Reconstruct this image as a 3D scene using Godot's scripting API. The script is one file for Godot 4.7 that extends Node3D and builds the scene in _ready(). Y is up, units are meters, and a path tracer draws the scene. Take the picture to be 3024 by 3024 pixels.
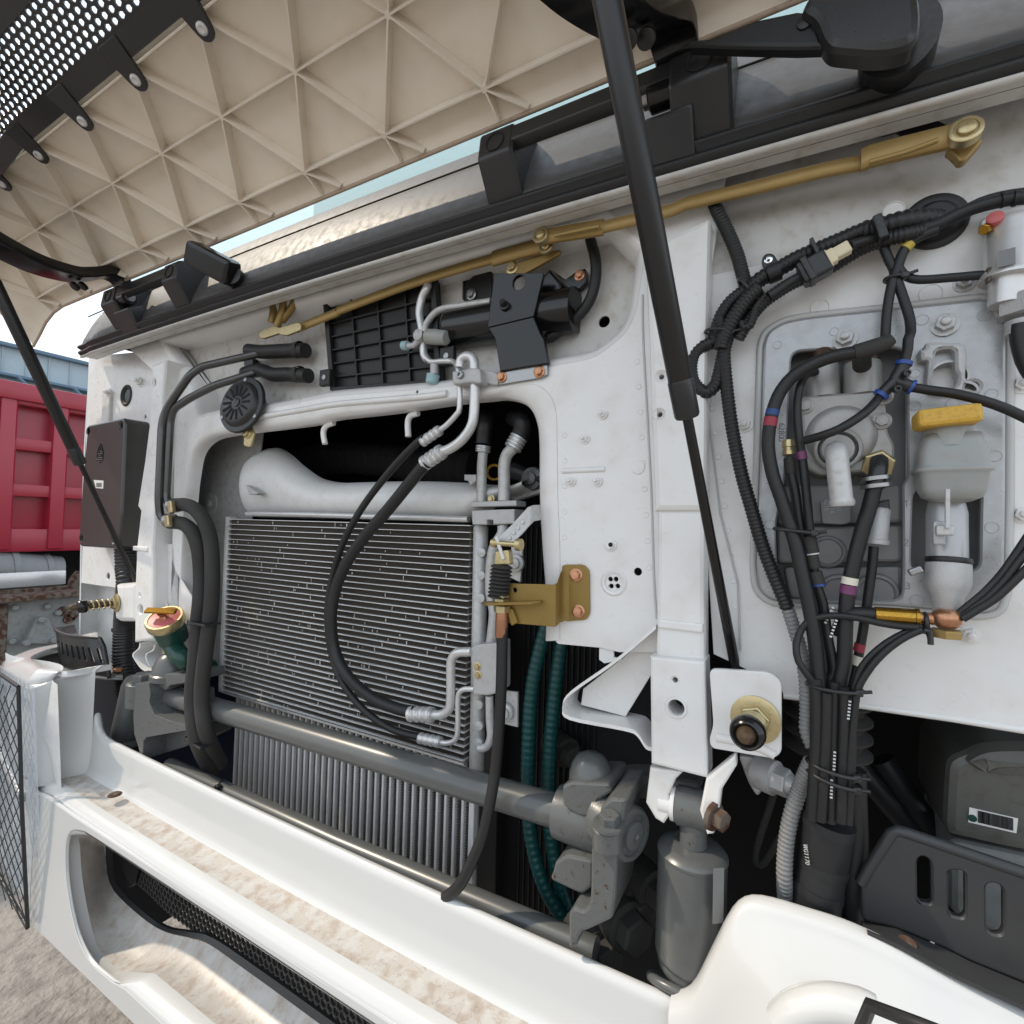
extends Node3D

# ---------------------------------------------------------------- mesh building
class MB:
	var v := PackedVector3Array()
	var n := PackedVector3Array()
	var t := PackedVector2Array()
	var ix := PackedInt32Array()

	func vert(p: Vector3, nn: Vector3, uv := Vector2.ZERO) -> int:
		v.append(p); n.append(nn); t.append(uv)
		return v.size() - 1

	func tri_i(a: int, b: int, c: int) -> void:
		var f := (v[b] - v[a]).cross(v[c] - v[a])
		if f.dot(n[a] + n[b] + n[c]) > 0.0:
			ix.append_array([a, c, b])
		else:
			ix.append_array([a, b, c])

	func quad_i(a: int, b: int, c: int, d: int) -> void:
		tri_i(a, b, c); tri_i(a, c, d)

	func face(pts: Array, toward := Vector3.ZERO) -> void:
		var f: Vector3 = (pts[1] - pts[0]).cross(pts[2] - pts[0])
		if f.length() < 1e-12 and pts.size() > 3: f = (pts[2] - pts[0]).cross(pts[3] - pts[0])
		f = f.normalized()
		if toward != Vector3.ZERO and f.dot(toward) < 0.0: f = -f
		var k := []
		for p in pts: k.append(vert(p, f))
		for i in range(1, k.size() - 1): tri_i(k[0], k[i], k[i + 1])

	# rows of points joined into a smooth sheet; flip turns its front to the other side
	func grid(g: Array, flip := false, wrap := false) -> void:
		var R := g.size(); var C: int = g[0].size(); var base := v.size()
		for r in R:
			for c in C:
				var cp := (c + 1) % C if wrap else mini(c + 1, C - 1)
				var cm := (c + C - 1) % C if wrap else maxi(c - 1, 0)
				var du: Vector3 = g[r][cp] - g[r][cm]
				var dv: Vector3 = g[mini(r + 1, R - 1)][c] - g[maxi(r - 1, 0)][c]
				var nn := du.cross(dv).normalized()
				vert(g[r][c], -nn if flip else nn, Vector2(float(c) / (C - 1), float(r) / (R - 1)))
		for r in R - 1:
			for c in (C if wrap else C - 1):
				var c2 := (c + 1) % C
				quad_i(base + r * C + c, base + r * C + c2, base + (r + 1) * C + c2, base + (r + 1) * C + c)

	# a smooth sheet with thickness (back is shifted by off)
	func slab(g: Array, off: Vector3, flip := false) -> void:
		grid(g, flip)
		var h := []
		for row in g:
			var q := []
			for p in row: q.append(p + off)
			h.append(q)
		grid(h, not flip)
		var R := g.size(); var C: int = g[0].size()
		for c in C - 1:
			face([g[0][c], g[0][c + 1], h[0][c + 1], h[0][c]], g[0][c] - g[1][c])
			face([g[R - 1][c], g[R - 1][c + 1], h[R - 1][c + 1], h[R - 1][c]], g[R - 1][c] - g[R - 2][c])
		for r in R - 1:
			face([g[r][0], g[r + 1][0], h[r + 1][0], h[r][0]], g[r][0] - g[r][1])
			face([g[r][C - 1], g[r + 1][C - 1], h[r + 1][C - 1], h[r][C - 1]], g[r][C - 1] - g[r][C - 2])

	static func smooth(p: Array, step := 0.012) -> Array:
		if p.size() < 3:
			return p.duplicate()
		var o := []
		for i in p.size() - 1:
			var a: Vector3 = p[maxi(i - 1, 0)]; var b: Vector3 = p[i]; var c: Vector3 = p[i + 1]; var d: Vector3 = p[mini(i + 2, p.size() - 1)]
			var k := clampi(int(b.distance_to(c) / step) + 1, 2, 60)
			for j in k: o.append(b.cubic_interpolate(c, a, d, float(j) / k))
		o.append(p[-1])
		return o

	# arc-length resampling
	static func even(p: Array, step: float) -> Array:
		var o := [p[0]]; var left := step
		for i in p.size() - 1:
			var a: Vector3 = p[i]; var b: Vector3 = p[i + 1]; var l := a.distance_to(b); var at := 0.0
			while l - at >= left:
				at += left; o.append(a.lerp(b, at / l)); left = step
			left -= l - at
		return o

	# rounds the corners of a polyline (bent pipe)
	static func bend(p: Array, r: float, seg := 6) -> Array:
		var o := [p[0]]
		for i in range(1, p.size() - 1):
			var a: Vector3 = (p[i - 1] - p[i]); var b: Vector3 = (p[i + 1] - p[i])
			var k := minf(r, 0.48 * minf(a.length(), b.length()))
			var s: Vector3 = p[i] + a.normalized() * k; var e: Vector3 = p[i] + b.normalized() * k
			for j in seg + 1:
				var u := float(j) / seg
				o.append(s.lerp(p[i], u).lerp((p[i] as Vector3).lerp(e, u), u))
		o.append(p[-1])
		return o

	func tube(p: Array, rad, sides := 10, caps := true) -> void:
		var N := p.size(); var base := v.size()
		var dir: Vector3 = (p[1] - p[0]).normalized()
		var up := dir.cross(Vector3(0.31, 0.87, 0.39)).normalized()
		for i in N:
			var d: Vector3 = (p[mini(i + 1, N - 1)] - p[maxi(i - 1, 0)]).normalized()
			if d.length() < 0.5: d = dir
			up = (up - d * up.dot(d)).normalized()
			var side := d.cross(up)
			var r: float = rad[i] if rad is Array or rad is PackedFloat32Array else rad
			var r0: float = (rad[maxi(i - 1, 0)] if not rad is float else rad); var r1: float = (rad[mini(i + 1, N - 1)] if not rad is float else rad)
			var run: float = maxf((p[mini(i + 1, N - 1)] - p[maxi(i - 1, 0)]).length(), 1e-6)
			for s in sides:
				var a := TAU * s / sides
				var o := up * cos(a) + side * sin(a)
				vert(p[i] + o * r, (o - d * ((r1 - r0) / run)).normalized(), Vector2(float(s) / sides, float(i) / N))
		for i in N - 1:
			for s in sides:
				var s2 := (s + 1) % sides
				quad_i(base + i * sides + s, base + i * sides + s2, base + (i + 1) * sides + s2, base + (i + 1) * sides + s)
		if caps:
			for e in [0, N - 1]:
				var d: Vector3 = (p[0] - p[1]).normalized() if e == 0 else (p[N - 1] - p[N - 2]).normalized()
				var c := vert(p[e], d); var f := v.size()
				for s in sides: vert(v[base + e * sides + s], d)
				for s in sides: tri_i(c, f + s, f + (s + 1) % sides)

	func hose(p: Array, r: float, sides := 12, step := 0.012) -> void:
		tube(smooth(p, step), r, sides)

	func pipe(p: Array, r: float, bendr := 0.03, sides := 12) -> void:
		tube(bend(p, bendr), r, sides)

	# corrugated conduit
	func conduit(p: Array, r: float, pitch := 0.0055, depth := 0.0016, sides := 12) -> void:
		var q := even(smooth(p, 0.006), pitch / 4.0)
		var rr := []
		for i in q.size(): rr.append(r - (depth if i % 4 == 0 else (0.0 if i % 4 == 2 else depth * 0.35)))
		tube(q, rr, sides)

	# turned shape: prof holds Vector2(along axis, radius)
	func lathe(o: Vector3, axis: Vector3, prof: Array, sides := 24, close := true) -> void:
		axis = axis.normalized()
		var u := axis.cross(Vector3(0.2, 0.9, 0.37) if absf(axis.y) < 0.9 else Vector3(1, 0, 0)).normalized()
		var w := axis.cross(u)
		var seg := []
		for i in prof.size() - 1:
			var d: Vector2 = (prof[i + 1] - prof[i]).normalized()
			seg.append(Vector2(-d.y, d.x))   # x along axis, y outwards
		for i in prof.size() - 1:
			var na: Vector2 = seg[i]; var nb: Vector2 = seg[i]
			if i > 0 and seg[i - 1].dot(seg[i]) > 0.75: na = (seg[i - 1] + seg[i]).normalized()
			if i < seg.size() - 1 and seg[i + 1].dot(seg[i]) > 0.75: nb = (seg[i + 1] + seg[i]).normalized()
			var base := v.size()
			for k in 2:
				var q: Vector2 = prof[i + k]; var nn: Vector2 = nb if k else na
				for s in sides:
					var a := TAU * s / sides; var dir := u * cos(a) + w * sin(a)
					vert(o + axis * q.x + dir * q.y, (dir * nn.y + axis * nn.x).normalized())
			for s in sides:
				var s2 := (s + 1) % sides
				quad_i(base + s, base + s2, base + sides + s2, base + sides + s)
		if close:
			for e in [0, prof.size() - 1]:
				var q: Vector2 = prof[e]
				if q.y < 1e-5: continue
				var d: Vector3 = -axis if e == 0 else axis
				if (prof[-1] as Vector2).x < (prof[0] as Vector2).x: d = -d
				var c := vert(o + axis * q.x, d); var f := v.size()
				for s in sides:
					var a := TAU * s / sides
					vert(o + axis * q.x + (u * cos(a) + w * sin(a)) * q.y, d)
				for s in sides: tri_i(c, f + s, f + (s + 1) % sides)

	static func ccw(p: PackedVector2Array) -> PackedVector2Array:
		if Geometry2D.is_polygon_clockwise(p):
			var q := p.duplicate(); q.reverse(); return q
		return p

	static func inset(p: PackedVector2Array, d: float) -> PackedVector2Array:
		var o := PackedVector2Array(); var N := p.size()
		for i in N:
			var a := (p[i] - p[(i + N - 1) % N]).normalized(); var b := (p[(i + 1) % N] - p[i]).normalized()
			var na := Vector2(-a.y, a.x); var nb := Vector2(-b.y, b.x)
			var m := na + nb
			var k := m.length_squared()
			o.append(p[i] + (m * (2.0 * d / k) if k > 0.5 else nb * d))
		return o

	static func rnd(p: PackedVector2Array, r: float, seg := 4) -> PackedVector2Array:
		var o := PackedVector2Array(); var N := p.size()
		for i in N:
			var a := p[(i + N - 1) % N] - p[i]; var b := p[(i + 1) % N] - p[i]
			var k := minf(r, 0.48 * minf(a.length(), b.length()))
			var s := p[i] + a.normalized() * k; var e := p[i] + b.normalized() * k
			for j in seg + 1:
				var u := float(j) / seg
				o.append(s.lerp(p[i], u).lerp(p[i].lerp(e, u), u))
		return o

	static func circ(c: Vector2, r: float, seg := 16, ry := -1.0) -> PackedVector2Array:
		var o := PackedVector2Array()
		for i in seg: o.append(c + Vector2(cos(TAU * i / seg) * r, sin(TAU * i / seg) * (r if ry < 0.0 else ry)))
		return o

	static func cut(poly: PackedVector2Array, holes: Array) -> Array:
		for h in holes.size():
			var res := Geometry2D.clip_polygons(poly, holes[h])
			var inside := false
			for q in res:
				if Geometry2D.is_polygon_clockwise(q): inside = true
			if inside:
				var c := Vector2.ZERO
				for p in holes[h]: c += p
				c /= holes[h].size()
				var out := []
				for s in [-1.0, 1.0]:
					var half := PackedVector2Array([c + Vector2(0, -9), c + Vector2(9 * s, -9), c + Vector2(9 * s, 9), c + Vector2(0, 9)])
					for piece in Geometry2D.intersect_polygons(poly, half): out.append_array(cut(ccw(piece), holes))
				return out
			elif res.size() != 1 or absf(area(res[0]) - area(poly)) > 1e-9:
				var out := []
				for q in res: out.append_array(cut(ccw(q), holes.slice(h + 1)))
				return out
		return [poly]

	static func area(p: PackedVector2Array) -> float:
		var a := 0.0
		for i in p.size(): a += p[i].cross(p[(i + 1) % p.size()])
		return absf(a * 0.5)

	func flat(poly: PackedVector2Array, holes: Array, xf: Transform3D, z: float, nn: Vector3) -> void:
		for piece in cut(ccw(poly), holes):
			var ti := Geometry2D.triangulate_polygon(piece)
			var base := v.size()
			for p in piece: vert(xf * Vector3(p.x, p.y, z), nn, p)
			for i in range(0, ti.size(), 3): tri_i(base + ti[i], base + ti[i + 1], base + ti[i + 2])

	func wall(a: PackedVector2Array, za: float, b: PackedVector2Array, zb: float, xf: Transform3D, out: float, soft := false) -> void:
		var N := a.size()
		var nrm := []
		for i in N:
			var d := (a[(i + 1) % N] - a[i]).normalized()
			nrm.append(Vector2(d.y, -d.x) * out)
		for i in N:
			var j := (i + 1) % N
			var p := [xf * Vector3(a[i].x, a[i].y, za), xf * Vector3(a[j].x, a[j].y, za), xf * Vector3(b[j].x, b[j].y, zb), xf * Vector3(b[i].x, b[i].y, zb)]
			var f: Vector3 = (p[1] - p[0]).cross(p[3] - p[0]).normalized()
			var o2: Vector2 = nrm[i]
			if f.dot(xf.basis * Vector3(o2.x, o2.y, 0.001)) < 0.0: f = -f
			var na := f; var nb := f
			var pr: Vector2 = nrm[(i + N - 1) % N]; var nx: Vector2 = nrm[j]
			var zc := f.dot(xf.basis.z)
			var flatlen := sqrt(maxf(1.0 - zc * zc, 0.0))
			if pr.dot(o2) > 0.8:
				var m := (pr + o2).normalized() * flatlen; na = (xf.basis * Vector3(m.x, m.y, zc)).normalized()
			if nx.dot(o2) > 0.8:
				var m := (nx + o2).normalized() * flatlen; nb = (xf.basis * Vector3(m.x, m.y, zc)).normalized()
			var k0 := vert(p[0], na); var k1 := vert(p[1], nb); var k2 := vert(p[2], nb); var k3 := vert(p[3], na)
			quad_i(k0, k1, k2, k3)

	# outline extruded along +z of xf from z = 0 to depth; the front edge (and the back one if both) is chamfered
	func prism(outline: PackedVector2Array, xf: Transform3D, depth: float, bev := 0.0015, holes := [], both := false) -> void:
		var poly := ccw(outline)
		while bev > 1e-5 and Geometry2D.triangulate_polygon(inset(poly, bev)).is_empty(): bev = bev * 0.6 if bev > 4e-4 else 0.0
		var front := inset(poly, bev) if bev > 0.0 else poly
		var fh := []; var bh := []
		for h in holes:
			var q := ccw(h)
			bh.append(q); fh.append(inset(q, -bev * 0.6) if bev > 0.0 else q)
		var nz := xf.basis.z.normalized()
		flat(front, fh, xf, depth, nz)
		flat(inset(poly, bev) if both else poly, bh, xf, 0.0, -nz)
		var z0 := bev if both else 0.0
		wall(poly, z0, poly, depth - bev, xf, 1.0)
		if bev > 0.0:
			var mid := inset(poly, bev * 0.3)
			wall(poly, depth - bev, mid, depth - bev * 0.3, xf, 1.0)
			wall(mid, depth - bev * 0.3, front, depth, xf, 1.0)
			if both: wall(inset(poly, bev), 0.0, poly, bev, xf, 1.0)
		for i in holes.size():
			wall(bh[i], 0.0, bh[i], depth - bev * 0.6, xf, -1.0)
			if bev > 0.0: wall(bh[i], depth - bev * 0.6, fh[i], depth, xf, -1.0)

	# box centred on xf
	func box(xf: Transform3D, size: Vector3, bev := 0.002) -> void:
		var h := size * 0.5
		var b := minf(bev, minf(h.x, minf(h.y, h.z)) * 0.45)
		var o := PackedVector2Array([Vector2(-h.x, -h.y), Vector2(h.x, -h.y), Vector2(h.x, h.y), Vector2(-h.x, h.y)])
		prism(rnd(o, b, 2) if b > 0.0 else o, xf * Transform3D(Basis(), Vector3(0, 0, -h.z)), size.z, b, [], true)

	func hex(o: Vector3, axis: Vector3, r: float, h: float) -> void:
		var p := PackedVector2Array()
		for i in 6: p.append(Vector2(cos(TAU * i / 6 + 0.3), sin(TAU * i / 6 + 0.3)) * r)
		prism(p, Transform3D(MB.facing(axis), o), h, r * 0.12)

	# hexagon-head bolt with flange and a domed centre
	func bolt(o: Vector3, axis: Vector3, r: float) -> void:
		lathe(o, axis, [Vector2(0, r * 1.45), Vector2(r * 0.18, r * 1.45), Vector2(r * 0.3, r * 1.1)], 18)
		hex(o + axis.normalized() * r * 0.2, axis, r, r * 0.75)
		lathe(o + axis.normalized() * r * 0.9, axis, [Vector2(0, r * 0.62), Vector2(r * 0.1, r * 0.55), Vector2(r * 0.12, 0)], 12)

	func stud(o: Vector3, axis: Vector3, r: float, l: float) -> void:
		lathe(o, axis, [Vector2(0, r * 1.5), Vector2(r * 0.2, r * 1.5), Vector2(r * 0.25, r)], 16)
		hex(o + axis.normalized() * r * 0.2, axis, r * 1.1, r * 0.9)
		lathe(o + axis.normalized() * r, axis, [Vector2(0, r * 0.55), Vector2(l, r * 0.55), Vector2(l + r * 0.12, r * 0.4), Vector2(l + r * 0.12, 0)], 12)

	static func facing(z: Vector3, up := Vector3.UP) -> Basis:
		z = z.normalized()
		if absf(z.dot(up)) > 0.97: up = Vector3(0, 0, -1)
		var x := up.cross(z).normalized()
		return Basis(x, z.cross(x), z)

func V(x: float, y: float, z: float) -> Vector3: return Vector3(x, y, z)
func U(x: float, y: float) -> Vector2: return Vector2(x, y)

# ---------------------------------------------------------------- scene tree
var taken := {}

func numbered(called: String) -> String:
	taken[called] = taken.get(called, -1) + 1
	return called if taken[called] == 0 else "%s_%03d" % [called, taken[called]]

func tag(o: Node3D, label: String, category: String, group := "", kind := "") -> Node3D:
	if label: o.set_meta("label", label)
	if category: o.set_meta("category", category)
	if group: o.set_meta("group", group)
	if kind: o.set_meta("kind", kind)
	return o

func thing(called: String, label: String, category: String, at: Vector3, group := "") -> Node3D:
	var o := Node3D.new()
	o.name = numbered(called); o.position = at
	add_child(o)
	return tag(o, label, category, group)

func where_of(o: Node) -> Vector3:
	var p := Vector3.ZERO
	while o is Node3D and o != self:
		p += o.position; o = o.get_parent()
	return p

# commits what mb holds (in world coordinates) as ONE mesh under parent; its origin is the parent's
func part(called: String, mb: MB, m: Material, parent: Node3D, label := "", kind := "") -> MeshInstance3D:
	var o := MeshInstance3D.new()
	var off := where_of(parent)
	var vv := mb.v.duplicate()
	for i in vv.size(): vv[i] -= off
	var arr := []
	arr.resize(Mesh.ARRAY_MAX)
	arr[Mesh.ARRAY_VERTEX] = vv; arr[Mesh.ARRAY_NORMAL] = mb.n; arr[Mesh.ARRAY_TEX_UV] = mb.t; arr[Mesh.ARRAY_INDEX] = mb.ix
	var me := ArrayMesh.new()
	me.add_surface_from_arrays(Mesh.PRIMITIVE_TRIANGLES, arr)
	me.surface_set_material(0, m)
	o.mesh = me; o.name = called
	parent.add_child(o, true)
	if label: o.set_meta("label", label)
	if kind: o.set_meta("kind", kind)
	return o

# a thing that is one mesh
func single(called: String, mb: MB, m: Material, label: String, category: String, group := "") -> MeshInstance3D:
	var lo := mb.v[0]; var hi := mb.v[0]
	for p in mb.v:
		lo = lo.min(p); hi = hi.max(p)
	var base := Vector3((lo.x + hi.x) / 2, lo.y, (lo.z + hi.z) / 2)
	for i in mb.v.size(): mb.v[i] -= base
	var o := part(numbered(called), mb, m, self)
	o.position = base
	tag(o, label, category, group)
	return o

func lettering(text: String, xf: Transform3D, height: float, m: Material, parent: Node3D, called := "lettering") -> void:
	var tm := TextMesh.new()
	tm.text = text; tm.font_size = 32; tm.pixel_size = height / 24.0; tm.depth = height * 0.05
	var f := SystemFont.new(); f.font_names = PackedStringArray(["Droid Sans"]); tm.font = f
	tm.material = m; tm.curve_step = 4.0
	var o := MeshInstance3D.new()
	o.mesh = tm; o.name = called
	o.transform = Transform3D(Basis(), -where_of(parent)) * xf
	parent.add_child(o, true)

# ---------------------------------------------------------------- materials
var M := {}

func noise(freq: float, oct := 4, kind := FastNoiseLite.TYPE_SIMPLEX_SMOOTH, s := 1) -> FastNoiseLite:
	var f := FastNoiseLite.new()
	f.seed = s; f.noise_type = kind; f.frequency = freq; f.fractal_octaves = oct
	f.fractal_type = FastNoiseLite.FRACTAL_FBM
	return f

func ntex(f: FastNoiseLite, ramp = null, size := 512, as_normal := false) -> NoiseTexture2D:
	var n := NoiseTexture2D.new()
	n.width = size; n.height = size; n.seamless = true; n.noise = f; n.as_normal_map = as_normal
	if ramp:
		var g := Gradient.new()
		g.offsets = PackedFloat32Array(ramp[0]); g.colors = PackedColorArray(ramp[1])
		n.color_ramp = g
	return n

func grey(x: float) -> Color: return Color(x, x, x)
func lin(r: float, g: float, b: float) -> Color: return Color(r, g, b).linear_to_srgb()

# base colour (linear), roughness, metal; mottled by one of the shared noise textures
func mat(called: String, c: Color, rough: float, metal := 0.0, tex = null, scale := 4.0, rtex = null) -> StandardMaterial3D:
	var m := StandardMaterial3D.new()
	m.resource_name = called; m.albedo_color = c; m.roughness = rough; m.metallic = metal
	m.uv1_triplanar = true; m.uv1_world_triplanar = true; m.uv1_scale = Vector3.ONE * scale
	m.cull_mode = BaseMaterial3D.CULL_DISABLED
	if tex: m.albedo_texture = tex
	if rtex: m.roughness_texture = rtex
	M[called] = m
	return m

func setup() -> void:
	var cam := Camera3D.new()
	cam.name = "camera"
	cam.fov = 90.46; cam.near = 0.02; cam.far = 400.0
	cam.transform = Transform3D(Basis(Vector3.UP, deg_to_rad(28.9)) * Basis(Vector3.RIGHT, deg_to_rad(1.6)) * Basis(Vector3.BACK, deg_to_rad(1.5)), Vector3(0.8, 1.5, 0.7))
	add_child(cam); cam.current = true
	var env := Environment.new()
	env.background_mode = Environment.BG_SKY
	var sky := Sky.new(); var sm := ProceduralSkyMaterial.new()
	sm.sky_top_color = Color(0.80, 0.85, 0.90); sm.sky_horizon_color = Color(0.95, 0.96, 0.97); sm.sky_curve = 0.2
	sm.ground_bottom_color = Color(0.45, 0.42, 0.38); sm.ground_horizon_color = Color(0.8, 0.82, 0.84)
	sm.sun_angle_max = 35.0
	sky.sky_material = sm; env.sky = sky; env.background_energy_multiplier = 1.0
	env.tonemap_mode = Environment.TONE_MAPPER_LINEAR; env.tonemap_exposure = 1.8
	env.sdfgi_enabled = true; env.ssao_enabled = true; env.ssil_enabled = true
	var we := WorldEnvironment.new(); we.name = "world_environment"; we.environment = env
	add_child(we)
	var sun := DirectionalLight3D.new()
	sun.name = "sun"; sun.light_energy = 0.55; sun.light_color = Color(1.0, 0.94, 0.85); sun.light_angular_distance = 1.2
	sun.shadow_enabled = true
	sun.basis = MB.facing(Vector3(-0.62, 0.74, 0.30))
	add_child(sun)

func materials() -> void:
	var mott := ntex(noise(0.012, 5), [[0.0, 0.28, 0.5, 1.0], [Color(0.95, 0.94, 0.93), Color(0.985, 0.98, 0.975), grey(1.0), grey(1.0)]])
	var grime := ntex(noise(0.02, 6, FastNoiseLite.TYPE_SIMPLEX_SMOOTH, 5), [[0.0, 0.3, 0.5, 1.0], [Color(0.88, 0.85, 0.82), Color(0.96, 0.95, 0.93), Color(1, 1, 1), Color(1, 1, 1)]])
	var fine := ntex(noise(0.09, 5, FastNoiseLite.TYPE_SIMPLEX_SMOOTH, 9), [[0.0, 1.0], [grey(0.72), grey(1.0)]])
	var rgh := ntex(noise(0.03, 5, FastNoiseLite.TYPE_SIMPLEX_SMOOTH, 12), [[0.0, 1.0], [grey(0.55), grey(1.0)]])
	var rough_n := ntex(noise(0.11, 3, FastNoiseLite.TYPE_SIMPLEX_SMOOTH, 21))
	var scuff := ntex(noise(0.05, 6, FastNoiseLite.TYPE_SIMPLEX_SMOOTH, 31), [[0.0, 0.62, 0.72, 1.0], [grey(0.85), grey(1.0), Color(1.15, 1.14, 1.12), Color(1.3, 1.27, 1.23)]])
	var rustn := ntex(noise(0.02, 6, FastNoiseLite.TYPE_SIMPLEX_SMOOTH, 44), [[0.0, 0.42, 0.55, 1.0], [Color(0.36, 0.2, 0.12), Color(0.5, 0.33, 0.24), Color(0.62, 0.6, 0.57), Color(0.7, 0.7, 0.68)]])
	var flecks := ntex(noise(0.016, 6, FastNoiseLite.TYPE_SIMPLEX_SMOOTH, 66), [[0.0, 0.13, 0.17, 0.34, 1.0], [Color(0.75, 0.42, 0.25), Color(0.8, 0.55, 0.4), Color(0.95, 0.93, 0.9), grey(1.0), grey(1.0)]], 1024)
	var m: StandardMaterial3D
	m = mat("white", lin(0.76, 0.755, 0.745), 0.42, 0.0, mott, 2.2, rgh); m.clearcoat_enabled = true; m.clearcoat = 0.35; m.clearcoat_roughness = 0.18
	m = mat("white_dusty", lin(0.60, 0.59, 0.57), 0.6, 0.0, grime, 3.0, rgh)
	m = mat("bumper", lin(0.60, 0.605, 0.60), 0.25); m.clearcoat_enabled = true; m.clearcoat = 0.7; m.clearcoat_roughness = 0.08
	# dried puddle rings and dust lying on the bumper's ledges
	var rings := ntex(noise(0.010, 4, FastNoiseLite.TYPE_SIMPLEX_SMOOTH, 7), [[0.0, 0.40, 0.43, 0.45, 0.52, 0.545, 0.56, 1.0], [Color(0.95, 0.93, 0.91), Color(0.96, 0.945, 0.93), Color(0.86, 0.81, 0.77), Color(0.97, 0.96, 0.95), Color(0.985, 0.98, 0.975), Color(0.91, 0.875, 0.85), Color(0.99, 0.985, 0.98), grey(1.0)]], 1024)
	m = mat("bumper_dust", lin(0.56, 0.545, 0.525), 0.4, 0.0, rings, 2.6)
	m.detail_enabled = true; m.detail_albedo = ntex(noise(0.02, 6, FastNoiseLite.TYPE_SIMPLEX_SMOOTH, 77), [[0.0, 0.33, 0.42, 0.6, 1.0], [Color(0.86, 0.81, 0.76), Color(0.945, 0.92, 0.90), Color(0.985, 0.98, 0.975), grey(1.0), grey(1.0)]])
	m.detail_blend_mode = BaseMaterial3D.BLEND_MODE_MUL
	m = mat("beige", lin(0.77, 0.695, 0.59), 0.72, 0.0, mott, 2.6)
	m = mat("beige_worn", lin(0.42, 0.33, 0.25), 0.8, 0.0, grime, 6.0)
	m = mat("black_plastic", lin(0.03, 0.03, 0.032), 0.45, 0.0, fine, 8.0, rgh)
	m = mat("cowl", lin(0.075, 0.07, 0.068), 0.62, 0.0, grime, 3.0, rgh); m.heightmap_enabled = true; m.heightmap_texture = rough_n; m.heightmap_scale = 0.008
	m = mat("black_gloss", lin(0.009, 0.009, 0.010), 0.2, 0.0, fine, 5.0)
	m = mat("grid_black", lin(0.009, 0.009, 0.009), 0.5, 0.0, mott, 6.0)
	m = mat("pipe_steel", lin(0.10, 0.10, 0.10), 0.28, 0.7, mott, 6.0)
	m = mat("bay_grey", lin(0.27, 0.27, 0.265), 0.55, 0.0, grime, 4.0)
	m = mat("black_metal", lin(0.012, 0.012, 0.013), 0.38, 0.0, mott, 3.0)
	m = mat("box_black", lin(0.045, 0.043, 0.04), 0.24, 0.0, mott, 2.0)
	m = mat("tube", grey(0.86), 0.45, 0.0, mott, 8.0)
	m = mat("guard", lin(0.04, 0.041, 0.043), 0.42, 0.0, mott, 3.0)
	m = mat("rubber", lin(0.013, 0.013, 0.014), 0.5, 0.0, scuff, 6.0)
	m = mat("rubber_dusty", lin(0.034, 0.032, 0.03), 0.75, 0.0, scuff, 9.0)
	m = mat("conduit", lin(0.012, 0.012, 0.013), 0.45, 0.0, scuff, 11.0)
	m = mat("conduit_grey", lin(0.22, 0.22, 0.22), 0.55, 0.0, scuff, 11.0)
	m = mat("tape", lin(0.015, 0.016, 0.018), 0.5, 0.0, scuff, 14.0)
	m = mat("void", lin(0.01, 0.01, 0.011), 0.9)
	m = mat("chassis_grey", lin(0.095, 0.10, 0.10), 0.32, 0.0, mott, 6.0); m.clearcoat_enabled = true; m.clearcoat = 0.25; m.clearcoat_roughness = 0.25
	m = mat("cast_grey", lin(0.105, 0.11, 0.11), 0.45, 0.0, flecks, 5.0, rgh); m.heightmap_enabled = true; m.heightmap_texture = rough_n; m.heightmap_scale = 0.022
	m = mat("aluminium", grey(0.82), 0.30, 0.5, mott, 8.0)
	m = mat("aluminium_dull", grey(0.74), 0.55, 0.25, grime, 7.0, rgh)
	m = mat("cast_aluminium", grey(0.72), 0.5, 0.25, mott, 9.0); m.heightmap_enabled = true; m.heightmap_texture = rough_n; m.heightmap_scale = 0.04
	m = mat("tank_alu", lin(0.68, 0.68, 0.67), 0.42, 0.0, mott, 5.0, rgh)
	m = mat("fins", Color(0.53, 0.505, 0.47), 0.6, 0.1, fine, 30.0)
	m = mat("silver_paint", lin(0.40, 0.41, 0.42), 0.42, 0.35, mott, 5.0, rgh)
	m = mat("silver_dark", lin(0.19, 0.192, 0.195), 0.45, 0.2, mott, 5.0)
	m = mat("cast_warm", lin(0.36, 0.355, 0.345), 0.42, 0.3, mott, 9.0)
	m = mat("bronze", lin(0.09, 0.06, 0.035), 0.4, 0.4, mott, 20.0)
	m = mat("steel", grey(0.7), 0.3, 0.9, fine, 20.0)
	m = mat("zinc_gold", Color(0.62, 0.52, 0.32), 0.42, 0.35, mott, 4.0)
	m = mat("gold_bracket", Color(0.56, 0.46, 0.24), 0.42, 0.35, mott, 5.0)
	m = mat("zinc_pale", Color(0.76, 0.70, 0.54), 0.35, 0.75, grime, 12.0)
	m = mat("brass", Color(0.80, 0.62, 0.26), 0.2, 0.95, fine, 9.0)
	m = mat("copper", Color(0.84, 0.62, 0.48), 0.28, 0.8, fine, 12.0)
	m = mat("teal", lin(0.004, 0.075, 0.075), 0.4, 0.0, fine, 14.0)
	m = mat("green", lin(0.012, 0.06, 0.045), 0.35, 0.0, grime, 9.0)
	m = mat("cap_red", lin(0.50, 0.12, 0.12), 0.45, 0.0, mott, 12.0)
	m = mat("red", lin(0.32, 0.008, 0.03), 0.3, 0.0, mott, 0.7); m.clearcoat_enabled = true; m.clearcoat = 0.5
	m = mat("rust", lin(0.30, 0.26, 0.23), 0.8, 0.0, rustn, 2.0)
	m = mat("old_grey", lin(0.2, 0.21, 0.21), 0.7, 0.0, grime, 2.5)
	m = mat("shed_blue", lin(0.34, 0.42, 0.47), 0.6, 0.0, mott, 0.15)
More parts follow.
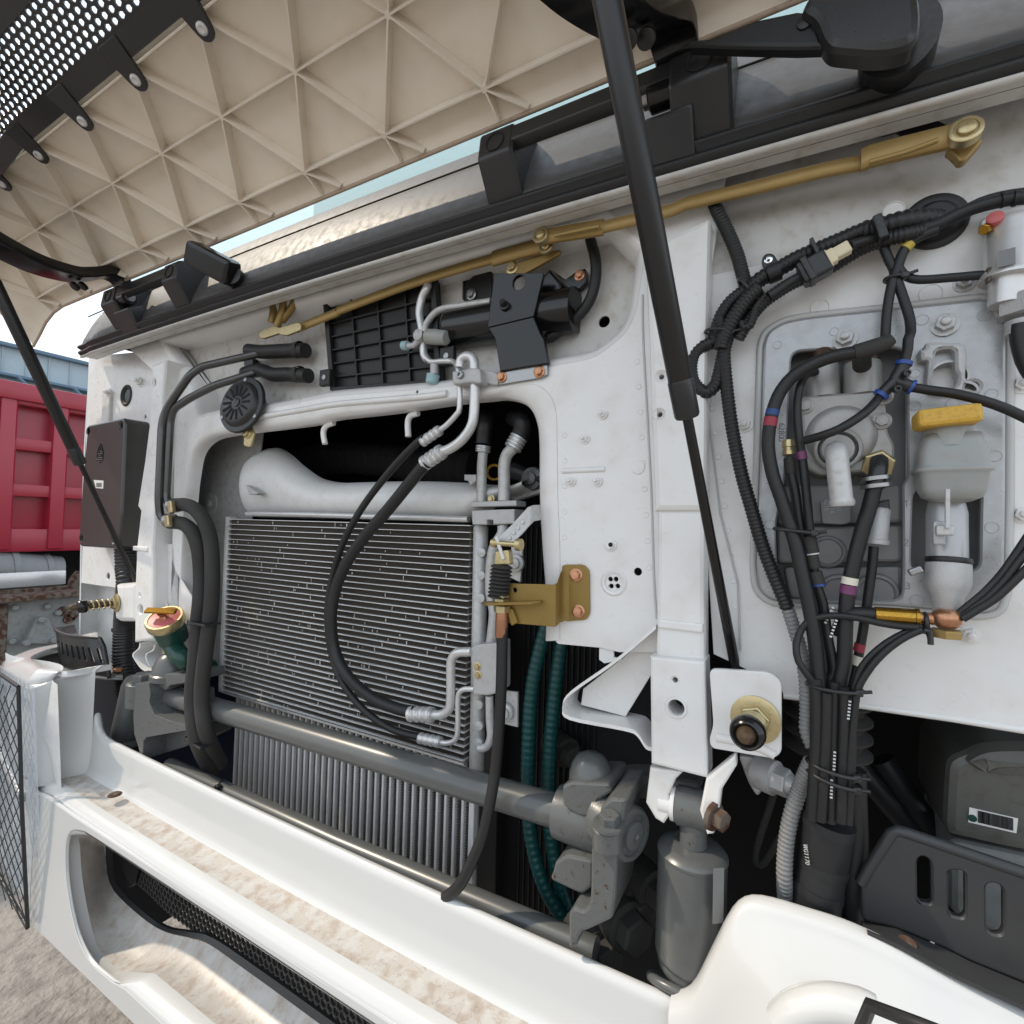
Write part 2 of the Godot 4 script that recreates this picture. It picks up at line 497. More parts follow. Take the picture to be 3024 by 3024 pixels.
	m = mat("shed_roof", lin(0.10, 0.17, 0.24), 0.5)
	m = mat("ground", lin(0.31, 0.28, 0.25), 0.9, 0.0, ntex(noise(0.012, 6, FastNoiseLite.TYPE_SIMPLEX_SMOOTH, 90), [[0.0, 0.45, 0.6, 1.0], [grey(0.78), grey(0.9), grey(0.97), grey(1.0)]], 1024), 0.9)
	m.heightmap_enabled = true; m.heightmap_texture = ntex(noise(0.03, 6, FastNoiseLite.TYPE_SIMPLEX_SMOOTH, 91), null, 1024); m.heightmap_scale = 0.8
	m = mat("clear_plastic", lin(0.31, 0.325, 0.315), 0.35, 0.0, mott, 6.0); m.subsurf_scatter_enabled = true; m.subsurf_scatter_strength = 0.35
	m = mat("tank_plastic", lin(0.09, 0.09, 0.082), 0.4, 0.0, grime, 5.0)
	m = mat("yellow", lin(0.60, 0.36, 0.05), 0.5, 0.0, grime, 14.0)
	m = mat("cream", lin(0.68, 0.60, 0.42), 0.5)
	m = mat("pale_blue", lin(0.30, 0.46, 0.50), 0.5)
	m = mat("blue", lin(0.02, 0.06, 0.28), 0.4)
	m = mat("navy", lin(0.012, 0.020, 0.06), 0.5, 0.0, grime, 3.0)
	m = mat("tape_red", lin(0.30, 0.03, 0.05), 0.5)
	m = mat("tape_purple", lin(0.16, 0.04, 0.12), 0.5)
	m = mat("tape_blue", lin(0.02, 0.06, 0.20), 0.5)
	m = mat("tape_white", lin(0.70, 0.66, 0.56), 0.5)
	m = mat("tape_yellow", lin(0.5, 0.38, 0.06), 0.5)
	m = mat("sealant", lin(0.52, 0.52, 0.51), 0.5)
	m = mat("paper", lin(0.68, 0.68, 0.65), 0.6)
	m = mat("ink", lin(0.03, 0.03, 0.03), 0.7)
	m = mat("print_white", lin(0.6, 0.6, 0.6), 0.6)
	m = mat("chrome", grey(0.9), 0.12, 1.0)
	m = mat("glass", Color(0.62, 0.78, 0.8, 0.35), 0.03); m.transparency = BaseMaterial3D.TRANSPARENCY_ALPHA; m.uv1_triplanar = false
	m = mat("lens", Color(0.85, 0.9, 0.95, 0.25), 0.02); m.transparency = BaseMaterial3D.TRANSPARENCY_ALPHA; m.uv1_triplanar = false

func at_z(z: float) -> Transform3D: return Transform3D(Basis(), Vector3(0, 0, z))

# sheet traced on the plane z (its front), with thickness t behind it
func plate(poly: PackedVector2Array, z: float, t: float, bev := 0.0015, holes := [], r := 0.0) -> MB:
	var mb := MB.new()
	mb.prism(MB.rnd(poly, r) if r > 0.0 else poly, at_z(z - t), t, bev, holes)
	return mb

# quarter-round lip from the outline a (front, at z0) to the outline b, d further in
func lip(a: PackedVector2Array, b: PackedVector2Array, z0: float, d: float, closed := false, tail := 0.0) -> MB:
	var mb := MB.new(); var g := []
	var k := 6
	for r in k + 1:
		var u := PI / 2 * r / k
		var row := []
		for i in a.size():
			var p := a[i].lerp(b[i], sin(u)); row.append(Vector3(p.x, p.y, z0 - d * (1.0 - cos(u))))
		g.append(row)
	if tail > 0.0:
		var row := []
		for p in b: row.append(Vector3(p.x, p.y, z0 - d - tail))
		g.append(row)
	mb.grid(g, false, closed)
	return mb

func curve2(p: PackedVector2Array, closed := false, k := 5) -> PackedVector2Array:
	var o := PackedVector2Array(); var N := p.size()
	for i in (N if closed else N - 1):
		var a := p[(i + N - 1) % N] if closed or i > 0 else p[0]
		var d := p[(i + 2) % N] if closed or i < N - 2 else p[N - 1]
		for j in k: o.append(p[i].cubic_interpolate(p[(i + 1) % N], a, d, float(j) / k))
	if not closed: o.append(p[N - 1])
	return o

func cowl_z(x: float) -> float: return 0.062 - 0.018 * pow(x / 1.03, 2.0)

func cab() -> void:
	var t := thing("truck_cab", "white painted steel cab front with a big square opening under the lifted flap", "truck cab", Vector3(0, 1.0, -0.4))
	# middle sheet with the recessed pocket above and the open bay below
	var bay_out := curve2(PackedVector2Array([U(.5002,1.3332),U(.4987,1.3899),U(.4967,1.4679),U(.4913,1.5466),U(.4881,1.6261),U(.4858,1.6689),U(.4773,1.6964),U(.4575,1.7161),U(.4299,1.7228),U(.3788,1.7177),U(.3103,1.716),U(.155,1.7188),U(.0194,1.7205),U(-.0463,1.7182),U(-.2127,1.7143),U(-.3255,1.7117),U(-.4138,1.7035),U(-.4697,1.6773),U(-.496,1.6292),U(-.5051,1.552),U(-.5064,1.4233),U(-.5077,1.2952),U(-.5009,1.1132)]), false, 4)
	var bay_in := curve2(PackedVector2Array([U(.469,1.3255),U(.4689,1.3848),U(.4602,1.4658),U(.4531,1.5481),U(.4502,1.6313),U(.4446,1.6652),U(.4315,1.6887),U(.4105,1.7015),U(.3824,1.7091),U(.3536,1.7099),U(.2967,1.7105),U(.1374,1.7067),U(-.0019,1.7068),U(-.0692,1.7005),U(-.2402,1.6982),U(-.3495,1.6965),U(-.4253,1.6894),U(-.4743,1.6611),U(-.4914,1.6097),U(-.4998,1.5402),U(-.5029,1.4229),U(-.5028,1.2933),U(-.4984,1.1087)]), false, 4)
	var pocket := curve2(PackedVector2Array([U(.6148,1.8989),U(.6135,1.8742),U(.6079,1.8304),U(.603,1.8039),U(.5909,1.7809),U(.5746,1.7678),U(.5499,1.7535),U(.5229,1.7482),U(.4686,1.7461),U(.3616,1.7368),U(.2351,1.7376),U(.0181,1.7473),U(-.0479,1.7469),U(-.1848,1.7414),U(-.3545,1.7444),U(-.4599,1.7427)]), false, 4)
	pocket.append(U(-.4949,1.8105))
	var pk := pocket.duplicate()
	pk.append(Vector2(-0.66, 1.965)); pk.append(Vector2(0.56, 1.965))
	var sheet := PackedVector2Array([Vector2(0.72, 1.97), Vector2(-0.82, 1.97), U(-.5652,1.818), U(-.5517,1.5522), U(-.539,1.1069)])
	var rev := bay_out.duplicate(); rev.reverse(); sheet.append_array(rev)
	sheet.append_array(PackedVector2Array([U(.4926,1.3309),U(.4975,1.3271),U(.5646,1.3304),U(.5901,1.3279),U(.6454,1.3357),U(.6545,1.4749)]))
	part("front_panel", plate(sheet, 0.0, 0.004, 0.0008, [pk, MB.circ(U(.6142,1.4418), .0056), MB.circ(U(.5753,1.4288), 0.0035, 10), MB.circ(U(.5835,1.4294), 0.0035, 10), MB.circ(U(.5768,1.419), 0.0035, 10), MB.circ(U(.5862,1.4198), 0.0035, 10), MB.circ(U(.2145,1.7339), 0.003, 8)]), M.white, t)
	part("opening_flange", lip(bay_out, bay_in, 0.0, 0.02, false, 0.012), M.white, t)
	var pin := MB.inset(MB.ccw(pk), 0.022)
	part("recess_rim", lip(MB.ccw(pk), pin, 0.0, 0.05, true), M.white, t)
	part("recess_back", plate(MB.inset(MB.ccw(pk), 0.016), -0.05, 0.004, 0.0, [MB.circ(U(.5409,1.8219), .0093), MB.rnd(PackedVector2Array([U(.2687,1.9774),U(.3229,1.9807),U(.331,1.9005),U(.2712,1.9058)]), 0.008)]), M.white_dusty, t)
	# upper strip between pocket and bay: pressed bead
	var mb := MB.new()
	mb.tube(MB.smooth([V(.2818,1.7241,.001),V(.2365,1.7233,.001),V(.02,1.7306,.001),V(-.0717,1.7284,.001),V(-.2421,1.7241,.001)], 0.03), 0.006, 8)
	part("bead", mb, M.white, t)
	# plug with four holes
	mb = MB.new(); mb.lathe(V(.5805,1.4242,0), Vector3.BACK, [Vector2(0, .0193), Vector2(0.0015, .0183), Vector2(0.0025, .0163), Vector2(0.0015, .0148), Vector2(0.0012, 0.013)], 28, false)
	part("blind_plug", mb, M.white, t)
	mb = MB.new(); mb.lathe(V(.6117,1.5862,0), Vector3(0, 0, 1), [Vector2(0, 0.0098), Vector2(0.0016, 0.0092), Vector2(0.0022, 0)], 20)
	part("blind_plug", mb, M.white, t)
	# pressed bead and weld nuts on the middle sheet
	mb = MB.new(); mb.tube([V(.4984,1.5848,-.001),V(.5318,1.5851,-.001),V(.5639,1.5853,-.001)], 0.0045, 8)
	part("bead", mb, M.white, t)
	for p in [V(.5593,1.6648,0),V(.5328,1.6308,0),V(.5128,1.5686,0),V(.5535,1.5678,0)]:
		mb = MB.new(); mb.stud(p, Vector3(-0.15, 0.1, 1), 0.0052, 0.006)
		part("stud", mb, M.white, t)
	mb = MB.new(); mb.hex(V(.5751,1.4769,0), Vector3.BACK, 0.0062, 0.008); mb.lathe(V(.5751,1.4769,0), Vector3.BACK, [Vector2(0, 0.009), Vector2(0.002, 0.009), Vector2(0.0025, 0.007)], 16)
	part("weld_nut", mb, M.white, t)
	mb = MB.new(); mb.lathe(V(.5772,1.4776,.0082), Vector3.BACK, [Vector2(0, 0.0033), Vector2(0.0003, 0)], 12)
	part("threaded_hole", mb, M.void, t)
	# spot welds and sealer
	for q in [[V(.6065,1.753,0), V(.6308,1.4309,0), 9], [V(.5076,1.3521,0), V(.4999,1.6571,0), 8], [V(.7057,1.6774,-.006), V(.7411,1.39,-.006), 9], [V(.7586,1.9574,-.006), V(.9966,1.9385,-.006), 1], [V(-.5771,1.828,.035), V(-.6167,1.341,.035), 8], [V(-1.0569,1.953,-.03), V(-1.0363,1.3203,-.03), 7]]:
		for k in q[2]:
			mb = MB.new(); mb.lathe((q[0] as Vector3).lerp(q[1], (k + 0.5) / q[2]), Vector3.BACK, [Vector2(0.0001, 0.0042), Vector2(0.0008, 0.0034), Vector2(0.0004, 0.002), Vector2(0.0004, 0)], 12); part("spot_weld", mb, M.white, t)
	mb = MB.new(); mb.tube(MB.smooth([V(.6136,1.8288,0),V(.6156,1.7665,0),V(.6244,1.6428,0),V(.631,1.5458,0),V(.6367,1.4314,0),V(.6411,1.3798,0)], 0.02), 0.0018, 6); part("seam", mb, M.sealant, t)
	# right pillar: upper hat section, step, lower section
	mb = MB.new(); mb.prism(PackedVector2Array([U(.6226,1.8786),U(.6297,1.7668),U(.6424,1.524),U(.705,1.5246),U(.7036,1.7007),U(.7046,1.8489),U(.7052,1.897)]), at_z(-0.004), 0.036, 0.008, [MB.circ(U(.6479,1.7012), 0.0035, 10), MB.circ(U(.6465,1.6516), 0.0035, 10)])
	part("pillar", mb, M.white, t)
	mb = MB.new(); mb.prism(PackedVector2Array([U(.6451,1.5263),U(.6463,1.4585),U(.6464,1.3794),U(.6461,1.3212),U(.7071,1.3242),U(.7041,1.5268)]), at_z(-0.004), 0.030, 0.006)
	part("pillar_foot", mb, M.white, t)
	mb = MB.new(); mb.box(Transform3D(Basis(), V(.6766,1.3792,.024)), Vector3(0.056, 0.012, 0.012), 0.004)
	part("pillar_joint", mb, M.white, t)
	# right sheet, reaching beyond the frame
	var sg := []
	for q in [[1.838, -0.006], [1.852, -0.007], [1.87, -0.011], [1.89, -0.018], [1.91, -0.025], [1.935, -0.029], [1.985, -0.03]]:
		sg.append([Vector3(0.60, q[0], q[1]), Vector3(0.85, q[0] + 0.004, q[1]), Vector3(1.13, q[0] + 0.012, q[1])])
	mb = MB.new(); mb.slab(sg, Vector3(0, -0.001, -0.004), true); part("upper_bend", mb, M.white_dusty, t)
	var rs := PackedVector2Array([Vector2(0.60, 1.8385), Vector2(0.85, 1.8425), Vector2(1.13, 1.8505), Vector2(1.13, 1.30)])
	rs.append_array(PackedVector2Array([U(1.0068,1.3079),U(.9476,1.3082),U(.8686,1.3066),U(.8185,1.3046),U(.7928,1.3034),U(.7889,1.315),U(.7126,1.3418),U(.6993,1.5228),U(.6918,1.7329)]))
	part("side_panel", plate(rs, -0.006, 0.004, 0.001, [MB.circ(U(.9354,1.849), 0.012, 16), PackedVector2Array([U(.7769,1.7387),U(.9103,1.7182),U(.9109,1.5603),U(.9785,1.5627),U(.9785,1.4563),U(.9112,1.4513),U(.9113,1.4262),U(.7803,1.4136)])]), M.white, t)
	mb = MB.new(); mb.tube([V(1.0074,1.3074,-.008),V(.948,1.3076,-.008),V(.8688,1.306,-.008),V(.7928,1.3029,-.008)], 0.004, 8)
	part("hem", mb, M.white, t)
	mb = MB.new(); mb.tube([V(.7019,1.6588,-.004),V(.7188,1.5229,-.004),V(.7407,1.4344,-.004),V(.7448,1.3512,-.004)], 0.0012, 6)
	part("seam", mb, M.sealant, t)
	mb = MB.new(); mb.tube([V(.7029,1.8932,-.004),V(.7014,1.8416,-.004),V(.7019,1.8086,-.004),V(.6999,1.7668,-.004)], 0.0014, 6)
	part("seam", mb, M.sealant, t)
	for q in [[U(.827,1.7728), 0.0105], [U(.8985,1.8719), 0.0108], [U(.9319,1.7692), 0.0112]]:
		mb = MB.new(); mb.lathe(Vector3(q[0].x, q[0].y, -0.006), Vector3.BACK, [Vector2(0, q[1]), Vector2(0.0012, q[1] * 0.96), Vector2(0.0012, q[1] * 0.88), Vector2(0.0002, q[1] * 0.84), Vector2(0.0004, 0)], 26, false)
		part("spot_plug", mb, M.white, t)
	for p in [V(.7465,1.6373,-.006),V(.9653,1.3983,-.006),V(1.0064,1.6597,-.006),V(1.0062,1.5262,-.006)]:
		mb = MB.new(); mb.stud(p, Vector3(-0.1, 0.0, 1), 0.0066, 0.005)
		part("bolt", mb, M.white, t)
	mb = MB.new(); mb.stud(V(.96,1.775,-.006), Vector3(-0.1, 0.1, 1), 0.0068, 0.007)
	part("bolt", mb, M.aluminium_dull, t)
	mb = MB.new(); mb.lathe(V(.7094,2.1898,-.006), Vector3.BACK, [Vector2(0, 0.006), Vector2(0.001, 0.006), Vector2(0.002, 0.004)], 14)
	# left pillar
	mb = MB.new(); mb.prism(PackedVector2Array([U(-.6076,1.8802),U(-.5486,1.8863),U(-.5544,1.7952),U(-.5569,1.6358),U(-.5662,1.5114),U(-.5685,1.4257),U(-.5605,1.3707),U(-.5492,1.2027),U(-.6321,1.1854),U(-.6427,1.3303),U(-.6429,1.4269),U(-.6321,1.513),U(-.6485,1.5262),U(-.6247,1.6385),U(-.6099,1.7346)]), at_z(-0.06), 0.095, 0.006, [MB.circ(U(-.5939,1.8352), 0.006, 12, 0.009), MB.circ(U(-.6104,1.2701), 0.0105, 16), MB.circ(U(-.6169,1.3054), 0.0035, 10)])
	part("left_pillar", mb, M.white, t)
	mb = MB.new(); mb.box(Transform3D(Basis(), V(-.6203,1.4198,.028)), Vector3(0.07, 0.012, 0.02), 0.004)
	part("pillar_joint", mb, M.white, t)
	# gusset right of the left pillar
	mb = plate(PackedVector2Array([U(-.639,1.4241),U(-.5659,1.4338),U(-.542,1.4325),U(-.5292,1.3705),U(-.4412,1.3014),U(-.4352,1.2235),U(-.5525,1.2715),U(-.6409,1.3678)]), 0.0, 0.003, 0.001)
	part("gusset", mb, M.white, t)
	mb = MB.new(); mb.tube([V(-.6331,1.373,.004),V(-.5433,1.2729,.004)], 0.0028, 8)
	part("gusset_hem", mb, M.white, t)
	mb = MB.new(); mb.lathe(V(-.5918,1.4053,0), Vector3.BACK, [Vector2(0, 0.022), Vector2(0.0014, 0.021), Vector2(0.0014, 0.019), Vector2(0.0005, 0.018), Vector2(0.0006, 0)], 24, false)
	part("spot_plug", mb, M.white, t)
	# outer left sheet and the corner of the cab
	part("left_panel", plate(PackedVector2Array([U(-1.1234,1.9947), U(-.667,1.9497), U(-.6122,1.2818), U(-.9066,1.2942), U(-.9899,1.2926), U(-1.0986,1.2919)]), -0.03, 0.004, 0.002, [MB.circ(U(-.8788,1.846), 0.026, 20), MB.circ(U(-.7694,1.7758), 0.006, 8), MB.circ(U(-.9341,1.3248), 0.010, 14)]), M.white, t)
	part("lower_left_panel", plate(PackedVector2Array([U(-1.255,1.2777), U(-.5968,1.3324), U(-.5787,1.093), U(-1.2362,.9878)]), -0.09, 0.004, 0.002), M.white, t)
	var g := []
	for q in [[-0.02, 0.0], [-0.028, -0.02], [-0.06, -0.034], [-0.16, -0.05], [-0.5, -0.06]]:
		var row := []
		for s in [V(-1.1176,1.9718,-.03), V(-1.1247,1.7097,-.03), V(-1.1143,1.3954,-.03), V(-1.095,1.1302,-.03)]: row.append(Vector3(s.x + q[1], s.y, q[0] - 0.01))
		g.append(row)
	mb = MB.new(); mb.slab(g, Vector3(0.004, 0, -0.002))
	part("corner_panel", mb, M.white, t)
	mb = MB.new(); mb.lathe(V(-.8769,1.8458,-.03), Vector3.BACK, [Vector2(-0.004, 0.019), Vector2(0.0, 0.021), Vector2(0.004, 0.027), Vector2(0.002, 0.031), Vector2(-0.001, 0.032)], 24, false)
	part("grommet", mb, M.rubber_dusty, t)
	for p in [V(-.8001,1.877,-.028),V(-.9674,1.8613,-.028)]:
		mb = MB.new(); mb.stud(p, Vector3(0.5, 0.0, 1), 0.010, 0.012)
		part("bolt", mb, M.white, t)
	mb = MB.new(); mb.box(Transform3D(Basis(), V(-.9756,1.8162,-.028)), Vector3(0.045, 0.10, 0.016), 0.006)
	part("socket", mb, M.white_dusty, t)
	# inner wall of the bay on the left with its round boss
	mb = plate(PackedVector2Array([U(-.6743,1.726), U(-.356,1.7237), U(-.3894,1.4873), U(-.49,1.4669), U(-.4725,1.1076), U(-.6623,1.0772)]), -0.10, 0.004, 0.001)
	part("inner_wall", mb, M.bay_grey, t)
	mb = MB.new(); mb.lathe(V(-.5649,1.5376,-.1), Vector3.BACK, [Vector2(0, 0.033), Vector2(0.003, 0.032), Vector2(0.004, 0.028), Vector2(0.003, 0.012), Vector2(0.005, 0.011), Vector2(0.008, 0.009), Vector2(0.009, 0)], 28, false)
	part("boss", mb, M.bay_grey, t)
	# small hooks at the top of the bay
	for q in [[[V(.1943,1.704,-.03),V(.1758,1.7006,-.03),V(.17,1.6879,-.03),V(.1723,1.6615,-.03)], 0.006], [[V(-.0264,1.7028,-.03),V(-.0493,1.6972,-.03),V(-.0564,1.6831,-.03),V(-.05,1.6607,-.03)], 0.006]]:
		mb = MB.new(); mb.tube(MB.smooth(q[0], 0.006), q[1], 8)
		part("hook", mb, M.white, t)
	# the dark engine bay behind it all
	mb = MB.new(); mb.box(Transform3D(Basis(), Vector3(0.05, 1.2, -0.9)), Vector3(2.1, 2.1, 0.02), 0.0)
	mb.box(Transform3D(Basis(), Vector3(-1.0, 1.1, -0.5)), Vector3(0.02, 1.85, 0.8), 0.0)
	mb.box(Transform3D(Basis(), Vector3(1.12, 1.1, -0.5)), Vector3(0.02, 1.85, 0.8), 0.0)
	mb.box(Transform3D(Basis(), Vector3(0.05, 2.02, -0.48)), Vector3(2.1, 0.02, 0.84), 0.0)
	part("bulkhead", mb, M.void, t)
	white_brackets(t)

func white_brackets(t: Node3D) -> void:
	var mb := MB.new()
	# lower right foot of the cab with its holes and the latch plate
	mb = MB.new(); mb.prism(PackedVector2Array([U(.6423,1.3386),U(.7088,1.3419),U(.7144,1.2023),U(.6461,1.2031)]), at_z(0.0), 0.04, 0.004, [MB.circ(U(.6761,1.2801), 0.0098, 18), MB.circ(U(.6736,1.313), 0.0035, 10)])
	part("hinge_post", mb, M.white, t)
	mb = MB.new(); mb.lathe(V(.6761,1.2801,.04), Vector3.BACK, [Vector2(0, 0.014), Vector2(0.0022, 0.0125), Vector2(0.0022, 0.0105), Vector2(0.0, 0.0098)], 22, false)
	part("hole_collar", mb, M.white, t)
	mb = plate(PackedVector2Array([U(.7144,1.335),U(.7791,1.3416),U(.7914,1.3335),U(.7922,1.254),U(.7844,1.245),U(.7181,1.2415),U(.7156,1.2516),U(.7201,1.2682)]), 0.045, 0.006, 0.0015, [], 0.008)
	part("latch_plate", mb, M.white, t)
	mb = MB.new(); mb.tube([V(.7236,1.2558,.043),V(.7513,1.257,.043),V(.7735,1.2536,.043),V(.7854,1.2492,.043)], 0.006, 8)
	part("plate_hem", mb, M.white, t)
	# hanging ears with the pivot bolt
	for q in [PackedVector2Array([U(.6439,1.1933),U(.6664,1.1976),U(.6668,1.1792),U(.6605,1.1642),U(.6634,1.1452),U(.6571,1.1301),U(.6504,1.1348),U(.6407,1.1454),U(.6378,1.158)]), PackedVector2Array([U(.7187,1.2509),U(.7463,1.2499),U(.7443,1.2324),U(.724,1.2028),U(.7195,1.1893),U(.728,1.1672),U(.719,1.1431),U(.7107,1.1497),U(.7078,1.1799),U(.7157,1.213)])]:
		pass
	mb = MB.new(); mb.prism(PackedVector2Array([U(.6425,1.1943),U(.6845,1.1995),U(.6751,1.1879),U(.667,1.166),U(.67,1.1438),U(.6611,1.128),U(.6504,1.1315),U(.638,1.148)]), at_z(0.018), 0.012, 0.003)
	part("pivot_ear", mb, M.white, t)
	mb = MB.new(); mb.prism(PackedVector2Array([U(.7134,1.2062),U(.7453,1.2424),U(.7466,1.23),U(.731,1.1986),U(.728,1.1672),U(.7225,1.1448),U(.7155,1.1414),U(.7068,1.1672)]), at_z(0.036), 0.014, 0.003)
	part("pivot_ear", mb, M.white, t)
	mb = MB.new(); mb.lathe(V(.6534,1.1502,.015), V(.6734,1.1504,.015) - V(.6534,1.1502,.015), [Vector2(0, 0.017), Vector2(0.014, 0.017), Vector2(0.015, 0.021), Vector2(0.02, 0.021)], 22); part("spacer", mb, M.white, t)
	mb = MB.new(); mb.hex(V(.7245,1.1656,.05), Vector3(1, -0.1, 0.5), 0.012, 0.013); mb.lathe(V(.7222,1.1655,.05), Vector3(1, -0.1, 0.5), [Vector2(-0.002, 0.017), Vector2(0.003, 0.016)], 18)
	part("pivot_bolt", mb, M.rust, t)
	# triangular gusset: bent strip around a thin web
	var tri := PackedVector2Array([U(.6464,1.3764),U(.5904,1.3218),U(.5314,1.2721),U(.519,1.2505),U(.5291,1.236),U(.6068,1.2375),U(.6247,1.2343),U(.6369,1.2204),U(.6492,1.2205)])
	var g := []
	for p in curve2(tri, false, 4): g.append([Vector3(p.x, p.y, 0.028), Vector3(p.x, p.y, -0.03)])
	mb = MB.new(); mb.slab(g, Vector3(0.0, -0.005, 0.0))
	part("gusset_strip", mb, M.white, t)
	mb = plate(PackedVector2Array([U(.6398,1.3623),U(.5344,1.2647),U(.5317,1.2411),U(.5981,1.2376),U(.6392,1.3133)]), -0.01, 0.003, 0.0008)
	part("gusset_web", mb, M.white, t)
	mb = plate(PackedVector2Array([U(.5594,1.3294),U(.5812,1.3309),U(.5814,1.319),U(.5944,1.318),U(.5677,1.308),U(.5597,1.3121)]), -0.004, 0.004, 0.001)
	part("tab", mb, M.white, t)
	# left foot: rounded latch housing
	mb = MB.new(); mb.prism(PackedVector2Array([U(-.7534,1.3213),U(-.648,1.3339),U(-.639,1.2346),U(-.7213,1.2253),U(-.7492,1.2303),U(-.7528,1.2482),U(-.7435,1.2856)]), at_z(-0.06), 0.09, 0.012)
	part("latch_housing", mb, M.white, t)
	for q in [[V(-.6813,1.1723,0),V(-.6844,1.1583,0),V(-.7136,1.1383,0),V(-.7036,1.1261,0),V(-.6712,1.1084,0),V(-.645,1.1036,0)], [V(-.6095,1.1774,0),V(-.6165,1.1632,0),V(-.6489,1.1476,0),V(-.6431,1.1306,0),V(-.6119,1.1089,0)]]:
		g = []
		for p in MB.smooth(q, 0.01): g.append([p, p + Vector3(0.0, 0, -0.07)])
		mb = MB.new(); mb.slab(g, Vector3(0.006, 0, 0))
		part("pivot_ear", mb, M.white, t)

func cowl() -> void:
	var t := thing("cowl_panel", "dull black plastic cowl below the windscreen with a rubber lip and screw posts", "cowl panel", Vector3(0, 1.94, 0.05))
	var xs := []
	for i in 49: xs.append(lerpf(-1.045, 1.16, i / 48.0))
	var prof := func(pr: Array, flip := false) -> MB:
		var g := []
		for q in pr:
			var row := []
			for x in xs:
				var e := pow(clampf((-0.86 - x) / 0.12, 0.0, 1.0), 2.0)
				row.append(Vector3(x, 1.5 + q[1] + e * 0.02, 0.7 - q[0] + cowl_z(x) - 0.055 - e * 0.03))
			g.append(row)
		var mb := MB.new(); mb.grid(g, flip)
		return mb
	part("face", prof.call([[0.648, 0.472], [0.640, 0.480], [0.645, 0.500], [0.662, 0.545], [0.683, 0.588], [0.687, 0.590], [0.687, 0.594], [0.690, 0.600], [0.705, 0.630], [0.712, 0.634], [0.74, 0.634]]), M.cowl, t)
	part("rubber_lip", prof.call([[0.66, 0.449], [0.640, 0.449], [0.632, 0.455], [0.634, 0.462], [0.640, 0.466], [0.630, 0.470], [0.631, 0.477], [0.640, 0.482]]), M.rubber, t)
	part("under_rail", prof.call([[0.68, 0.4505], [0.652, 0.4485], [0.646, 0.4445], [0.641, 0.4432], [0.637, 0.4448], [0.637, 0.448], [0.642, 0.451]]), M.white_dusty, t)
	var seam := MB.new(); var pl := []
	for x in xs: pl.append(Vector3(x, 1.5 + 0.5915, 0.7 - 0.6835 + cowl_z(x) - 0.055))
	seam.tube(pl, 0.0016, 6, true); part("seam", seam, M.void, t)
	var mb := MB.new()
	# screw posts joined in pairs by a bar, one pair each side
	for s in [-1.0, 1.0]:
		for q in [[0.395, 0.452, 0.0], [0.665, 0.735, 0.0]]:
			var x0: float = q[0] * s; var x1: float = q[1] * s
			mb = MB.new()
			var pr := PackedVector2Array([Vector2(0.060, 1.972), Vector2(0.100, 2.028), Vector2(0.094, 2.068), Vector2(0.06, 2.086), Vector2(0.0, 2.095), Vector2(-0.01, 1.99)])
			var xf := Transform3D(Basis(Vector3(0, 0, 1), Vector3(0, 1, 0), Vector3(-1, 0, 0)), Vector3(maxf(x0, x1), 0, 0))
			mb.prism(MB.rnd(pr, 0.005), xf, absf(x1 - x0), 0.004, [], true)
			var post := part("screw_post", mb, M.black_plastic, t)
			mb = MB.new(); mb.lathe(Vector3((x0 + x1) / 2, 2.048, 0.0975), Vector3(0, 0.15, 0.99), [Vector2(0.0006, 0.0155), Vector2(0.0012, 0.0145), Vector2(0.0006, 0.013), Vector2(-0.001, 0.0125), Vector2(-0.001, 0)], 24, false)
			part("screw_hole", mb, M.void, post)
		mb = MB.new()
		var xf2 := Transform3D(Basis(Vector3(0, 0, 1), Vector3(0, 1, 0), Vector3(-1, 0, 0)), Vector3(0.68 if s > 0 else -0.43, 0, 0))
		mb.prism(MB.rnd(PackedVector2Array([Vector2(0.080, 2.036), Vector2(0.0965, 2.042), Vector2(0.0925, 2.066), Vector2(0.070, 2.070)]), 0.003), xf2, 0.25, 0.001)
		part("bar", mb, M.black_plastic, t)
		# socket for the hinge between posts
		mb = MB.new(); mb.box(Transform3D(Basis(Vector3.RIGHT, 0.5), Vector3(0.655 * s, 1.99, 0.058)), Vector3(0.075, 0.06, 0.04), 0.004)
		part("hinge_seat", mb, M.black_plastic, t)
	# windscreen
	mb = MB.new(); mb.box(Transform3D(Basis(Vector3.RIGHT, -0.32), Vector3(0.05, 2.46, -0.145)), Vector3(2.0, 0.75, 0.005), 0.0005)
	single("windscreen", mb, M.glass, "pale blue tinted windscreen seen as a thin strip between flap and cowl", "windscreen")
	mb = MB.new(); mb.box(Transform3D(Basis(), Vector3(0.05, 2.45, -0.75)), Vector3(2.1, 0.9, 0.02), 0.0)
	mb.box(Transform3D(Basis(), Vector3(0.05, 2.09, -0.4)), Vector3(2.1, 0.02, 0.66), 0.0)
	single("cab_interior", mb, M.old_grey, "dim grey cab interior behind the windscreen strip", "cab interior")
	# round knob (washer pivot cap) on the left part of the cowl
	var k := thing("wiper_pivot", "black wiper pivot with a shiny bent cap on the left part of the cowl", "wiper pivot", V(-.2634,2.0121,.02))
	mb = MB.new(); mb.lathe(V(-.2556,2.0083,.025), V(-.204,2.0012,.1) - V(-.2556,2.0083,.025), [Vector2(-0.02, 0.030), Vector2(0.02, 0.028), Vector2(0.03, 0.026), Vector2(0.03, 0.021), Vector2(0.075, 0.021)], 22)
	part("post", mb, M.black_plastic, k)
	mb = MB.new(); mb.box(Transform3D(MB.facing(Vector3(0.25, -0.35, 1.0)) * Basis(Vector3.BACK, -0.5), V(-.2505,2.0245,.1)), Vector3(0.11, 0.050, 0.042), 0.014)
	part("cap", mb, M.black_gloss, k)
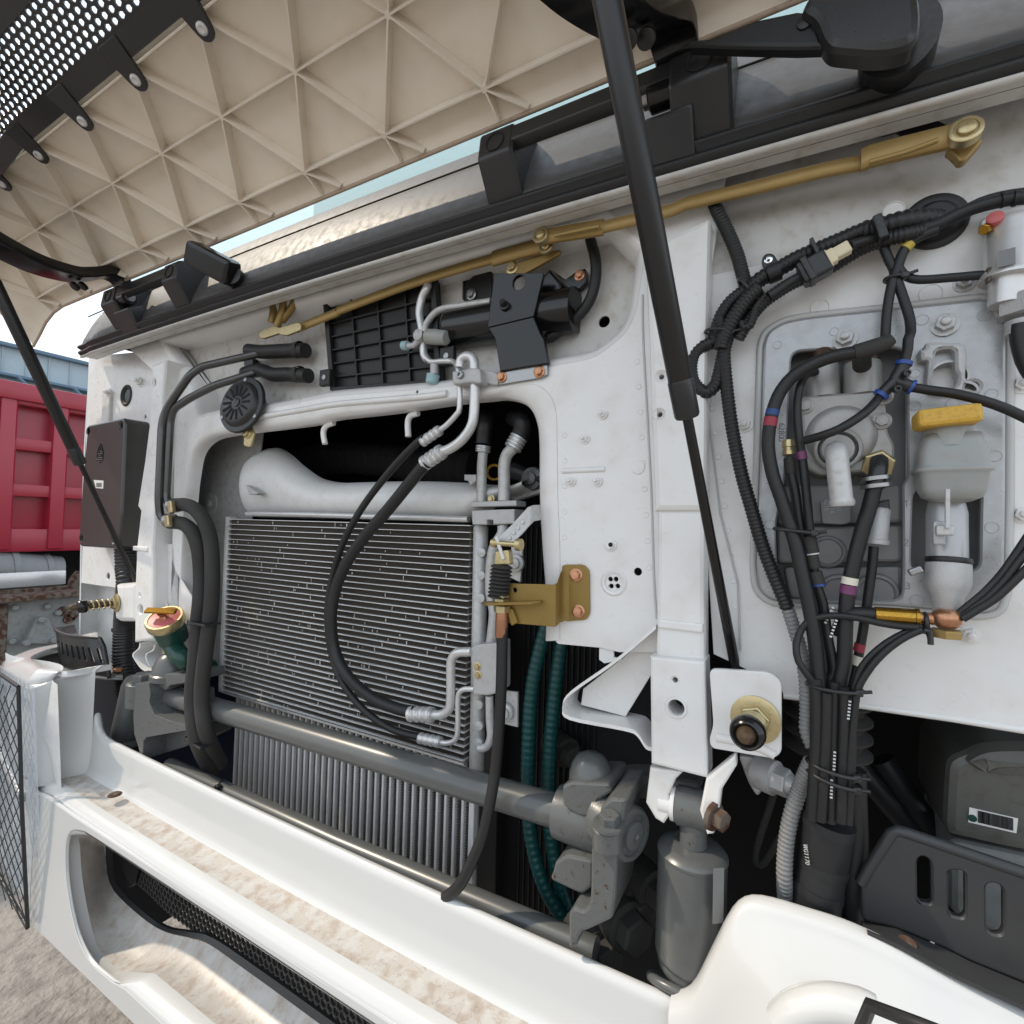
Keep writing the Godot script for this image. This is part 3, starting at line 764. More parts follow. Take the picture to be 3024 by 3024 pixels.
	mb = MB.new(); mb.tube([V(-.3614,2.0824,.085),V(-.371,2.0749,.085),V(-.2819,2.0218,.085)], 0.002, 6)
	part("wire_clip", mb, M.black_metal, k)

func wiper() -> void:
	var t := thing("windscreen_wiper", "large black wiper arm on a round pivot at the top right", "wiper arm", V(.8929,2.0017,.03))
	var mb := MB.new()
	mb.lathe(V(.8957,2.0106,.01), V(.8865,1.9901,.1) - V(.8957,2.0106,.01), [Vector2(-0.01, 0.050), Vector2(0.012, 0.048), Vector2(0.018, 0.044), Vector2(0.022, 0.034), Vector2(0.03, 0.033), Vector2(0.09, 0.034)], 30)
	part("pivot", mb, M.black_plastic, t)
	# head: thick block with a rounded right end
	var hd := PackedVector2Array([U(.8022,2.0275),U(.809,2.0424),U(.8981,2.0012),U(.8997,1.9773),U(.8983,1.9599),U(.8919,1.9528),U(.8763,1.954),U(.8614,1.9597),U(.8288,1.9776),U(.8229,1.9873),U(.8153,2.0123)])
	mb = MB.new(); mb.prism(MB.rnd(hd, 0.008), at_z(0.098), 0.032, 0.008, [], true)
	part("head", mb, M.black_plastic, t)
	mb = MB.new(); mb.prism(PackedVector2Array([U(.6922,2.0516),U(.7165,2.0488),U(.7606,2.049),U(.7999,2.0398),U(.8093,2.0343),U(.8164,2.0208),U(.8211,2.0041),U(.8234,1.9917),U(.8002,2.0009),U(.7436,2.0269),U(.6998,2.048)]), at_z(0.104), 0.014, 0.004)
	part("arm", mb, M.black_metal, t)
	mb = MB.new(); mb.lathe(V(.8063,2.0233,.116), Vector3.BACK, [Vector2(0, 0.0075), Vector2(0.004, 0.007), Vector2(0.005, 0.004), Vector2(0.005, 0)], 16)
	part("pin", mb, M.black_metal, t)

const R0 := Vector2(0.311, 2.214)
const R1 := Vector2(0.217, 2.169)
const R2 := Vector2(0.126, 2.102)
const R3 := Vector2(0.093, 2.080)

func flap_at(x: float, zy: Vector2, lift := 0.0) -> Vector3:
	var e := pow(clampf((absf(x) - 0.98) / 0.24, 0.0, 1.0), 2.0)
	return Vector3(x, zy.y - 0.07 * e + lift * 0.86, zy.x - 0.02 * e - lift * 0.5)

func rib(t: Node3D, a: Vector3, b: Vector3, h := 0.019) -> void:
	var up := Vector3(0, 0.86, -0.5)
	var d := (b - a).normalized(); var s := d.cross(up).normalized()
	var mb := MB.new(); var w0 := 0.0012; var w1 := 0.0022
	var p := []
	for e in [a, b]:
		p.append([e - s * w0, e + s * w0, e + up * h + s * w1, e + up * h - s * w1])
	mb.face([p[0][0], p[0][1], p[1][1], p[1][0]], -up)
	mb.face([p[0][1], p[0][2], p[1][2], p[1][1]], s)
	mb.face([p[0][0], p[0][3], p[1][3], p[1][0]], -s)
	part("rib", mb, M.beige, t)

func flap() -> void:
	var t := thing("front_flap", "raised front flap, its dusty beige ribbed underside and black mesh grille overhead", "flap", flap_at(0.0, R3))
	var xs := []
	for i in 41: xs.append(lerpf(-1.24, 1.24, i / 40.0))
	var zy := [Vector2(0.086, 2.077), R3, R3.lerp(R2, 0.5), R2, R2.lerp(R1, 0.5), R1, R1.lerp(R0, 0.5), R0, R0 + Vector2(0.014, 0.008)]
	var g := []
	for q in zy:
		var row := []
		for x in xs: row.append(flap_at(x, q, 0.019 if q.x > 0.1 else (0.010 if q.x > 0.09 else 0.002)))
		g.append(row)
	var mb := MB.new(); mb.slab(g, Vector3(0, 0.006, -0.003))
	part("skin", mb, M.beige, t)
	# worn rim along the hinge edge
	mb = MB.new(); var pl := []
	for x in xs: pl.append(flap_at(x, R3 + Vector2(-0.006, -0.002), 0.004))
	mb.tube(pl, 0.0035, 8); part("rim", mb, M.beige_worn, t)
	var n0 := []; var n1 := []; var n2 := []
	for k in range(-8, 9):
		n0.append(0.05 + 0.1835 * k); n1.append(0.143 + 0.1835 * k); n2.append(0.238 + 0.1835 * k)
	for k in 17:
		var inx := func(x: float) -> bool: return absf(x) < 1.2
		if k < 16:
			for q in [[n0, R0], [n1, R1], [n2, R2]]:
				if inx.call(q[0][k]) and inx.call(q[0][k + 1]): rib(t, flap_at(q[0][k], q[1]), flap_at(q[0][k + 1], q[1]))
			if inx.call(n0[k + 1]) and inx.call(n1[k]): rib(t, flap_at(n0[k + 1], R0), flap_at(n1[k], R1))
			if inx.call(n1[k + 1]) and inx.call(n2[k]): rib(t, flap_at(n1[k + 1], R1), flap_at(n2[k], R2))
		if inx.call(n0[k]) and inx.call(n1[k]): rib(t, flap_at(n0[k], R0), flap_at(n1[k], R1))
		if inx.call(n1[k]) and inx.call(n2[k]): rib(t, flap_at(n1[k], R1), flap_at(n2[k], R2))
		if inx.call(n2[k]):
			rib(t, flap_at(n2[k], R2), flap_at(n2[k] + 0.004, R3))
			rib(t, flap_at(n2[k], R2), flap_at(n2[k] + 0.052, R3))
			for q in [[n1[k], R1], [n2[k], R2]]:
				mb = MB.new(); mb.lathe(flap_at(q[0], q[1], -0.0005), Vector3(0, 0.86, -0.5), [Vector2(0, 0), Vector2(0, 0.0045), Vector2(0.019, 0.0065)], 10, false)
				part("rib_boss", mb, M.beige, t)
	# clips that hold the grille
	for k in 17:
		if absf(n0[k]) < 1.15:
			var c := flap_at(n0[k] + 0.004, R0 + Vector2(-0.012, -0.006), -0.004)
			mb = MB.new()
			var b := MB.facing(Vector3(0.15, -0.86, 0.5), Vector3(0, 0.5, 0.86))
			var o := PackedVector2Array([Vector2(-0.015, 0.0), Vector2(-0.011, -0.012), Vector2(0, -0.017), Vector2(0.011, -0.012), Vector2(0.015, 0.0), Vector2(0.024, 0.05), Vector2(-0.024, 0.05)])
			mb.prism(MB.rnd(o, 0.005), Transform3D(b, c), 0.006, 0.0015)
			var cl := part("grille_clip", mb, M.black_plastic, t)
			mb = MB.new(); mb.lathe(c + b.z * 0.006, b.z, [Vector2(0, 0.0085), Vector2(0.002, 0.008), Vector2(0.0035, 0.005), Vector2(0.0025, 0.003), Vector2(0.0025, 0)], 16)
			part("screw", mb, M.aluminium, cl)
	grille(t)

func grille(t: Node3D) -> void:
	# frame strips and the perforated field between them
	var a := Vector2(0.318, 2.217); var b := Vector2(0.345, 2.232); var c := Vector2(0.409, 2.2705); var d := Vector2(0.50, 2.325)
	var mb := MB.new(); var g := []
	for q in [a, b]:
		g.append([flap_at(-1.22, q, -0.002), flap_at(-0.5, q, -0.002), flap_at(0.2, q, -0.002), flap_at(1.2, q, -0.002)])
	mb.slab(g, Vector3(0, 0.008, -0.005))
	g = []
	for q in [c, d]: g.append([flap_at(-1.22, q), flap_at(-0.5, q), flap_at(0.2, q), flap_at(1.2, q)])
	mb.slab(g, Vector3(0, 0.012, -0.007))
	var frame := part("grille_frame", mb, M.black_plastic, t)
	# honeycomb of bars: each cell ring drawn as flat struts
	mb = MB.new()
	var px := 0.0205; var pz := 0.0105
	var up := Vector3(0, 0.86, -0.5); var rows := int((b.distance_to(c)) / pz) + 1
	var at := func(x: float, v: float) -> Vector3: return flap_at(x, b.lerp(c, v / b.distance_to(c)), 0.002)
	var strut := func(p: Vector3, q: Vector3, w: float) -> void:
		var dd := (q - p).normalized(); var s := dd.cross(up).normalized() * w
		var k := up * 0.004
		mb.face([p - s, p + s, q + s, q - s], -up)
		mb.face([p + s, p + s + k, q + s + k, q + s], s)
		mb.face([p - s, p - s + k, q - s + k, q - s], -s)
		mb.face([p - s + k, p + s + k, q + s + k, q - s + k], up)
	for r in rows:
		var v := r * pz
		var x := -1.2 + (px * 0.5 if r % 2 else 0.0)
		while x < 1.15:
			# zigzag along x, and a short link to the next row
			var y0: float = v; var y1: float = v + pz * 0.34
			var p0: Vector3 = at.call(x, y0); var p1: Vector3 = at.call(x + px * 0.5, y1); var p2: Vector3 = at.call(x + px, y0)
			strut.call(p0, p1, 0.0025); strut.call(p1, p2, 0.0025)
			strut.call(p1, at.call(x + px * 0.5, v + pz), 0.0032)
			x += px
	part("mesh", mb, M.black_plastic, frame, "", "stuff")

func hinge_arm(s: float, label: String) -> void:
	var t := thing("hinge_arm", label, "hinge arm", Vector3(0.672 * s, 2.02, 0.085), "arms that carry the flap")
	var path := [Vector3(0.675, 2.045, 0.092), Vector3(0.672, 2.075, 0.085), Vector3(0.668, 2.085, 0.11), Vector3(0.655, 2.060, 0.15), Vector3(0.635, 2.035, 0.20), Vector3(0.605, 2.022, 0.29), Vector3(0.58, 2.05, 0.40), Vector3(0.57, 2.15, 0.46), Vector3(0.57, 2.28, 0.48)]
	var p := MB.smooth(path, 0.012); var g := []; var n := p.size()
	for i in n:
		var q: Vector3 = p[i]; var d: Vector3 = p[mini(i + 1, n - 1)] - p[maxi(i - 1, 0)]
		var nn := Vector3(0, d.z, -d.y).normalized()
		var w := lerpf(0.024, 0.040, clampf(float(i) / n * 2.0, 0, 1))
		var row := []
		for k in [[-1.0, 0.016], [-1.0, 0.0], [-0.93, -0.003], [0.93, -0.003], [1.0, 0.0], [1.0, 0.016]]:
			var v: Vector3 = q + Vector3(w * k[0], 0, 0) + nn * k[1]
			row.append(Vector3(v.x * s, v.y, v.z))
		g.append(row)
	var mb := MB.new(); mb.slab(g, Vector3(0.0, 0.003, 0.0), s > 0)
	part("channel", mb, M.black_gloss, t)
	mb = MB.new(); mb.lathe(Vector3(0.672 * s - 0.034, 2.04, 0.078), Vector3.RIGHT, [Vector2(0, 0.016), Vector2(0.002, 0.018), Vector2(0.066, 0.018), Vector2(0.068, 0.016)], 20)
	part("barrel", mb, M.black_gloss, t)
	mb = MB.new(); mb.lathe(Vector3(0.672 * s - 0.041, 2.04, 0.078), Vector3.RIGHT, [Vector2(0, 0.011), Vector2(0.082, 0.011)], 14)
	part("pin", mb, M.steel, t)
	for k in 2:
		mb = MB.new(); mb.lathe(Vector3((0.642 + 0.014 * k) * s, 2.022 + 0.012 * k, 0.185 - 0.02 * k), Vector3(0, -0.8, 0.6), [Vector2(-0.004, 0.010), Vector2(0.003, 0.010), Vector2(0.005, 0.007), Vector2(0.005, 0)], 16)
		part("bolt", mb, M.black_metal, t)

func gas_strut(s: float, label: String) -> void:
	var a := Vector3(0.738 * s, 1.33, -0.01 + 0.0); var m := Vector3(0.700 * s, 1.6245, 0.137)
	var d := (m - a).normalized()
	var t := thing("gas_strut", label, "gas strut", a, "gas struts that hold up the flap")
	var L := a.distance_to(m)
	var mb := MB.new(); mb.lathe(a, d, [Vector2(-0.01, 0.0065), Vector2(0.0, 0.0065), Vector2(L, 0.0055)], 14)
	part("rod", mb, M.black_gloss, t)
	mb = MB.new(); mb.lathe(a, d, [Vector2(L - 0.002, 0.008), Vector2(L, 0.0112), Vector2(L + 0.03, 0.0118), Vector2(L + 0.031, 0.0124), Vector2(L + 0.40, 0.0124), Vector2(L + 0.41, 0.008), Vector2(L + 0.46, 0.007)], 22)
	part("cylinder", mb, M.black_metal, t)
	mb = MB.new(); mb.lathe(a, d, [Vector2(L - 0.003, 0.0118), Vector2(L + 0.0, 0.0132), Vector2(L + 0.036, 0.0132), Vector2(L + 0.038, 0.0125)], 22)
	part("end_sleeve", mb, M.black_plastic, t)
	mb = MB.new(); mb.lathe(a - d * 0.02, Vector3(s * 0.6, -0.2, 0.5), [Vector2(-0.008, 0.007), Vector2(0.012, 0.007)], 12)
	part("ball_stud", mb, M.steel, t)

func wiper_linkage() -> void:
	var t := thing("wiper_linkage", "long gold zinc plated wiper linkage rods running under the cowl", "wiper linkage", V(.4559,1.9497,.01))
	var rod := func(pts: Array, w: float, called := "rod") -> void:
		# pressed channel: a rounded strip
		var mb := MB.new(); var q := MB.smooth(pts, 0.03); var g := []
		for k in 11:
			var u := PI * (k / 10.0 * 1.3 - 0.15)
			var row := []
			for p in q: row.append(p + Vector3(0, cos(u) * w * 0.88, sin(u) * w * 0.4))
			g.append(row)
		mb.slab(g, Vector3(0, 0, -0.003))
		part(called, mb, M.zinc_gold, t)
	rod.call([V(.9574,1.9151,.035),V(.9328,1.917,.033),V(.8712,1.9209,.03),V(.8632,1.9166,.03)], 0.014)
	rod.call([V(.8705,1.9204,.022),V(.8302,1.9244,.022),V(.7565,1.9262,.022),V(.6734,1.9293,.022),V(.6559,1.9261,.022),V(.5589,1.9282,.022)], 0.0095)
	rod.call([V(.5608,1.9295,.02),V(.5153,1.9343,.02),V(.461,1.9404,.02)], 0.0135)
	for q in [[V(.4899,1.9281,.032),V(.5469,1.9248,.032),V(.5598,1.9238,.032)], [V(.8691,1.9016,.05),V(.8993,1.9019,.05),V(.9266,1.9055,.05)]]:
		var mb := MB.new(); mb.tube(q, 0.0026, 8); part("bead", mb, M.zinc_gold, t)
	rod.call([V(.4709,1.9387,0),V(.4236,1.9392,0),V(.3652,1.9388,0)], 0.014)
	rod.call([V(.3661,1.9414,-.004),V(.2997,1.9409,-.004),V(.184,1.9363,-.004),V(.005,1.9209,-.004),V(.005,1.9191,-.004),V(-.0878,1.9085,-.004),V(-.1202,1.9047,-.004)], 0.0095)
	for q in [[V(.9505,1.9142,.044), 0.0145, 0.010], [V(.4653,1.9373,.03), 0.0125, 0.008], [V(.4654,1.9309,.01), 0.012, 0.006]]:
		var mb := MB.new(); mb.lathe(q[0], Vector3(0.0, 0.15, 1), [Vector2(-q[2], q[1]), Vector2(-0.001, q[1]), Vector2(0, q[1] * 0.92), Vector2(0.0, q[1] * 0.72), Vector2(-0.0015, q[1] * 0.66), Vector2(-0.0015, q[1] * 0.58), Vector2(0.002, q[1] * 0.54), Vector2(0.003, q[1] * 0.45), Vector2(0.0034, 0)], 24)
		part("joint", mb, M.zinc_pale, t)
	var mb := MB.new(); mb.prism(MB.rnd(PackedVector2Array([U(.3846,1.9133),U(.3876,1.9243),U(.4038,1.9278),U(.46,1.9301),U(.4823,1.9302),U(.4816,1.9235),U(.4267,1.9069),U(.3965,1.9015)]), 0.006), at_z(-0.014), 0.006, 0.0015)
	part("crank", mb, M.zinc_gold, t)
	mb = MB.new(); mb.bolt(V(.3976,1.9197,-.008), Vector3(0.1, 0.1, 1), 0.0075)
	part("crank_nut", mb, M.zinc_pale, t)
	mb = MB.new(); mb.prism(MB.rnd(PackedVector2Array([U(.9484,1.9163),U(.9664,1.9118),U(.9677,1.9076),U(.954,1.8911),U(.9484,1.892),U(.9456,1.9004),U(.937,1.909)]), 0.006), at_z(0.014), 0.012, 0.002)
	part("crank", mb, M.zinc_gold, t)
	mb = MB.new(); mb.prism(MB.rnd(PackedVector2Array([U(.4976,1.9766),U(.5314,1.9712),U(.5316,1.9632),U(.5035,1.9682)]), 0.003), at_z(-0.02), 0.02, 0.002)
	part("bracket", mb, M.zinc_gold, t)
	# left end: two lever plates and a bent bracket
	for q in [PackedVector2Array([U(-.2256,1.9095),U(-.2108,1.9129),U(-.1758,1.9166),U(-.158,1.9079),U(-.1574,1.8965),U(-.2096,1.8935),U(-.2248,1.8978)]), PackedVector2Array([U(-.1639,1.9082),U(-.1001,1.9103),U(-.0902,1.9049),U(-.091,1.8923),U(-.1317,1.8879),U(-.1573,1.8939)])]:
		mb = MB.new(); mb.prism(MB.rnd(q, 0.004), at_z(0.004), 0.005, 0.001)
		part("lever", mb, M.zinc_pale, t)
	for q in [[V(-.1962,1.9294,0),V(-.1917,1.9518,0),V(-.1936,1.983,0)], [V(-.1681,1.9303,-.005),V(-.1462,1.9454,-.005),V(-.1305,1.9651,-.005),V(-.1313,1.9804,-.005)], [V(-.1752,1.9175,.002),V(-.1596,1.9451,.002),V(-.1557,1.9748,.002)]]:
		mb = MB.new(); mb.tube(MB.smooth(q, 0.02), 0.008, 8)
		part("bracket", mb, M.zinc_gold, t)
	mb = MB.new(); mb.prism(PackedVector2Array([U(.8924,1.9716),U(.9302,1.9666),U(.9482,1.9491),U(.9101,1.9479)]), at_z(-0.006), 0.004, 0.0005)
	single("dark_opening", mb, M.void, "dark rectangular opening above the gold linkage at right", "opening")

func condenser() -> void:
	var t := thing("condenser", "flat aluminium air conditioning condenser with many thin horizontal tubes in the open bay", "condenser", Vector3(-0.07, 1.065, -0.075))
	var x0 := -0.430; var x1 := 0.290; var top := 1.499; var bot := 1.078; var N := 35
	var mb := MB.new()
	var p := (top - bot) / (N - 1)
	for i in N:
		mb = MB.new(); mb.box(Transform3D(Basis(), Vector3((x0 + x1) / 2, top - p * i, -0.0785)), Vector3(x1 - x0, 0.0016, 0.021), 0.0008)
		part("tube", mb, M.tube, t)
	mb = MB.new()
	var rng := RandomNumberGenerator.new(); rng.seed = 4
	for i in N - 1:
		var ya := top - p * i - 0.001; var yb := top - p * (i + 1) + 0.001
		var x := x0 + 0.004; var up := true
		while x < x1 - 0.004:
			var w := 0.0016 + rng.randf_range(-0.0002, 0.0002); var jz := rng.randf_range(-0.0012, 0.0004) * (4.0 if rng.randf() < 0.03 else 1.0)
			var a := Vector3(x, ya if up else yb, -0.0725 + jz); var b := Vector3(x + w, yb if up else ya, -0.0725 + jz)
			mb.face([a, b, b - Vector3(0, 0, 0.013), a - Vector3(0, 0, 0.013)], Vector3(-1, 0, 0.2))
			x += w; up = not up
	part("fins", mb, M.fins, t, "", "stuff")
	mb = MB.new(); mb.box(Transform3D(Basis(), Vector3((x0 + x1) / 2, (top + bot) / 2, -0.084)), Vector3(x1 - x0 - 0.006, top - bot, 0.015), 0.0); part("core", mb, M.fins, t)
	mb = MB.new()
	for i in 170:
		var w := rng.randf_range(0.0008, 0.0022); var h := rng.randf_range(0.003, 0.009)
		var c := Vector3(lerpf(x0 + 0.02, x1 - 0.02, rng.randf()), top - p * (rng.randi_range(0, N - 2) + 0.5), -0.0685)
		mb.box(Transform3D(Basis(Vector3.BACK, rng.randf_range(-0.12, 0.12)) * Basis(Vector3.UP, rng.randf_range(-0.6, 0.6)), c), Vector3(w, h, 0.0012), 0.0)
	part("bent_fins", mb, M.aluminium_dull, t, "", "stuff")
	# headers
	mb = MB.new(); mb.lathe(V(.309,1.5002,-.075), V(.3143,1.0718,-.075) - V(.309,1.5002,-.075), [Vector2(0, 0.010), Vector2(0.004, 0.0135), Vector2(0.44, 0.0135), Vector2(0.447, 0.010)], 18)
	part("header", mb, M.aluminium_dull, t)
	mb = MB.new(); mb.box(Transform3D(Basis(), Vector3(-0.437, 1.288, -0.079)), Vector3(0.014, 0.435, 0.024), 0.003)
	part("header", mb, M.aluminium_dull, t)
	mb = MB.new()
	for i in N: mb.box(Transform3D(Basis(), Vector3(-0.4305, top - p * i, -0.079)), Vector3(0.010, 0.0062, 0.021), 0.002)
	part("tube_collars", mb, M.aluminium_dull, t, "", "stuff")
	mb = MB.new(); mb.box(Transform3D(Basis(), Vector3(-0.47, 1.27, -0.10)), Vector3(0.038, 0.40, 0.012), 0.003)
	part("side_plate", mb, M.silver_paint, t)
	mb = MB.new(); mb.box(Transform3D(Basis(), Vector3(-0.07, 1.0715, -0.079)), Vector3(0.72, 0.005, 0.02), 0.001)
	part("bottom_rail", mb, M.aluminium, t)
	for q in [V(.3199,1.4522,-.062),V(.3201,1.4121,-.062),V(.3207,1.3721,-.062),V(.3232,1.1866,-.062),V(.3244,1.1504,-.062),V(.3254,1.1204,-.062)]:
		mb = MB.new(); mb.lathe(q, Vector3(0.1, 0, 1), [Vector2(-0.004, 0.009), Vector2(0.001, 0.008), Vector2(0.002, 0)], 12); part("rivet", mb, M.aluminium_dull, t)
	# connection blocks
	mb = MB.new(); mb.prism(MB.rnd(PackedVector2Array([U(.3015,1.5415),U(.3931,1.5438),U(.3944,1.5341),U(.3018,1.5316)]), 0.002), at_z(-0.085), 0.035, 0.002)
	part("block", mb, M.cast_aluminium, t)
	mb = MB.new(); mb.prism(MB.rnd(PackedVector2Array([U(.3072,1.5258),U(.3929,1.5288),U(.3936,1.5045),U(.352,1.5016),U(.3511,1.5097),U(.3395,1.5095),U(.3397,1.5013),U(.3098,1.5007)]), 0.002), at_z(-0.085), 0.04, 0.002)
	part("block", mb, M.cast_aluminium, t)
	mb = MB.new(); mb.prism(MB.rnd(PackedVector2Array([U(.3142,1.2872),U(.3301,1.2962),U(.3698,1.3045),U(.3725,1.2212),U(.3539,1.2134),U(.3241,1.2095),U(.3231,1.2395)]), 0.005), at_z(-0.085), 0.045, 0.003)
	part("block", mb, M.cast_aluminium, t)
	for q in [V(.332,1.2594,-.04),V(.3336,1.2453,-.04),V(.338,1.5466,-.06)]:
		mb = MB.new(); mb.bolt(q, Vector3(0, 0.0, 1), 0.005); part("bolt", mb, M.zinc_pale, t)
	# bypass pipe
	mb = MB.new(); mb.tube(MB.smooth([V(.3624,1.5011,-.06),V(.3628,1.4875,-.06),V(.3461,1.4596,-.06),V(.3412,1.4228,-.06),V(.3425,1.3834,-.06),V(.3506,1.3509,-.06),V(.3488,1.3205,-.06),V(.346,1.2976,-.06)], 0.01), 0.0095, 14)
	part("pipe", mb, M.aluminium_dull, t)
	mb = MB.new(); mb.tube(MB.smooth([V(.3513,1.2102,-.05),V(.3533,1.1693,-.05),V(.3562,1.1434,-.05),V(.3488,1.1241,-.05),V(.3332,1.1175,-.05)], 0.008), 0.0068, 12)
	part("pipe", mb, M.aluminium_dull, t)
	mb = MB.new(); mb.prism(PackedVector2Array([U(.3689,1.2168),U(.3946,1.2185),U(.3963,1.16),U(.3689,1.1601)]), at_z(-0.075), 0.005, 0.001)
	mb.prism(PackedVector2Array([U(.3753,1.4652),U(.3975,1.4646),U(.3942,1.4047),U(.3717,1.4121)]), at_z(-0.075), 0.005, 0.001)
	part("mount_plate", mb, M.aluminium_dull, t)
	for q in [V(.3739,1.1832,-.066),V(.3869,1.4373,-.066)]:
		mb = MB.new(); mb.lathe(q, Vector3(0.2, 0, 1), [Vector2(0, 0.016), Vector2(0.006, 0.015), Vector2(0.008, 0.010), Vector2(0.012, 0.009), Vector2(0.013, 0)], 18); part("rubber_mount", mb, M.aluminium_dull, t)

func air_pipe(label: String, pts: Array, r: float, called := "ac_pipe") -> void:
	var mb := MB.new(); mb.tube(MB.smooth(pts, 0.008), r, 14)
	single(called, mb, M.aluminium, label, "pipe", "")

func ferrule(t: Node3D, a: Vector3, b: Vector3, r: float, m: Material = null) -> void:
	var L := a.distance_to(b); var prof := [Vector2(0, r * 0.8), Vector2(0.001, r)]
	for k in 4:
		var u := L * (k + 0.5) / 4.0
		prof.append_array([Vector2(u - L * 0.09, r * 1.06), Vector2(u + L * 0.02, r * 1.08), Vector2(u + L * 0.06, r * 0.9), Vector2(u + L * 0.10, r * 0.9)])
	prof.append_array([Vector2(L - 0.001, r * 1.02), Vector2(L, r * 0.8)])
	var mb := MB.new(); mb.lathe(a, b - a, prof, 18); part("ferrule", mb, m if m else M.aluminium, t)

func ac_hoses() -> void:
	var t := thing("ac_hose", "thick black air conditioning hose looping down in front of the condenser", "hose", V(.0205,1.2988,0))
	var mb := MB.new()
	mb.hose([V(.2523,1.6055,.014),V(.234,1.5899,.012),V(.1639,1.5274,.005),V(.1029,1.4758,0),V(.0572,1.4238,0),V(.0299,1.3712,0),V(.0198,1.3141,0),V(.026,1.2527,-.005),V(.0654,1.2063,-.005),V(.1106,1.1725,-.02),V(.1629,1.1565,-.035),V(.2026,1.1561,-.04)], 0.0108, 16)
	part("hose", mb, M.rubber, t)
	ferrule(t, V(.2442,1.603,.012), V(.2859,1.6234,.014), 0.0125)
	ferrule(t, V(.189,1.1514,-.037), V(.2402,1.1585,-.042), 0.0132)
	mb = MB.new(); mb.tube(MB.smooth([V(.2841,1.622,.014),V(.3019,1.627,.014),V(.3227,1.6389,.014),V(.3399,1.658,.014),V(.346,1.6804,.014),V(.3463,1.732,.014),V(.3448,1.7552,.014),V(.3416,1.7706,.014),V(.33,1.7775,.014),V(.318,1.7733,.014),V(.3149,1.7605,.014)], 0.006), 0.0082, 16)
	part("upper_pipe", mb, M.aluminium, t)
	mb = MB.new(); mb.tube(MB.smooth([V(.2382,1.1581,-.042),V(.2594,1.1633,-.042),V(.2749,1.1771,-.042),V(.2771,1.1989,-.042),V(.2765,1.2171,-.042),V(.2756,1.241,-.042),V(.2767,1.2626,-.042),V(.2894,1.2761,-.042),V(.3185,1.282,-.042)], 0.006), 0.0082, 14)
	part("lower_pipe", mb, M.aluminium, t)
	t = thing("ac_hose", "thin black air conditioning hose looping beside the thick one", "hose", V(.0093,1.3181,0))
	mb = MB.new()
	mb.hose([V(.2433,1.6482,.012),V(.2188,1.6352,.01),V(.1602,1.5929,.004),V(.0898,1.5253,0),V(.0362,1.4532,-.005),V(.0052,1.3787,-.01),V(-.002,1.3155,-.01),V(.0103,1.2496,-.01),V(.0407,1.1959,-.01),V(.0915,1.1461,-.02),V(.1517,1.1163,-.035),V(.2187,1.1111,-.045)], 0.0068, 12)
	part("hose", mb, M.rubber, t)
	ferrule(t, V(.2373,1.6409,.01), V(.2776,1.6598,.012), 0.0088)
	ferrule(t, V(.2093,1.1104,-.043), V(.2571,1.1125,-.045), 0.0095)
	mb = MB.new(); mb.tube(MB.smooth([V(.2758,1.659,.012),V(.2926,1.6674,.013),V(.3123,1.6833,.014),V(.3173,1.693,.014),V(.3159,1.7326,.014),V(.31,1.7602,.012),V(.289,1.779,-.004),V(.2685,1.783,-.004),V(.2418,1.7854,-.004),V(.2298,1.7933,-.004)], 0.006), 0.0048, 12)
	part("upper_pipe", mb, M.aluminium, t)
	mb = MB.new(); mb.tube(MB.smooth([V(.2291,1.7911,-.01),V(.22,1.8019,-.01),V(.2178,1.8165,-.01),V(.2172,1.8324,-.01),V(.2105,1.8597,-.01),V(.2056,1.883,-.01),V(.2106,1.9077,-.01),V(.2219,1.9246,-.01),V(.2113,1.9485,-.03)], 0.006), 0.0072, 14)
	part("riser", mb, M.aluminium, t)
	mb = MB.new(); mb.tube(MB.smooth([V(.2552,1.1121,-.045),V(.2742,1.1155,-.045),V(.2896,1.1274,-.045),V(.2917,1.1521,-.045),V(.2903,1.1913,-.045),V(.2934,1.2071,-.045),V(.3043,1.2145,-.045),V(.3241,1.218,-.045)], 0.005), 0.0048, 12)
	part("lower_pipe", mb, M.aluminium, t)
	# clamp that carries both pipes
	t = thing("pipe_clamp", "cast aluminium clamp with a hex socket bolt around two pipes above the bay", "clamp", V(.3267,1.7441,.01))
	mb = MB.new(); mb.prism(MB.rnd(PackedVector2Array([U(.3093,1.7514),U(.3369,1.7508),U(.3436,1.7528),U(.3637,1.7488),U(.3668,1.7274),U(.3629,1.725),U(.3445,1.7286),U(.3111,1.7289)]), 0.004), at_z(0.004), 0.024, 0.003)
	part("body", mb, M.cast_aluminium, t)
	mb = MB.new(); mb.prism(MB.rnd(PackedVector2Array([U(.3532,1.753),U(.3773,1.7479),U(.3889,1.7394),U(.3862,1.7243),U(.3747,1.7264),U(.3544,1.735)]), 0.004), at_z(0.002), 0.008, 0.002)
	part("tongue", mb, M.cast_aluminium, t)
	mb = MB.new(); mb.lathe(V(.3276,1.7425,.028), Vector3.BACK, [Vector2(0, 0.0068), Vector2(0.004, 0.0066), Vector2(0.005, 0.0055), Vector2(0.005, 0.0034), Vector2(0.002, 0.0030), Vector2(0.002, 0)], 16)
	part("socket_bolt", mb, M.steel, t)
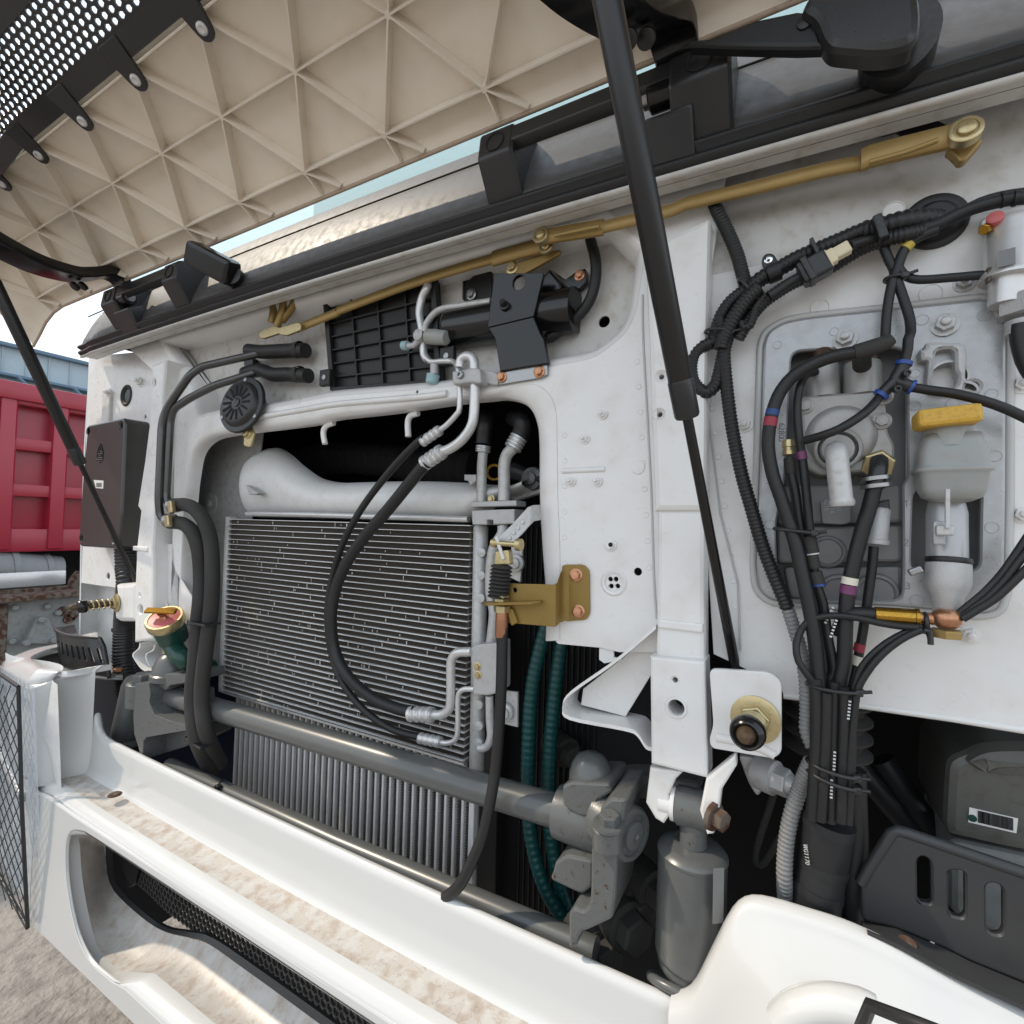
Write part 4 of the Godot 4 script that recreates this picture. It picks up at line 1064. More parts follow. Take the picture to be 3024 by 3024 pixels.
	# two upright pipes over the blocks
	for q in [["left", [V(.3126,1.6341,-.07),V(.3108,1.6088,-.07),V(.3111,1.5773,-.07),V(.3115,1.5426,-.07)], V(.3127,1.6429,-.07), V(.3116,1.631,-.07), [V(.3062,1.6486,-.08),V(.3078,1.6678,-.08),V(.3102,1.6869,-.08),V(.2886,1.7097,-.12)], 0.0095], ["right", [V(.3809,1.6353,-.06),V(.3681,1.6238,-.06),V(.3627,1.6058,-.06),V(.3633,1.5754,-.06),V(.3636,1.5435,-.06)], V(.3879,1.6539,-.065), V(.3775,1.6325,-.06), [V(.3853,1.6518,-.07),V(.3916,1.6697,-.07),V(.3878,1.6821,-.07),V(.3461,1.7016,-.12)], 0.011]]:
		var u := thing("riser_pipe", "%s upright aluminium pipe rising from the connection block into the dark" % q[0], "pipe", V(.3357,1.5426,-.07))
		mb = MB.new(); mb.tube(MB.smooth(q[1], 0.008), q[5] * 0.95, 14); part("pipe", mb, M.aluminium_dull, u)
		ferrule(u, q[2], q[3], q[5] * 1.35)
		mb = MB.new(); mb.hose(q[4], q[5] * 1.5, 12); part("hose", mb, M.rubber, u)

func receiver() -> void:
	var t := thing("receiver_drier", "black cylindrical receiver drier lying behind a folded black bracket", "receiver drier", V(.3066,1.8469,-.02))
	var mb := MB.new()
	mb.lathe(V(.2623,1.8486,-.03), V(.3571,1.8449,-.03) - V(.2623,1.8486,-.03), [Vector2(-0.004, 0.0), Vector2(-0.004, 0.028), Vector2(0.0, 0.033), Vector2(0.006, 0.035), Vector2(0.24, 0.035)], 30)
	part("body", mb, M.black_gloss, t)
	mb = MB.new(); mb.prism(MB.rnd(PackedVector2Array([U(.3749,1.9073),U(.4635,1.8891),U(.4474,1.8242),U(.365,1.8208)]), 0.002), Transform3D(Basis(), Vector3(0, 0, 0.004)), 0.006, 0.0015, [MB.circ(U(.4211,1.8832), 0.012, 16)])
	part("bracket_top", mb, M.black_gloss, t)
	mb = MB.new(); mb.prism(PackedVector2Array([U(.3663,1.8199),U(.4484,1.8232),U(.4611,1.7953),U(.4673,1.7857),U(.4756,1.747),U(.3909,1.7457),U(.3801,1.7994)]), at_z(0.004), 0.007, 0.0015)
	part("bracket_front", mb, M.black_gloss, t)
	mb = MB.new(); mb.prism(PackedVector2Array([U(.4461,1.8939),U(.4611,1.9076),U(.4814,1.8808),U(.4833,1.8609),U(.4606,1.8121),U(.4487,1.7995),U(.4352,1.8391)]), at_z(-0.045), 0.03, 0.004)
	part("rear_cover", mb, M.black_gloss, t)
	mb = MB.new(); mb.prism(MB.rnd(PackedVector2Array([U(.4564,1.9147),U(.4813,1.8936),U(.4988,1.9023),U(.5148,1.9043),U(.5161,1.8833),U(.5053,1.8746),U(.4907,1.8734),U(.4753,1.8921)]), 0.003), at_z(-0.045), 0.012, 0.002)
	part("ear", mb, M.black_gloss, t)
	mb = MB.new(); mb.bolt(V(.5051,1.8953,-.033), Vector3(0, 0, 1), 0.006); part("bolt", mb, M.copper, t)
	mb = MB.new(); mb.lathe(V(.3968,1.8493,.01), Vector3(0.1, 0.3, 1), [Vector2(0, 0.0085), Vector2(0.003, 0.008), Vector2(0.004, 0.0055), Vector2(0.012, 0.005), Vector2(0.012, 0)], 14); part("bolt", mb, M.black_metal, t)
	mb = MB.new(); mb.prism(PackedVector2Array([U(.3783,1.7447),U(.4713,1.7494),U(.4723,1.7317),U(.4601,1.7278),U(.3805,1.7251)]), at_z(0.002), 0.004, 0.001)
	part("foot", mb, M.steel, t)
	for p in [V(.3915,1.7374,.006),V(.4583,1.7375,.006)]:
		mb = MB.new(); mb.bolt(p, Vector3(0, 0.05, 1), 0.0066); part("bolt", mb, M.copper, t)
	mb = MB.new(); mb.hose([V(.5207,1.9566,-.03),V(.5239,1.942,-.03),V(.5317,1.9127,-.03),V(.5324,1.8798,-.03),V(.5232,1.849,-.03),V(.5007,1.8256,-.03),V(.4743,1.8106,-.03),V(.4563,1.8017,-.03)], 0.0085, 12); part("cable", mb, M.rubber, t)
	mb = MB.new(); mb.prism(MB.rnd(PackedVector2Array([U(.2798,1.9319),U(.3331,1.9671),U(.3384,1.9134),U(.3354,1.8955),U(.2801,1.9)]), 0.003), at_z(-0.05), 0.008, 0.002); part("bracket_back", mb, M.black_metal, t)
	mb = MB.new(); mb.bolt(V(.2978,1.9092,-.04), Vector3(0, 0, 1), 0.007); part("bolt", mb, M.steel, t)
	# service ports with pale blue caps
	t = thing("service_valve", "small aluminium service valve with pale blue caps beside the black grid", "valve", V(.2239,1.8248,0))
	mb = MB.new(); mb.lathe(V(.219,1.8333,.005), Vector3(0, 0, 1), [Vector2(-0.02, 0.010), Vector2(0.004, 0.010), Vector2(0.005, 0.007), Vector2(0.003, 0.004), Vector2(0.003, 0)], 16); part("body", mb, M.cast_aluminium, t)
	mb = MB.new(); mb.tube([V(.186,1.8205,0),V(.2043,1.819,0),V(.2159,1.8277,0)], 0.0055, 10); part("port", mb, M.cast_aluminium, t)
	mb = MB.new(); mb.lathe(V(.1901,1.8205,0), V(.1736,1.823,0) - V(.1901,1.8205,0), [Vector2(0, 0.0085), Vector2(0.012, 0.008), Vector2(0.013, 0.006)], 14); part("cap", mb, M.pale_blue, t)
	mb = MB.new(); mb.tube([V(.2509,1.7774,0),V(.2516,1.7604,0)], 0.007, 12); part("port", mb, M.cast_aluminium, t)
	mb = MB.new(); mb.lathe(V(.2497,1.7606,0), V(.2464,1.7456,0) - V(.2497,1.7606,0), [Vector2(0, 0.0115), Vector2(0.014, 0.011), Vector2(0.016, 0.009)], 16); part("cap", mb, M.pale_blue, t)
	mb = MB.new(); mb.lathe(V(.2354,1.8299,0), V(.2941,1.817,0) - V(.2354,1.8299,0), [Vector2(0, 0.013), Vector2(0.018, 0.0135), Vector2(0.04, 0.0125), Vector2(0.042, 0.011)], 18); part("sleeve", mb, M.clear_plastic, t)
	mb = MB.new(); mb.tube(MB.smooth([V(.3579,1.8728,-.01),V(.2978,1.8768,-.01),V(.2605,1.8792,-.01),V(.2396,1.8736,-.01),V(.2225,1.8576,-.01),V(.2192,1.8423,-.01)], 0.01), 0.006, 12); part("pipe", mb, M.aluminium_dull, t)

func air_grid() -> void:
	var t := thing("air_intake_cover", "black plastic air intake cover with a grid of square cells, above the bay", "intake cover", V(.106,1.8727,-.02))
	var a := U(-.0534,1.9639); var b := U(.2244,1.9725); var c := U(.247,1.7519); var d := U(-.0215,1.7674)
	var mb := MB.new(); mb.prism(MB.rnd(PackedVector2Array([a, b, c, d]), 0.01), at_z(-0.04), 0.012, 0.002)
	part("back", mb, M.grid_black, t)
	var bar := func(p: Vector2, q: Vector2, w: float, h := 0.009) -> void:
		var m2 := MB.new(); var mid := (p + q) / 2; var ang := (q - p).angle()
		m2.box(Transform3D(Basis(Vector3.BACK, ang), Vector3(mid.x, mid.y, -0.029 + h / 2)), Vector3(p.distance_to(q), w, h), 0.0015)
		part("grid_bar", m2, M.grid_black, t)
	for k in 8:
		var u := k / 7.0
		bar.call(a.lerp(d, u), b.lerp(c, u), 0.012 if k in [0, 7] else 0.0035, 0.012 if k in [0, 7] else 0.008)
	for k in 5:
		var u := k / 4.0
		bar.call(a.lerp(b, u), d.lerp(c, u), 0.012 if k in [0, 4] else 0.0035, 0.012 if k in [0, 4] else 0.008)
	for q in [V(-.0325,1.7913,-.012), V(.2717,1.7924,-.012), V(.0051,1.9734,-.015)]:
		mb = MB.new(); mb.box(Transform3D(Basis(), q), Vector3(0.03, 0.034, 0.012), 0.003); var lug := part("lug", mb, M.grid_black, t)
		mb = MB.new(); mb.lathe(q + Vector3(0, 0, 0.006), Vector3.BACK, [Vector2(0, 0.0058), Vector2(0.0015, 0.0055), Vector2(0.0022, 0.003), Vector2(0.0022, 0)], 14); part("screw", mb, M.steel, lug)

func intercooler() -> void:
	var t := thing("intercooler", "aluminium intercooler with upright tubes, standing below and behind the condenser", "intercooler", Vector3(-0.07, 0.72, -0.14))
	var x0: float = V(-.4562,.9325,-.13).x; var x1: float = V(.2733,.9625,-.13).x
	var N := 37; var mb := MB.new()
	var pit := (x1 - x0) / (N - 1); var y0 := 0.70; var y1 := 1.46
	for i in N:
		mb = MB.new(); mb.box(Transform3D(Basis(), Vector3(x0 + pit * i, (y0 + y1) / 2, -0.143)), Vector3(0.0056 if i < N - 1 else 0.012, y1 - y0, 0.036), 0.0015)
		part("tube", mb, M.tube, t)
	mb = MB.new()
	for i in N - 1:
		var xa := x0 + pit * i + 0.003; var xb := x0 + pit * (i + 1) - 0.003
		var y := y0; var s := true
		while y < 1.1:
			var a := Vector3(xa if s else xb, y, -0.132); var b := Vector3(xb if s else xa, y + 0.0028, -0.132)
			mb.face([a, b, b - Vector3(0, 0, 0.02), a - Vector3(0, 0, 0.02)], Vector3(0, 1, 0.2))
			y += 0.0028; s = not s
	part("fins", mb, M.fins, t, "", "stuff")
	mb = MB.new(); mb.box(Transform3D(Basis(), Vector3((x0 + x1) / 2, (y0 + y1) / 2, -0.149)), Vector3(x1 - x0 - 0.004, y1 - y0 - 0.01, 0.02), 0.0); part("core", mb, M.fins, t)
	mb = MB.new(); mb.box(Transform3D(Basis(), Vector3(x1 + 0.03, 1.0, -0.15)), Vector3(0.04, 0.75, 0.03), 0.003); part("side_frame", mb, M.black_metal, t)
	# cast end tank on top: swollen duct whose roof falls towards the right
	var tp := [V(-.4595,1.6216,-.1),V(-.4429,1.6483,-.1),V(-.4013,1.6711,-.1),V(-.3399,1.6825,-.1),V(-.2858,1.6634,-.1),V(-.2333,1.6318,-.1),V(-.171,1.6011,-.1),V(-.1016,1.5896,-.1),V(-.0303,1.5894,-.1),V(.1167,1.5886,-.1),V(.2461,1.5828,-.1),V(.3052,1.5774,-.1),V(.3572,1.5759,-.1),V(.3889,1.5847,-.1)]
	var bt := [V(-.405,1.5091,-.1),V(-.4034,1.5069,-.1),V(-.4011,1.5047,-.1),V(-.3423,1.5047,-.1),V(-.2764,1.5049,-.1),V(-.226,1.5048,-.1),V(-.1658,1.5049,-.1),V(-.0973,1.5052,-.1),V(-.0263,1.5045,-.1),V(.1201,1.5045,-.1),V(.2489,1.5042,-.1),V(.3066,1.5345,-.1),V(.3578,1.5537,-.1),V(.3894,1.566,-.1)]
	var g := []
	for k in 13:
		var u := PI * (k / 12.0)
		var row := []
		for i in tp.size():
			var p: Vector3 = tp[i].lerp(bt[i], (1.0 - cos(u)) / 2.0)
			p.z += sin(u) * 0.055 * (0.3 if i == 0 else (0.7 if i == 1 else 1.0)) - 0.03
			row.append(p)
		g.append(densify(row, 4))
	mb = MB.new(); mb.grid(g); part("end_tank", mb, M.tank_alu, t)
	mb = MB.new(); mb.tube(MB.smooth([V(-.3631,1.5131,-.072),V(-.3029,1.5137,-.072),V(-.1788,1.5139,-.072),V(-.0663,1.5134,-.072),V(.0515,1.5123,-.072),V(.1436,1.5119,-.072),V(.2834,1.5107,-.072)], 0.02), 0.006, 8); part("weld", mb, M.aluminium, t)
	mb = MB.new(); mb.prism(PackedVector2Array([U(-.3411,1.5815),U(-.2938,1.5623),U(-.3065,1.5582),U(-.3263,1.5584)]), at_z(-0.07), 0.02, 0.002); part("lug", mb, M.cast_aluminium, t)
	mb = MB.new(); mb.prism(PackedVector2Array([U(.2791,1.5913),U(.3037,1.5906),U(.304,1.5796),U(.2931,1.5704),U(.2871,1.58),U(.2795,1.5808)]), at_z(-0.09), 0.03, 0.002)
	part("lug", mb, M.cast_aluminium, t)
	# black radiator further back at the right
	t = thing("radiator", "black radiator edge standing behind the intercooler at the right", "radiator", Vector3(0.42, 0.72, -0.2))
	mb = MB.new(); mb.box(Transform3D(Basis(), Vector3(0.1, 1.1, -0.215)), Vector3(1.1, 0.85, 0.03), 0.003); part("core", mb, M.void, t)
	for i in 14:
		mb = MB.new(); mb.box(Transform3D(Basis(), Vector3(0.34 + 0.0115 * i, 1.1, -0.197)), Vector3(0.003, 0.8, 0.006), 0.001); part("tube", mb, M.rubber, t)
	# dark engine hose that shows rusty red in the bay
	mb = MB.new(); mb.conduit([V(-.4809,1.6596,-.3),V(-.348,1.6776,-.3),V(-.1483,1.6651,-.3),V(-.0064,1.6434,-.3),V(.1512,1.6318,-.3)], 0.045, 0.03, 0.006, 16)
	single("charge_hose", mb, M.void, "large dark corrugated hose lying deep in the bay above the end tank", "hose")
	mb = MB.new(); mb.lathe(V(.2837,1.6048,-.16), Vector3(0.5, 0, 1), [Vector2(0, 0.016), Vector2(0.006, 0.017), Vector2(0.012, 0.016), Vector2(0.006, 0.012), Vector2(0, 0.016)], 20, false)
	single("yellow_ring", mb, M.yellow, "small yellow ring in the dark behind the right riser pipe", "ring")
	t = thing("stay_rod", "grey stay with an eye bolt in the bay's upper right corner", "stay", V(.3893,1.5866,-.12))
	mb = MB.new(); mb.prism(MB.rnd(PackedVector2Array([U(.3408,1.5681),U(.3787,1.5836),U(.4032,1.5894),U(.404,1.561),U(.3471,1.5453)]), 0.004), at_z(-0.135), 0.015, 0.003); part("arm", mb, M.aluminium_dull, t)
	mb = MB.new(); mb.lathe(V(.3903,1.5863,-.118), Vector3(0, 0, 1), [Vector2(0, 0.022), Vector2(0.008, 0.02), Vector2(0.01, 0.012), Vector2(0.016, 0.011), Vector2(0.017, 0)], 20); part("eye", mb, M.cast_grey, t)
	mb = MB.new(); mb.lathe(V(.3436,1.6033,-.13), V(.3892,1.5897,-.12) - V(.3436,1.6033,-.13), [Vector2(0, 0.018), Vector2(0.05, 0.01), Vector2(0.09, 0.009)], 16); part("cone", mb, M.black_plastic, t)

func cable_lever() -> void:
	var t := thing("cable_bracket", "olive gold sheet metal bracket bolted to the white sheet right of the bay", "bracket", V(.5013,1.3925,.02))
	var mb := MB.new()
	mb.prism(MB.rnd(PackedVector2Array([U(.4253,1.414),U(.5063,1.4185),U(.5078,1.3589),U(.4271,1.3554)]), 0.002), at_z(0.031), 0.003, 0.0008, [MB.circ(U(.4405,1.4053), 0.0038, 12)])
	part("plate", mb, M.gold_bracket, t)
	var g := []
	for q in [[V(.5025,1.4181,.0335), V(.5041,1.3584,.0335)], [V(.5068,1.4202,.031), V(.5083,1.3602,.031)], [V(.5054,1.4331,.016), V(.5064,1.3622,.016)], [V(.5064,1.4428,.006), V(.5098,1.3636,.006)], [V(.5154,1.4453,.0045), V(.5174,1.3647,.0045)]]:
		g.append([q[0], q[0].lerp(q[1], 0.5), q[1]])
	mb = MB.new(); mb.slab(g, Vector3(-0.001, 0, -0.003), true); part("joggle", mb, M.gold_bracket, t)
	mb = MB.new(); mb.prism(MB.rnd(PackedVector2Array([U(.5021,1.445),U(.5358,1.4475),U(.5448,1.44),U(.5473,1.3776),U(.5417,1.3682),U(.5078,1.3619)]), 0.006), at_z(0.0012), 0.0035, 0.001)
	part("flange", mb, M.gold_bracket, t)
	for p in [V(.5255,1.4311,.0047),V(.5302,1.3791,.0047)]:
		mb = MB.new(); mb.bolt(p, Vector3(0.05, 0.1, 1), 0.0068); part("bolt", mb, M.copper, t)
	t = thing("shift_cable", "cable with ribbed rubber boot and brass nuts hanging from a drilled grey lever", "cable", V(.4236,1.4295,.045))
	mb = MB.new(); mb.prism(MB.rnd(PackedVector2Array([U(.4568,1.5318),U(.4628,1.5228),U(.4775,1.5114),U(.4303,1.4737),U(.4135,1.4757),U(.4026,1.4779),U(.407,1.4861)]), 0.002), at_z(0.027), 0.003, 0.0008)
	g = [[V(.4644,1.5336,.004), V(.465,1.5107,.004)], [V(.4595,1.5324,.018), V(.4602,1.5082,.018)], [V(.4548,1.5289,.026), V(.4585,1.5028,.026)], [V(.4306,1.5013,.032), V(.4474,1.4874,.032)], [V(.4082,1.4795,.036), V(.4336,1.4739,.036)]]
	mb = MB.new(); mb.slab(g, Vector3(0, 0, -0.003), true); part("lever", mb, M.aluminium_dull, t)
	for p in [V(.4494,1.5069,.0325),V(.4426,1.4977,.0335),V(.4362,1.4902,.0345),V(.4304,1.4821,.036)]:
		mb = MB.new(); mb.lathe(p, Vector3.BACK, [Vector2(0, 0.003), Vector2(0.0006, 0.0028), Vector2(0.0006, 0)], 10); part("rivet", mb, M.print_white, t)
	mb = MB.new(); mb.prism(MB.rnd(PackedVector2Array([U(.4118,1.4613),U(.4342,1.465),U(.4379,1.4432),U(.4093,1.441)]), 0.003), at_z(0.034), 0.012, 0.002); part("clevis", mb, M.zinc_pale, t)
	mb = MB.new(); mb.lathe(V(.4055,1.4743,.045), V(.4356,1.4736,.045) - V(.4055,1.4743,.045), [Vector2(0, 0.006), Vector2(0.006, 0.007), Vector2(0.01, 0.004), Vector2(0.04, 0.004), Vector2(0.042, 0.009), Vector2(0.05, 0.009)], 14); part("pin", mb, M.zinc_pale, t)
	mb = MB.new(); mb.box(Transform3D(Basis(Vector3.BACK, 0.4), V(.4206,1.4671,.047)), Vector3(0.005, 0.036, 0.003), 0.001); part("split_pin", mb, M.paper, t)
	var prof := []
	for k in 9:
		prof.append(Vector2(0.0056 * k, 0.0125)); prof.append(Vector2(0.0056 * k + 0.0022, 0.0165)); prof.append(Vector2(0.0056 * k + 0.0036, 0.0165))
	mb = MB.new(); mb.lathe(V(.4221,1.4417,.042), V(.4193,1.4134,.042) - V(.4221,1.4417,.042), prof, 20); part("boot", mb, M.rubber_dusty, t)
	mb = MB.new(); mb.lathe(V(.4193,1.4139,.042), Vector3(0, -1, 0), [Vector2(0, 0.009), Vector2(0.018, 0.0095), Vector2(0.02, 0.008)], 16); part("collar", mb, M.copper, t)
	for q in [V(.4214,1.3954,.042), V(.424,1.3795,.042)]:
		mb = MB.new(); mb.hex(q - Vector3(0, 0.007, 0), Vector3(0, 1, 0), 0.0125, 0.010); part("nut", mb, M.zinc_pale, t)
	mb = MB.new(); mb.prism(MB.rnd(PackedVector2Array([Vector2(-0.04, -0.014), Vector2(0.055, -0.018), Vector2(0.065, 0), Vector2(0.055, 0.018), Vector2(-0.02, 0.016)]), 0.004), Transform3D(Basis(Vector3(1, 0.12, 0), Vector3(0, 0, 1), Vector3(0.12, -1, 0)).orthonormalized(), V(.4237,1.3878,.042)), 0.004, 0.001); part("support_plate", mb, M.gold_bracket, t)
	mb = MB.new(); mb.prism(MB.rnd(PackedVector2Array([U(.4298,1.3778),U(.4402,1.3788),U(.4495,1.3593),U(.4394,1.3531)]), 0.002), at_z(0.034), 0.006, 0.001); part("tongue", mb, M.gold_bracket, t)
	mb = MB.new(); mb.lathe(V(.4241,1.3749,.042), Vector3(0.0, -1, 0), [Vector2(0, 0.009), Vector2(0.01, 0.0095), Vector2(0.038, 0.0095), Vector2(0.04, 0.008)], 16); part("ferrule", mb, M.copper, t)
	mb = MB.new(); mb.hose([V(.4252,1.3504,.042),V(.4261,1.3106,.042),V(.4263,1.2648,.042),V(.4244,1.2004,.042),V(.4203,1.1407,.042),V(.4168,1.0925,.05),V(.4087,1.0472,.055),V(.3921,1.0017,.06),V(.376,.9695,.062),V(.3564,.9471,.06),V(.3271,.9184,.05)], 0.0085, 12); part("outer_cable", mb, M.rubber, t)
	t = thing("teal_hose", "ribbed teal hose hanging left of its twin in the gap under the gold bracket", "hose", V(.4183,1.0489,-.08))
	mb = MB.new(); mb.conduit([V(.4447,1.3445,-.08),V(.4312,1.2987,-.08),V(.4163,1.2253,-.08),V(.4128,1.1358,-.08),V(.4143,1.0478,-.08),V(.4222,.98,-.08),V(.4435,.9179,-.08),V(.4712,.8812,-.08),V(.5039,.8565,-.08)], 0.0118, 0.011, 0.0012, 14); part("hose", mb, M.teal, t)
	t = thing("teal_hose", "ribbed teal hose hanging right of its twin, nearer the white bracket", "hose", V(.4434,1.0469,-.1))
	mb = MB.new(); mb.conduit([V(.4625,1.3258,-.1),V(.4576,1.2895,-.1),V(.4482,1.1989,-.1),V(.4437,1.109,-.1),V(.4451,1.0209,-.1),V(.4568,.9457,-.1),V(.4754,.8916,-.1),V(.4911,.8634,-.1)], 0.0122, 0.011, 0.0012, 14); part("hose", mb, M.teal, t)

func left_side() -> void:
	var mb := MB.new()
	# horn
	var t := thing("horn", "round black electric horn with a slotted face above the bay's left corner", "horn", V(-.2891,1.7488,0))
	var ax := Vector3(0.12, 0.16, 1.0).normalized(); var c := V(-.2585,1.7502,.02)
	mb.lathe(c, ax, [Vector2(-0.05, 0.02), Vector2(-0.03, 0.04), Vector2(-0.008, 0.048), Vector2(-0.004, 0.064), Vector2(0.0, 0.064), Vector2(0.003, 0.062), Vector2(0.004, 0.052), Vector2(0.010, 0.049), Vector2(0.014, 0.043), Vector2(0.014, 0)], 36)
	part("shell", mb, M.black_plastic, t)
	var u := ax.cross(Vector3.UP).normalized(); var w := ax.cross(u)
	for k in 14:
		var a := TAU * k / 14.0
		var d := u * cos(a) + w * sin(a)
		mb = MB.new(); mb.box(Transform3D(Basis(d, ax.cross(d), ax), c + ax * 0.0146 + d * 0.028), Vector3(0.024, 0.0052, 0.0012), 0.0004); part("slot", mb, M.void, t)
	mb = MB.new(); mb.lathe(c + ax * 0.014, ax, [Vector2(0, 0.010), Vector2(0.002, 0.010), Vector2(0.003, 0.004), Vector2(0.003, 0)], 16); part("hub", mb, M.black_gloss, t)
	for k in 3:
		var a := TAU * k / 3.0 + 0.5
		mb = MB.new(); mb.lathe(c + (u * cos(a) + w * sin(a)) * 0.0575, ax, [Vector2(0, 0.005), Vector2(0.005, 0.0045), Vector2(0.0055, 0)], 10); part("screw", mb, M.steel, t)
	mb = MB.new(); mb.prism(MB.rnd(PackedVector2Array([U(-.2602,1.7028),U(-.2369,1.705),U(-.2235,1.6849),U(-.233,1.6644),U(-.2368,1.6569),U(-.26,1.662),U(-.2587,1.6813)]), 0.006), at_z(0.008), 0.004, 0.001); part("bracket", mb, M.zinc_pale, t)
	mb = MB.new(); mb.bolt(V(-.2468,1.6883,.012), Vector3(0, 0, 1), 0.0085); part("bolt", mb, M.zinc_pale, t)
	# heater pipes with their rubber ends
	t = thing("heater_pipe", "upper black steel heater pipe running down the left pillar", "pipe", V(-.4741,1.7556,.045))
	mb = MB.new(); mb.pipe([V(-.2491,1.8719,-.01),V(-.4008,1.8503,.03),V(-.4182,1.8299,.045),V(-.4907,1.757,.055),V(-.5023,1.722,.058),V(-.5083,1.5402,.055),V(-.5073,1.499,.05),V(-.4806,1.4873,.04)], 0.0088, 0.02, 16); part("pipe", mb, M.pipe_steel, t)
	mb = MB.new(); mb.hose([V(-.2952,1.887,-.015),V(-.2442,1.8768,-.015),V(-.1546,1.8658,-.015),V(-.1013,1.8588,-.015)], 0.0155, 16); part("hose_end", mb, M.rubber, t)
	mb = MB.new(); mb.lathe(V(-.1319,1.8632,-.015), Vector3(1, 0.05, 0), [Vector2(0, 0.017), Vector2(0.016, 0.017)], 20, false); part("clamp_band", mb, M.rubber_dusty, t)
	mb = MB.new(); mb.hose([V(-.4859,1.488,.04),V(-.4328,1.4862,.04),V(-.3925,1.4691,.04),V(-.373,1.4301,.035),V(-.3685,1.3709,.03),V(-.35,1.3147,.04),V(-.3546,1.2677,.04),V(-.3586,1.1782,.04),V(-.3643,1.1276,.04),V(-.3622,1.0817,.04),V(-.3488,1.0308,.04),V(-.3532,.9765,.02),V(-.3889,.9006,-.03)], 0.0155, 16); part("hose", mb, M.rubber_dusty, t)
	mb = MB.new(); mb.lathe(V(-.4823,1.4914,.042), Vector3(1, 0.05, -0.2), [Vector2(-0.006, 0.0172), Vector2(0.010, 0.0172)], 22, false); var cb := part("clamp", mb, M.steel, t)
	mb = MB.new(); mb.box(Transform3D(Basis(Vector3.BACK, 0.2), V(-.4477,1.4915,.062)), Vector3(0.016, 0.026, 0.012), 0.003); part("worm_housing", mb, M.zinc_pale, cb)
	t = thing("heater_pipe", "lower black steel heater pipe running down the left pillar beside the other", "pipe", V(-.4804,1.7155,.04))
	mb = MB.new(); mb.pipe([V(-.2588,1.8296,-.01),V(-.351,1.8031,.025),V(-.429,1.7804,.035),V(-.4816,1.7563,.045),V(-.4931,1.7322,.045),V(-.5022,1.5493,.042),V(-.4915,1.5286,.04),V(-.4674,1.5268,.035)], 0.0088, 0.02, 16); part("pipe", mb, M.pipe_steel, t)
	mb = MB.new(); mb.hose([V(-.3047,1.8346,-.015),V(-.2541,1.8363,-.015),V(-.2044,1.8203,-.015),V(-.1516,1.8139,-.015),V(-.0901,1.8037,-.015)], 0.0155, 16); part("hose_end", mb, M.rubber, t)
	mb = MB.new(); mb.lathe(V(-.1289,1.8107,-.015), Vector3(1, -0.03, 0), [Vector2(0, 0.017), Vector2(0.016, 0.017)], 20, false); part("clamp_band", mb, M.rubber_dusty, t)
	mb = MB.new(); mb.hose([V(-.475,1.5289,.035),V(-.4311,1.5298,.035),V(-.3878,1.5171,.035),V(-.3566,1.486,.03),V(-.3416,1.4391,.025),V(-.3154,1.3749,.035),V(-.3144,1.3251,.035),V(-.319,1.271,.035),V(-.3321,1.1811,.035),V(-.3371,1.131,.035),V(-.3337,1.0857,.035),V(-.3187,1.0431,.035),V(-.3347,.9926,.01),V(-.3757,.9203,-.04)], 0.0155, 16); part("hose", mb, M.rubber_dusty, t)
	mb = MB.new(); mb.lathe(V(-.4804,1.528,.036), Vector3(1, 0.05, -0.2), [Vector2(-0.006, 0.0172), Vector2(0.010, 0.0172)], 22, false); cb = part("clamp", mb, M.steel, t)
	mb = MB.new(); mb.box(Transform3D(Basis(Vector3.BACK, 0.2), V(-.4488,1.5231,.056)), Vector3(0.016, 0.028, 0.012), 0.003); part("worm_housing", mb, M.zinc_pale, cb)
	for q in [[V(-.3214,1.2715,.045), 0.0, 0.036], [V(-.3446,1.0072,.03), -0.15, 0.036]]:
		mb = MB.new(); mb.box(Transform3D(Basis(Vector3.BACK, q[1]), q[0]), Vector3(0.066, 0.005, q[2]), 0.002); single("cable_tie", mb, M.black_plastic, "black cable tie binding the two heater hoses, %s" % ("upper one near the oil filler" if q[1] == 0.0 else "lower one by the steel tube"), "cable tie", "ties round the heater hoses")
	mb = MB.new(); mb.prism(PackedVector2Array([U(-.3405,1.8808),U(-.3039,1.8757),U(-.3018,1.8425),U(-.3356,1.8572)]), at_z(-0.045), 0.014, 0.002); single("pipe_bracket", mb, M.black_metal, "small black bracket holding both heater pipes apart", "bracket")
	# black control box
	t = thing("control_box", "tall black box with a triangular emblem and a white sticker on the cab's left edge", "control box", V(-.8557,1.5864,.02))
	mb = MB.new(); mb.prism(MB.rnd(PackedVector2Array([U(-.952,1.7555),U(-.7538,1.7605),U(-.7419,1.7502),U(-.7388,1.5054),U(-.7436,1.4204),U(-.7622,1.4127),U(-.9609,1.4112),U(-.9708,1.4332),U(-.9654,1.6024)]), 0.008), at_z(-0.085), 0.115, 0.006, [MB.circ(U(-.9448,1.7371), 0.008, 14), MB.circ(U(-.763,1.7406), 0.0085, 14), MB.circ(U(-.956,1.4347), 0.008, 14), MB.circ(U(-.7738,1.4363), 0.0085, 14)])
	part("box", mb, M.box_black, t)
	mb = MB.new(); mb.prism(PackedVector2Array([U(-.8965,1.5978),U(-.8403,1.5947),U(-.8401,1.5728),U(-.881,1.5752)]), at_z(0.0302), 0.0006, 0.0); part("sticker", mb, M.paper, t)
	for k in 3:
		mb = MB.new(); var y := 818 + k * 12
		mb.box(Transform3D(Basis(), V(-.8655,1.5876,.031).lerp(V(-.8616,1.5789,.031), k / 2.0)), Vector3(0.030, 0.0022 if k != 1 else 0.008, 0.0006), 0.0); part("print_line", mb, M.silver_dark, t)
	mb = MB.new()
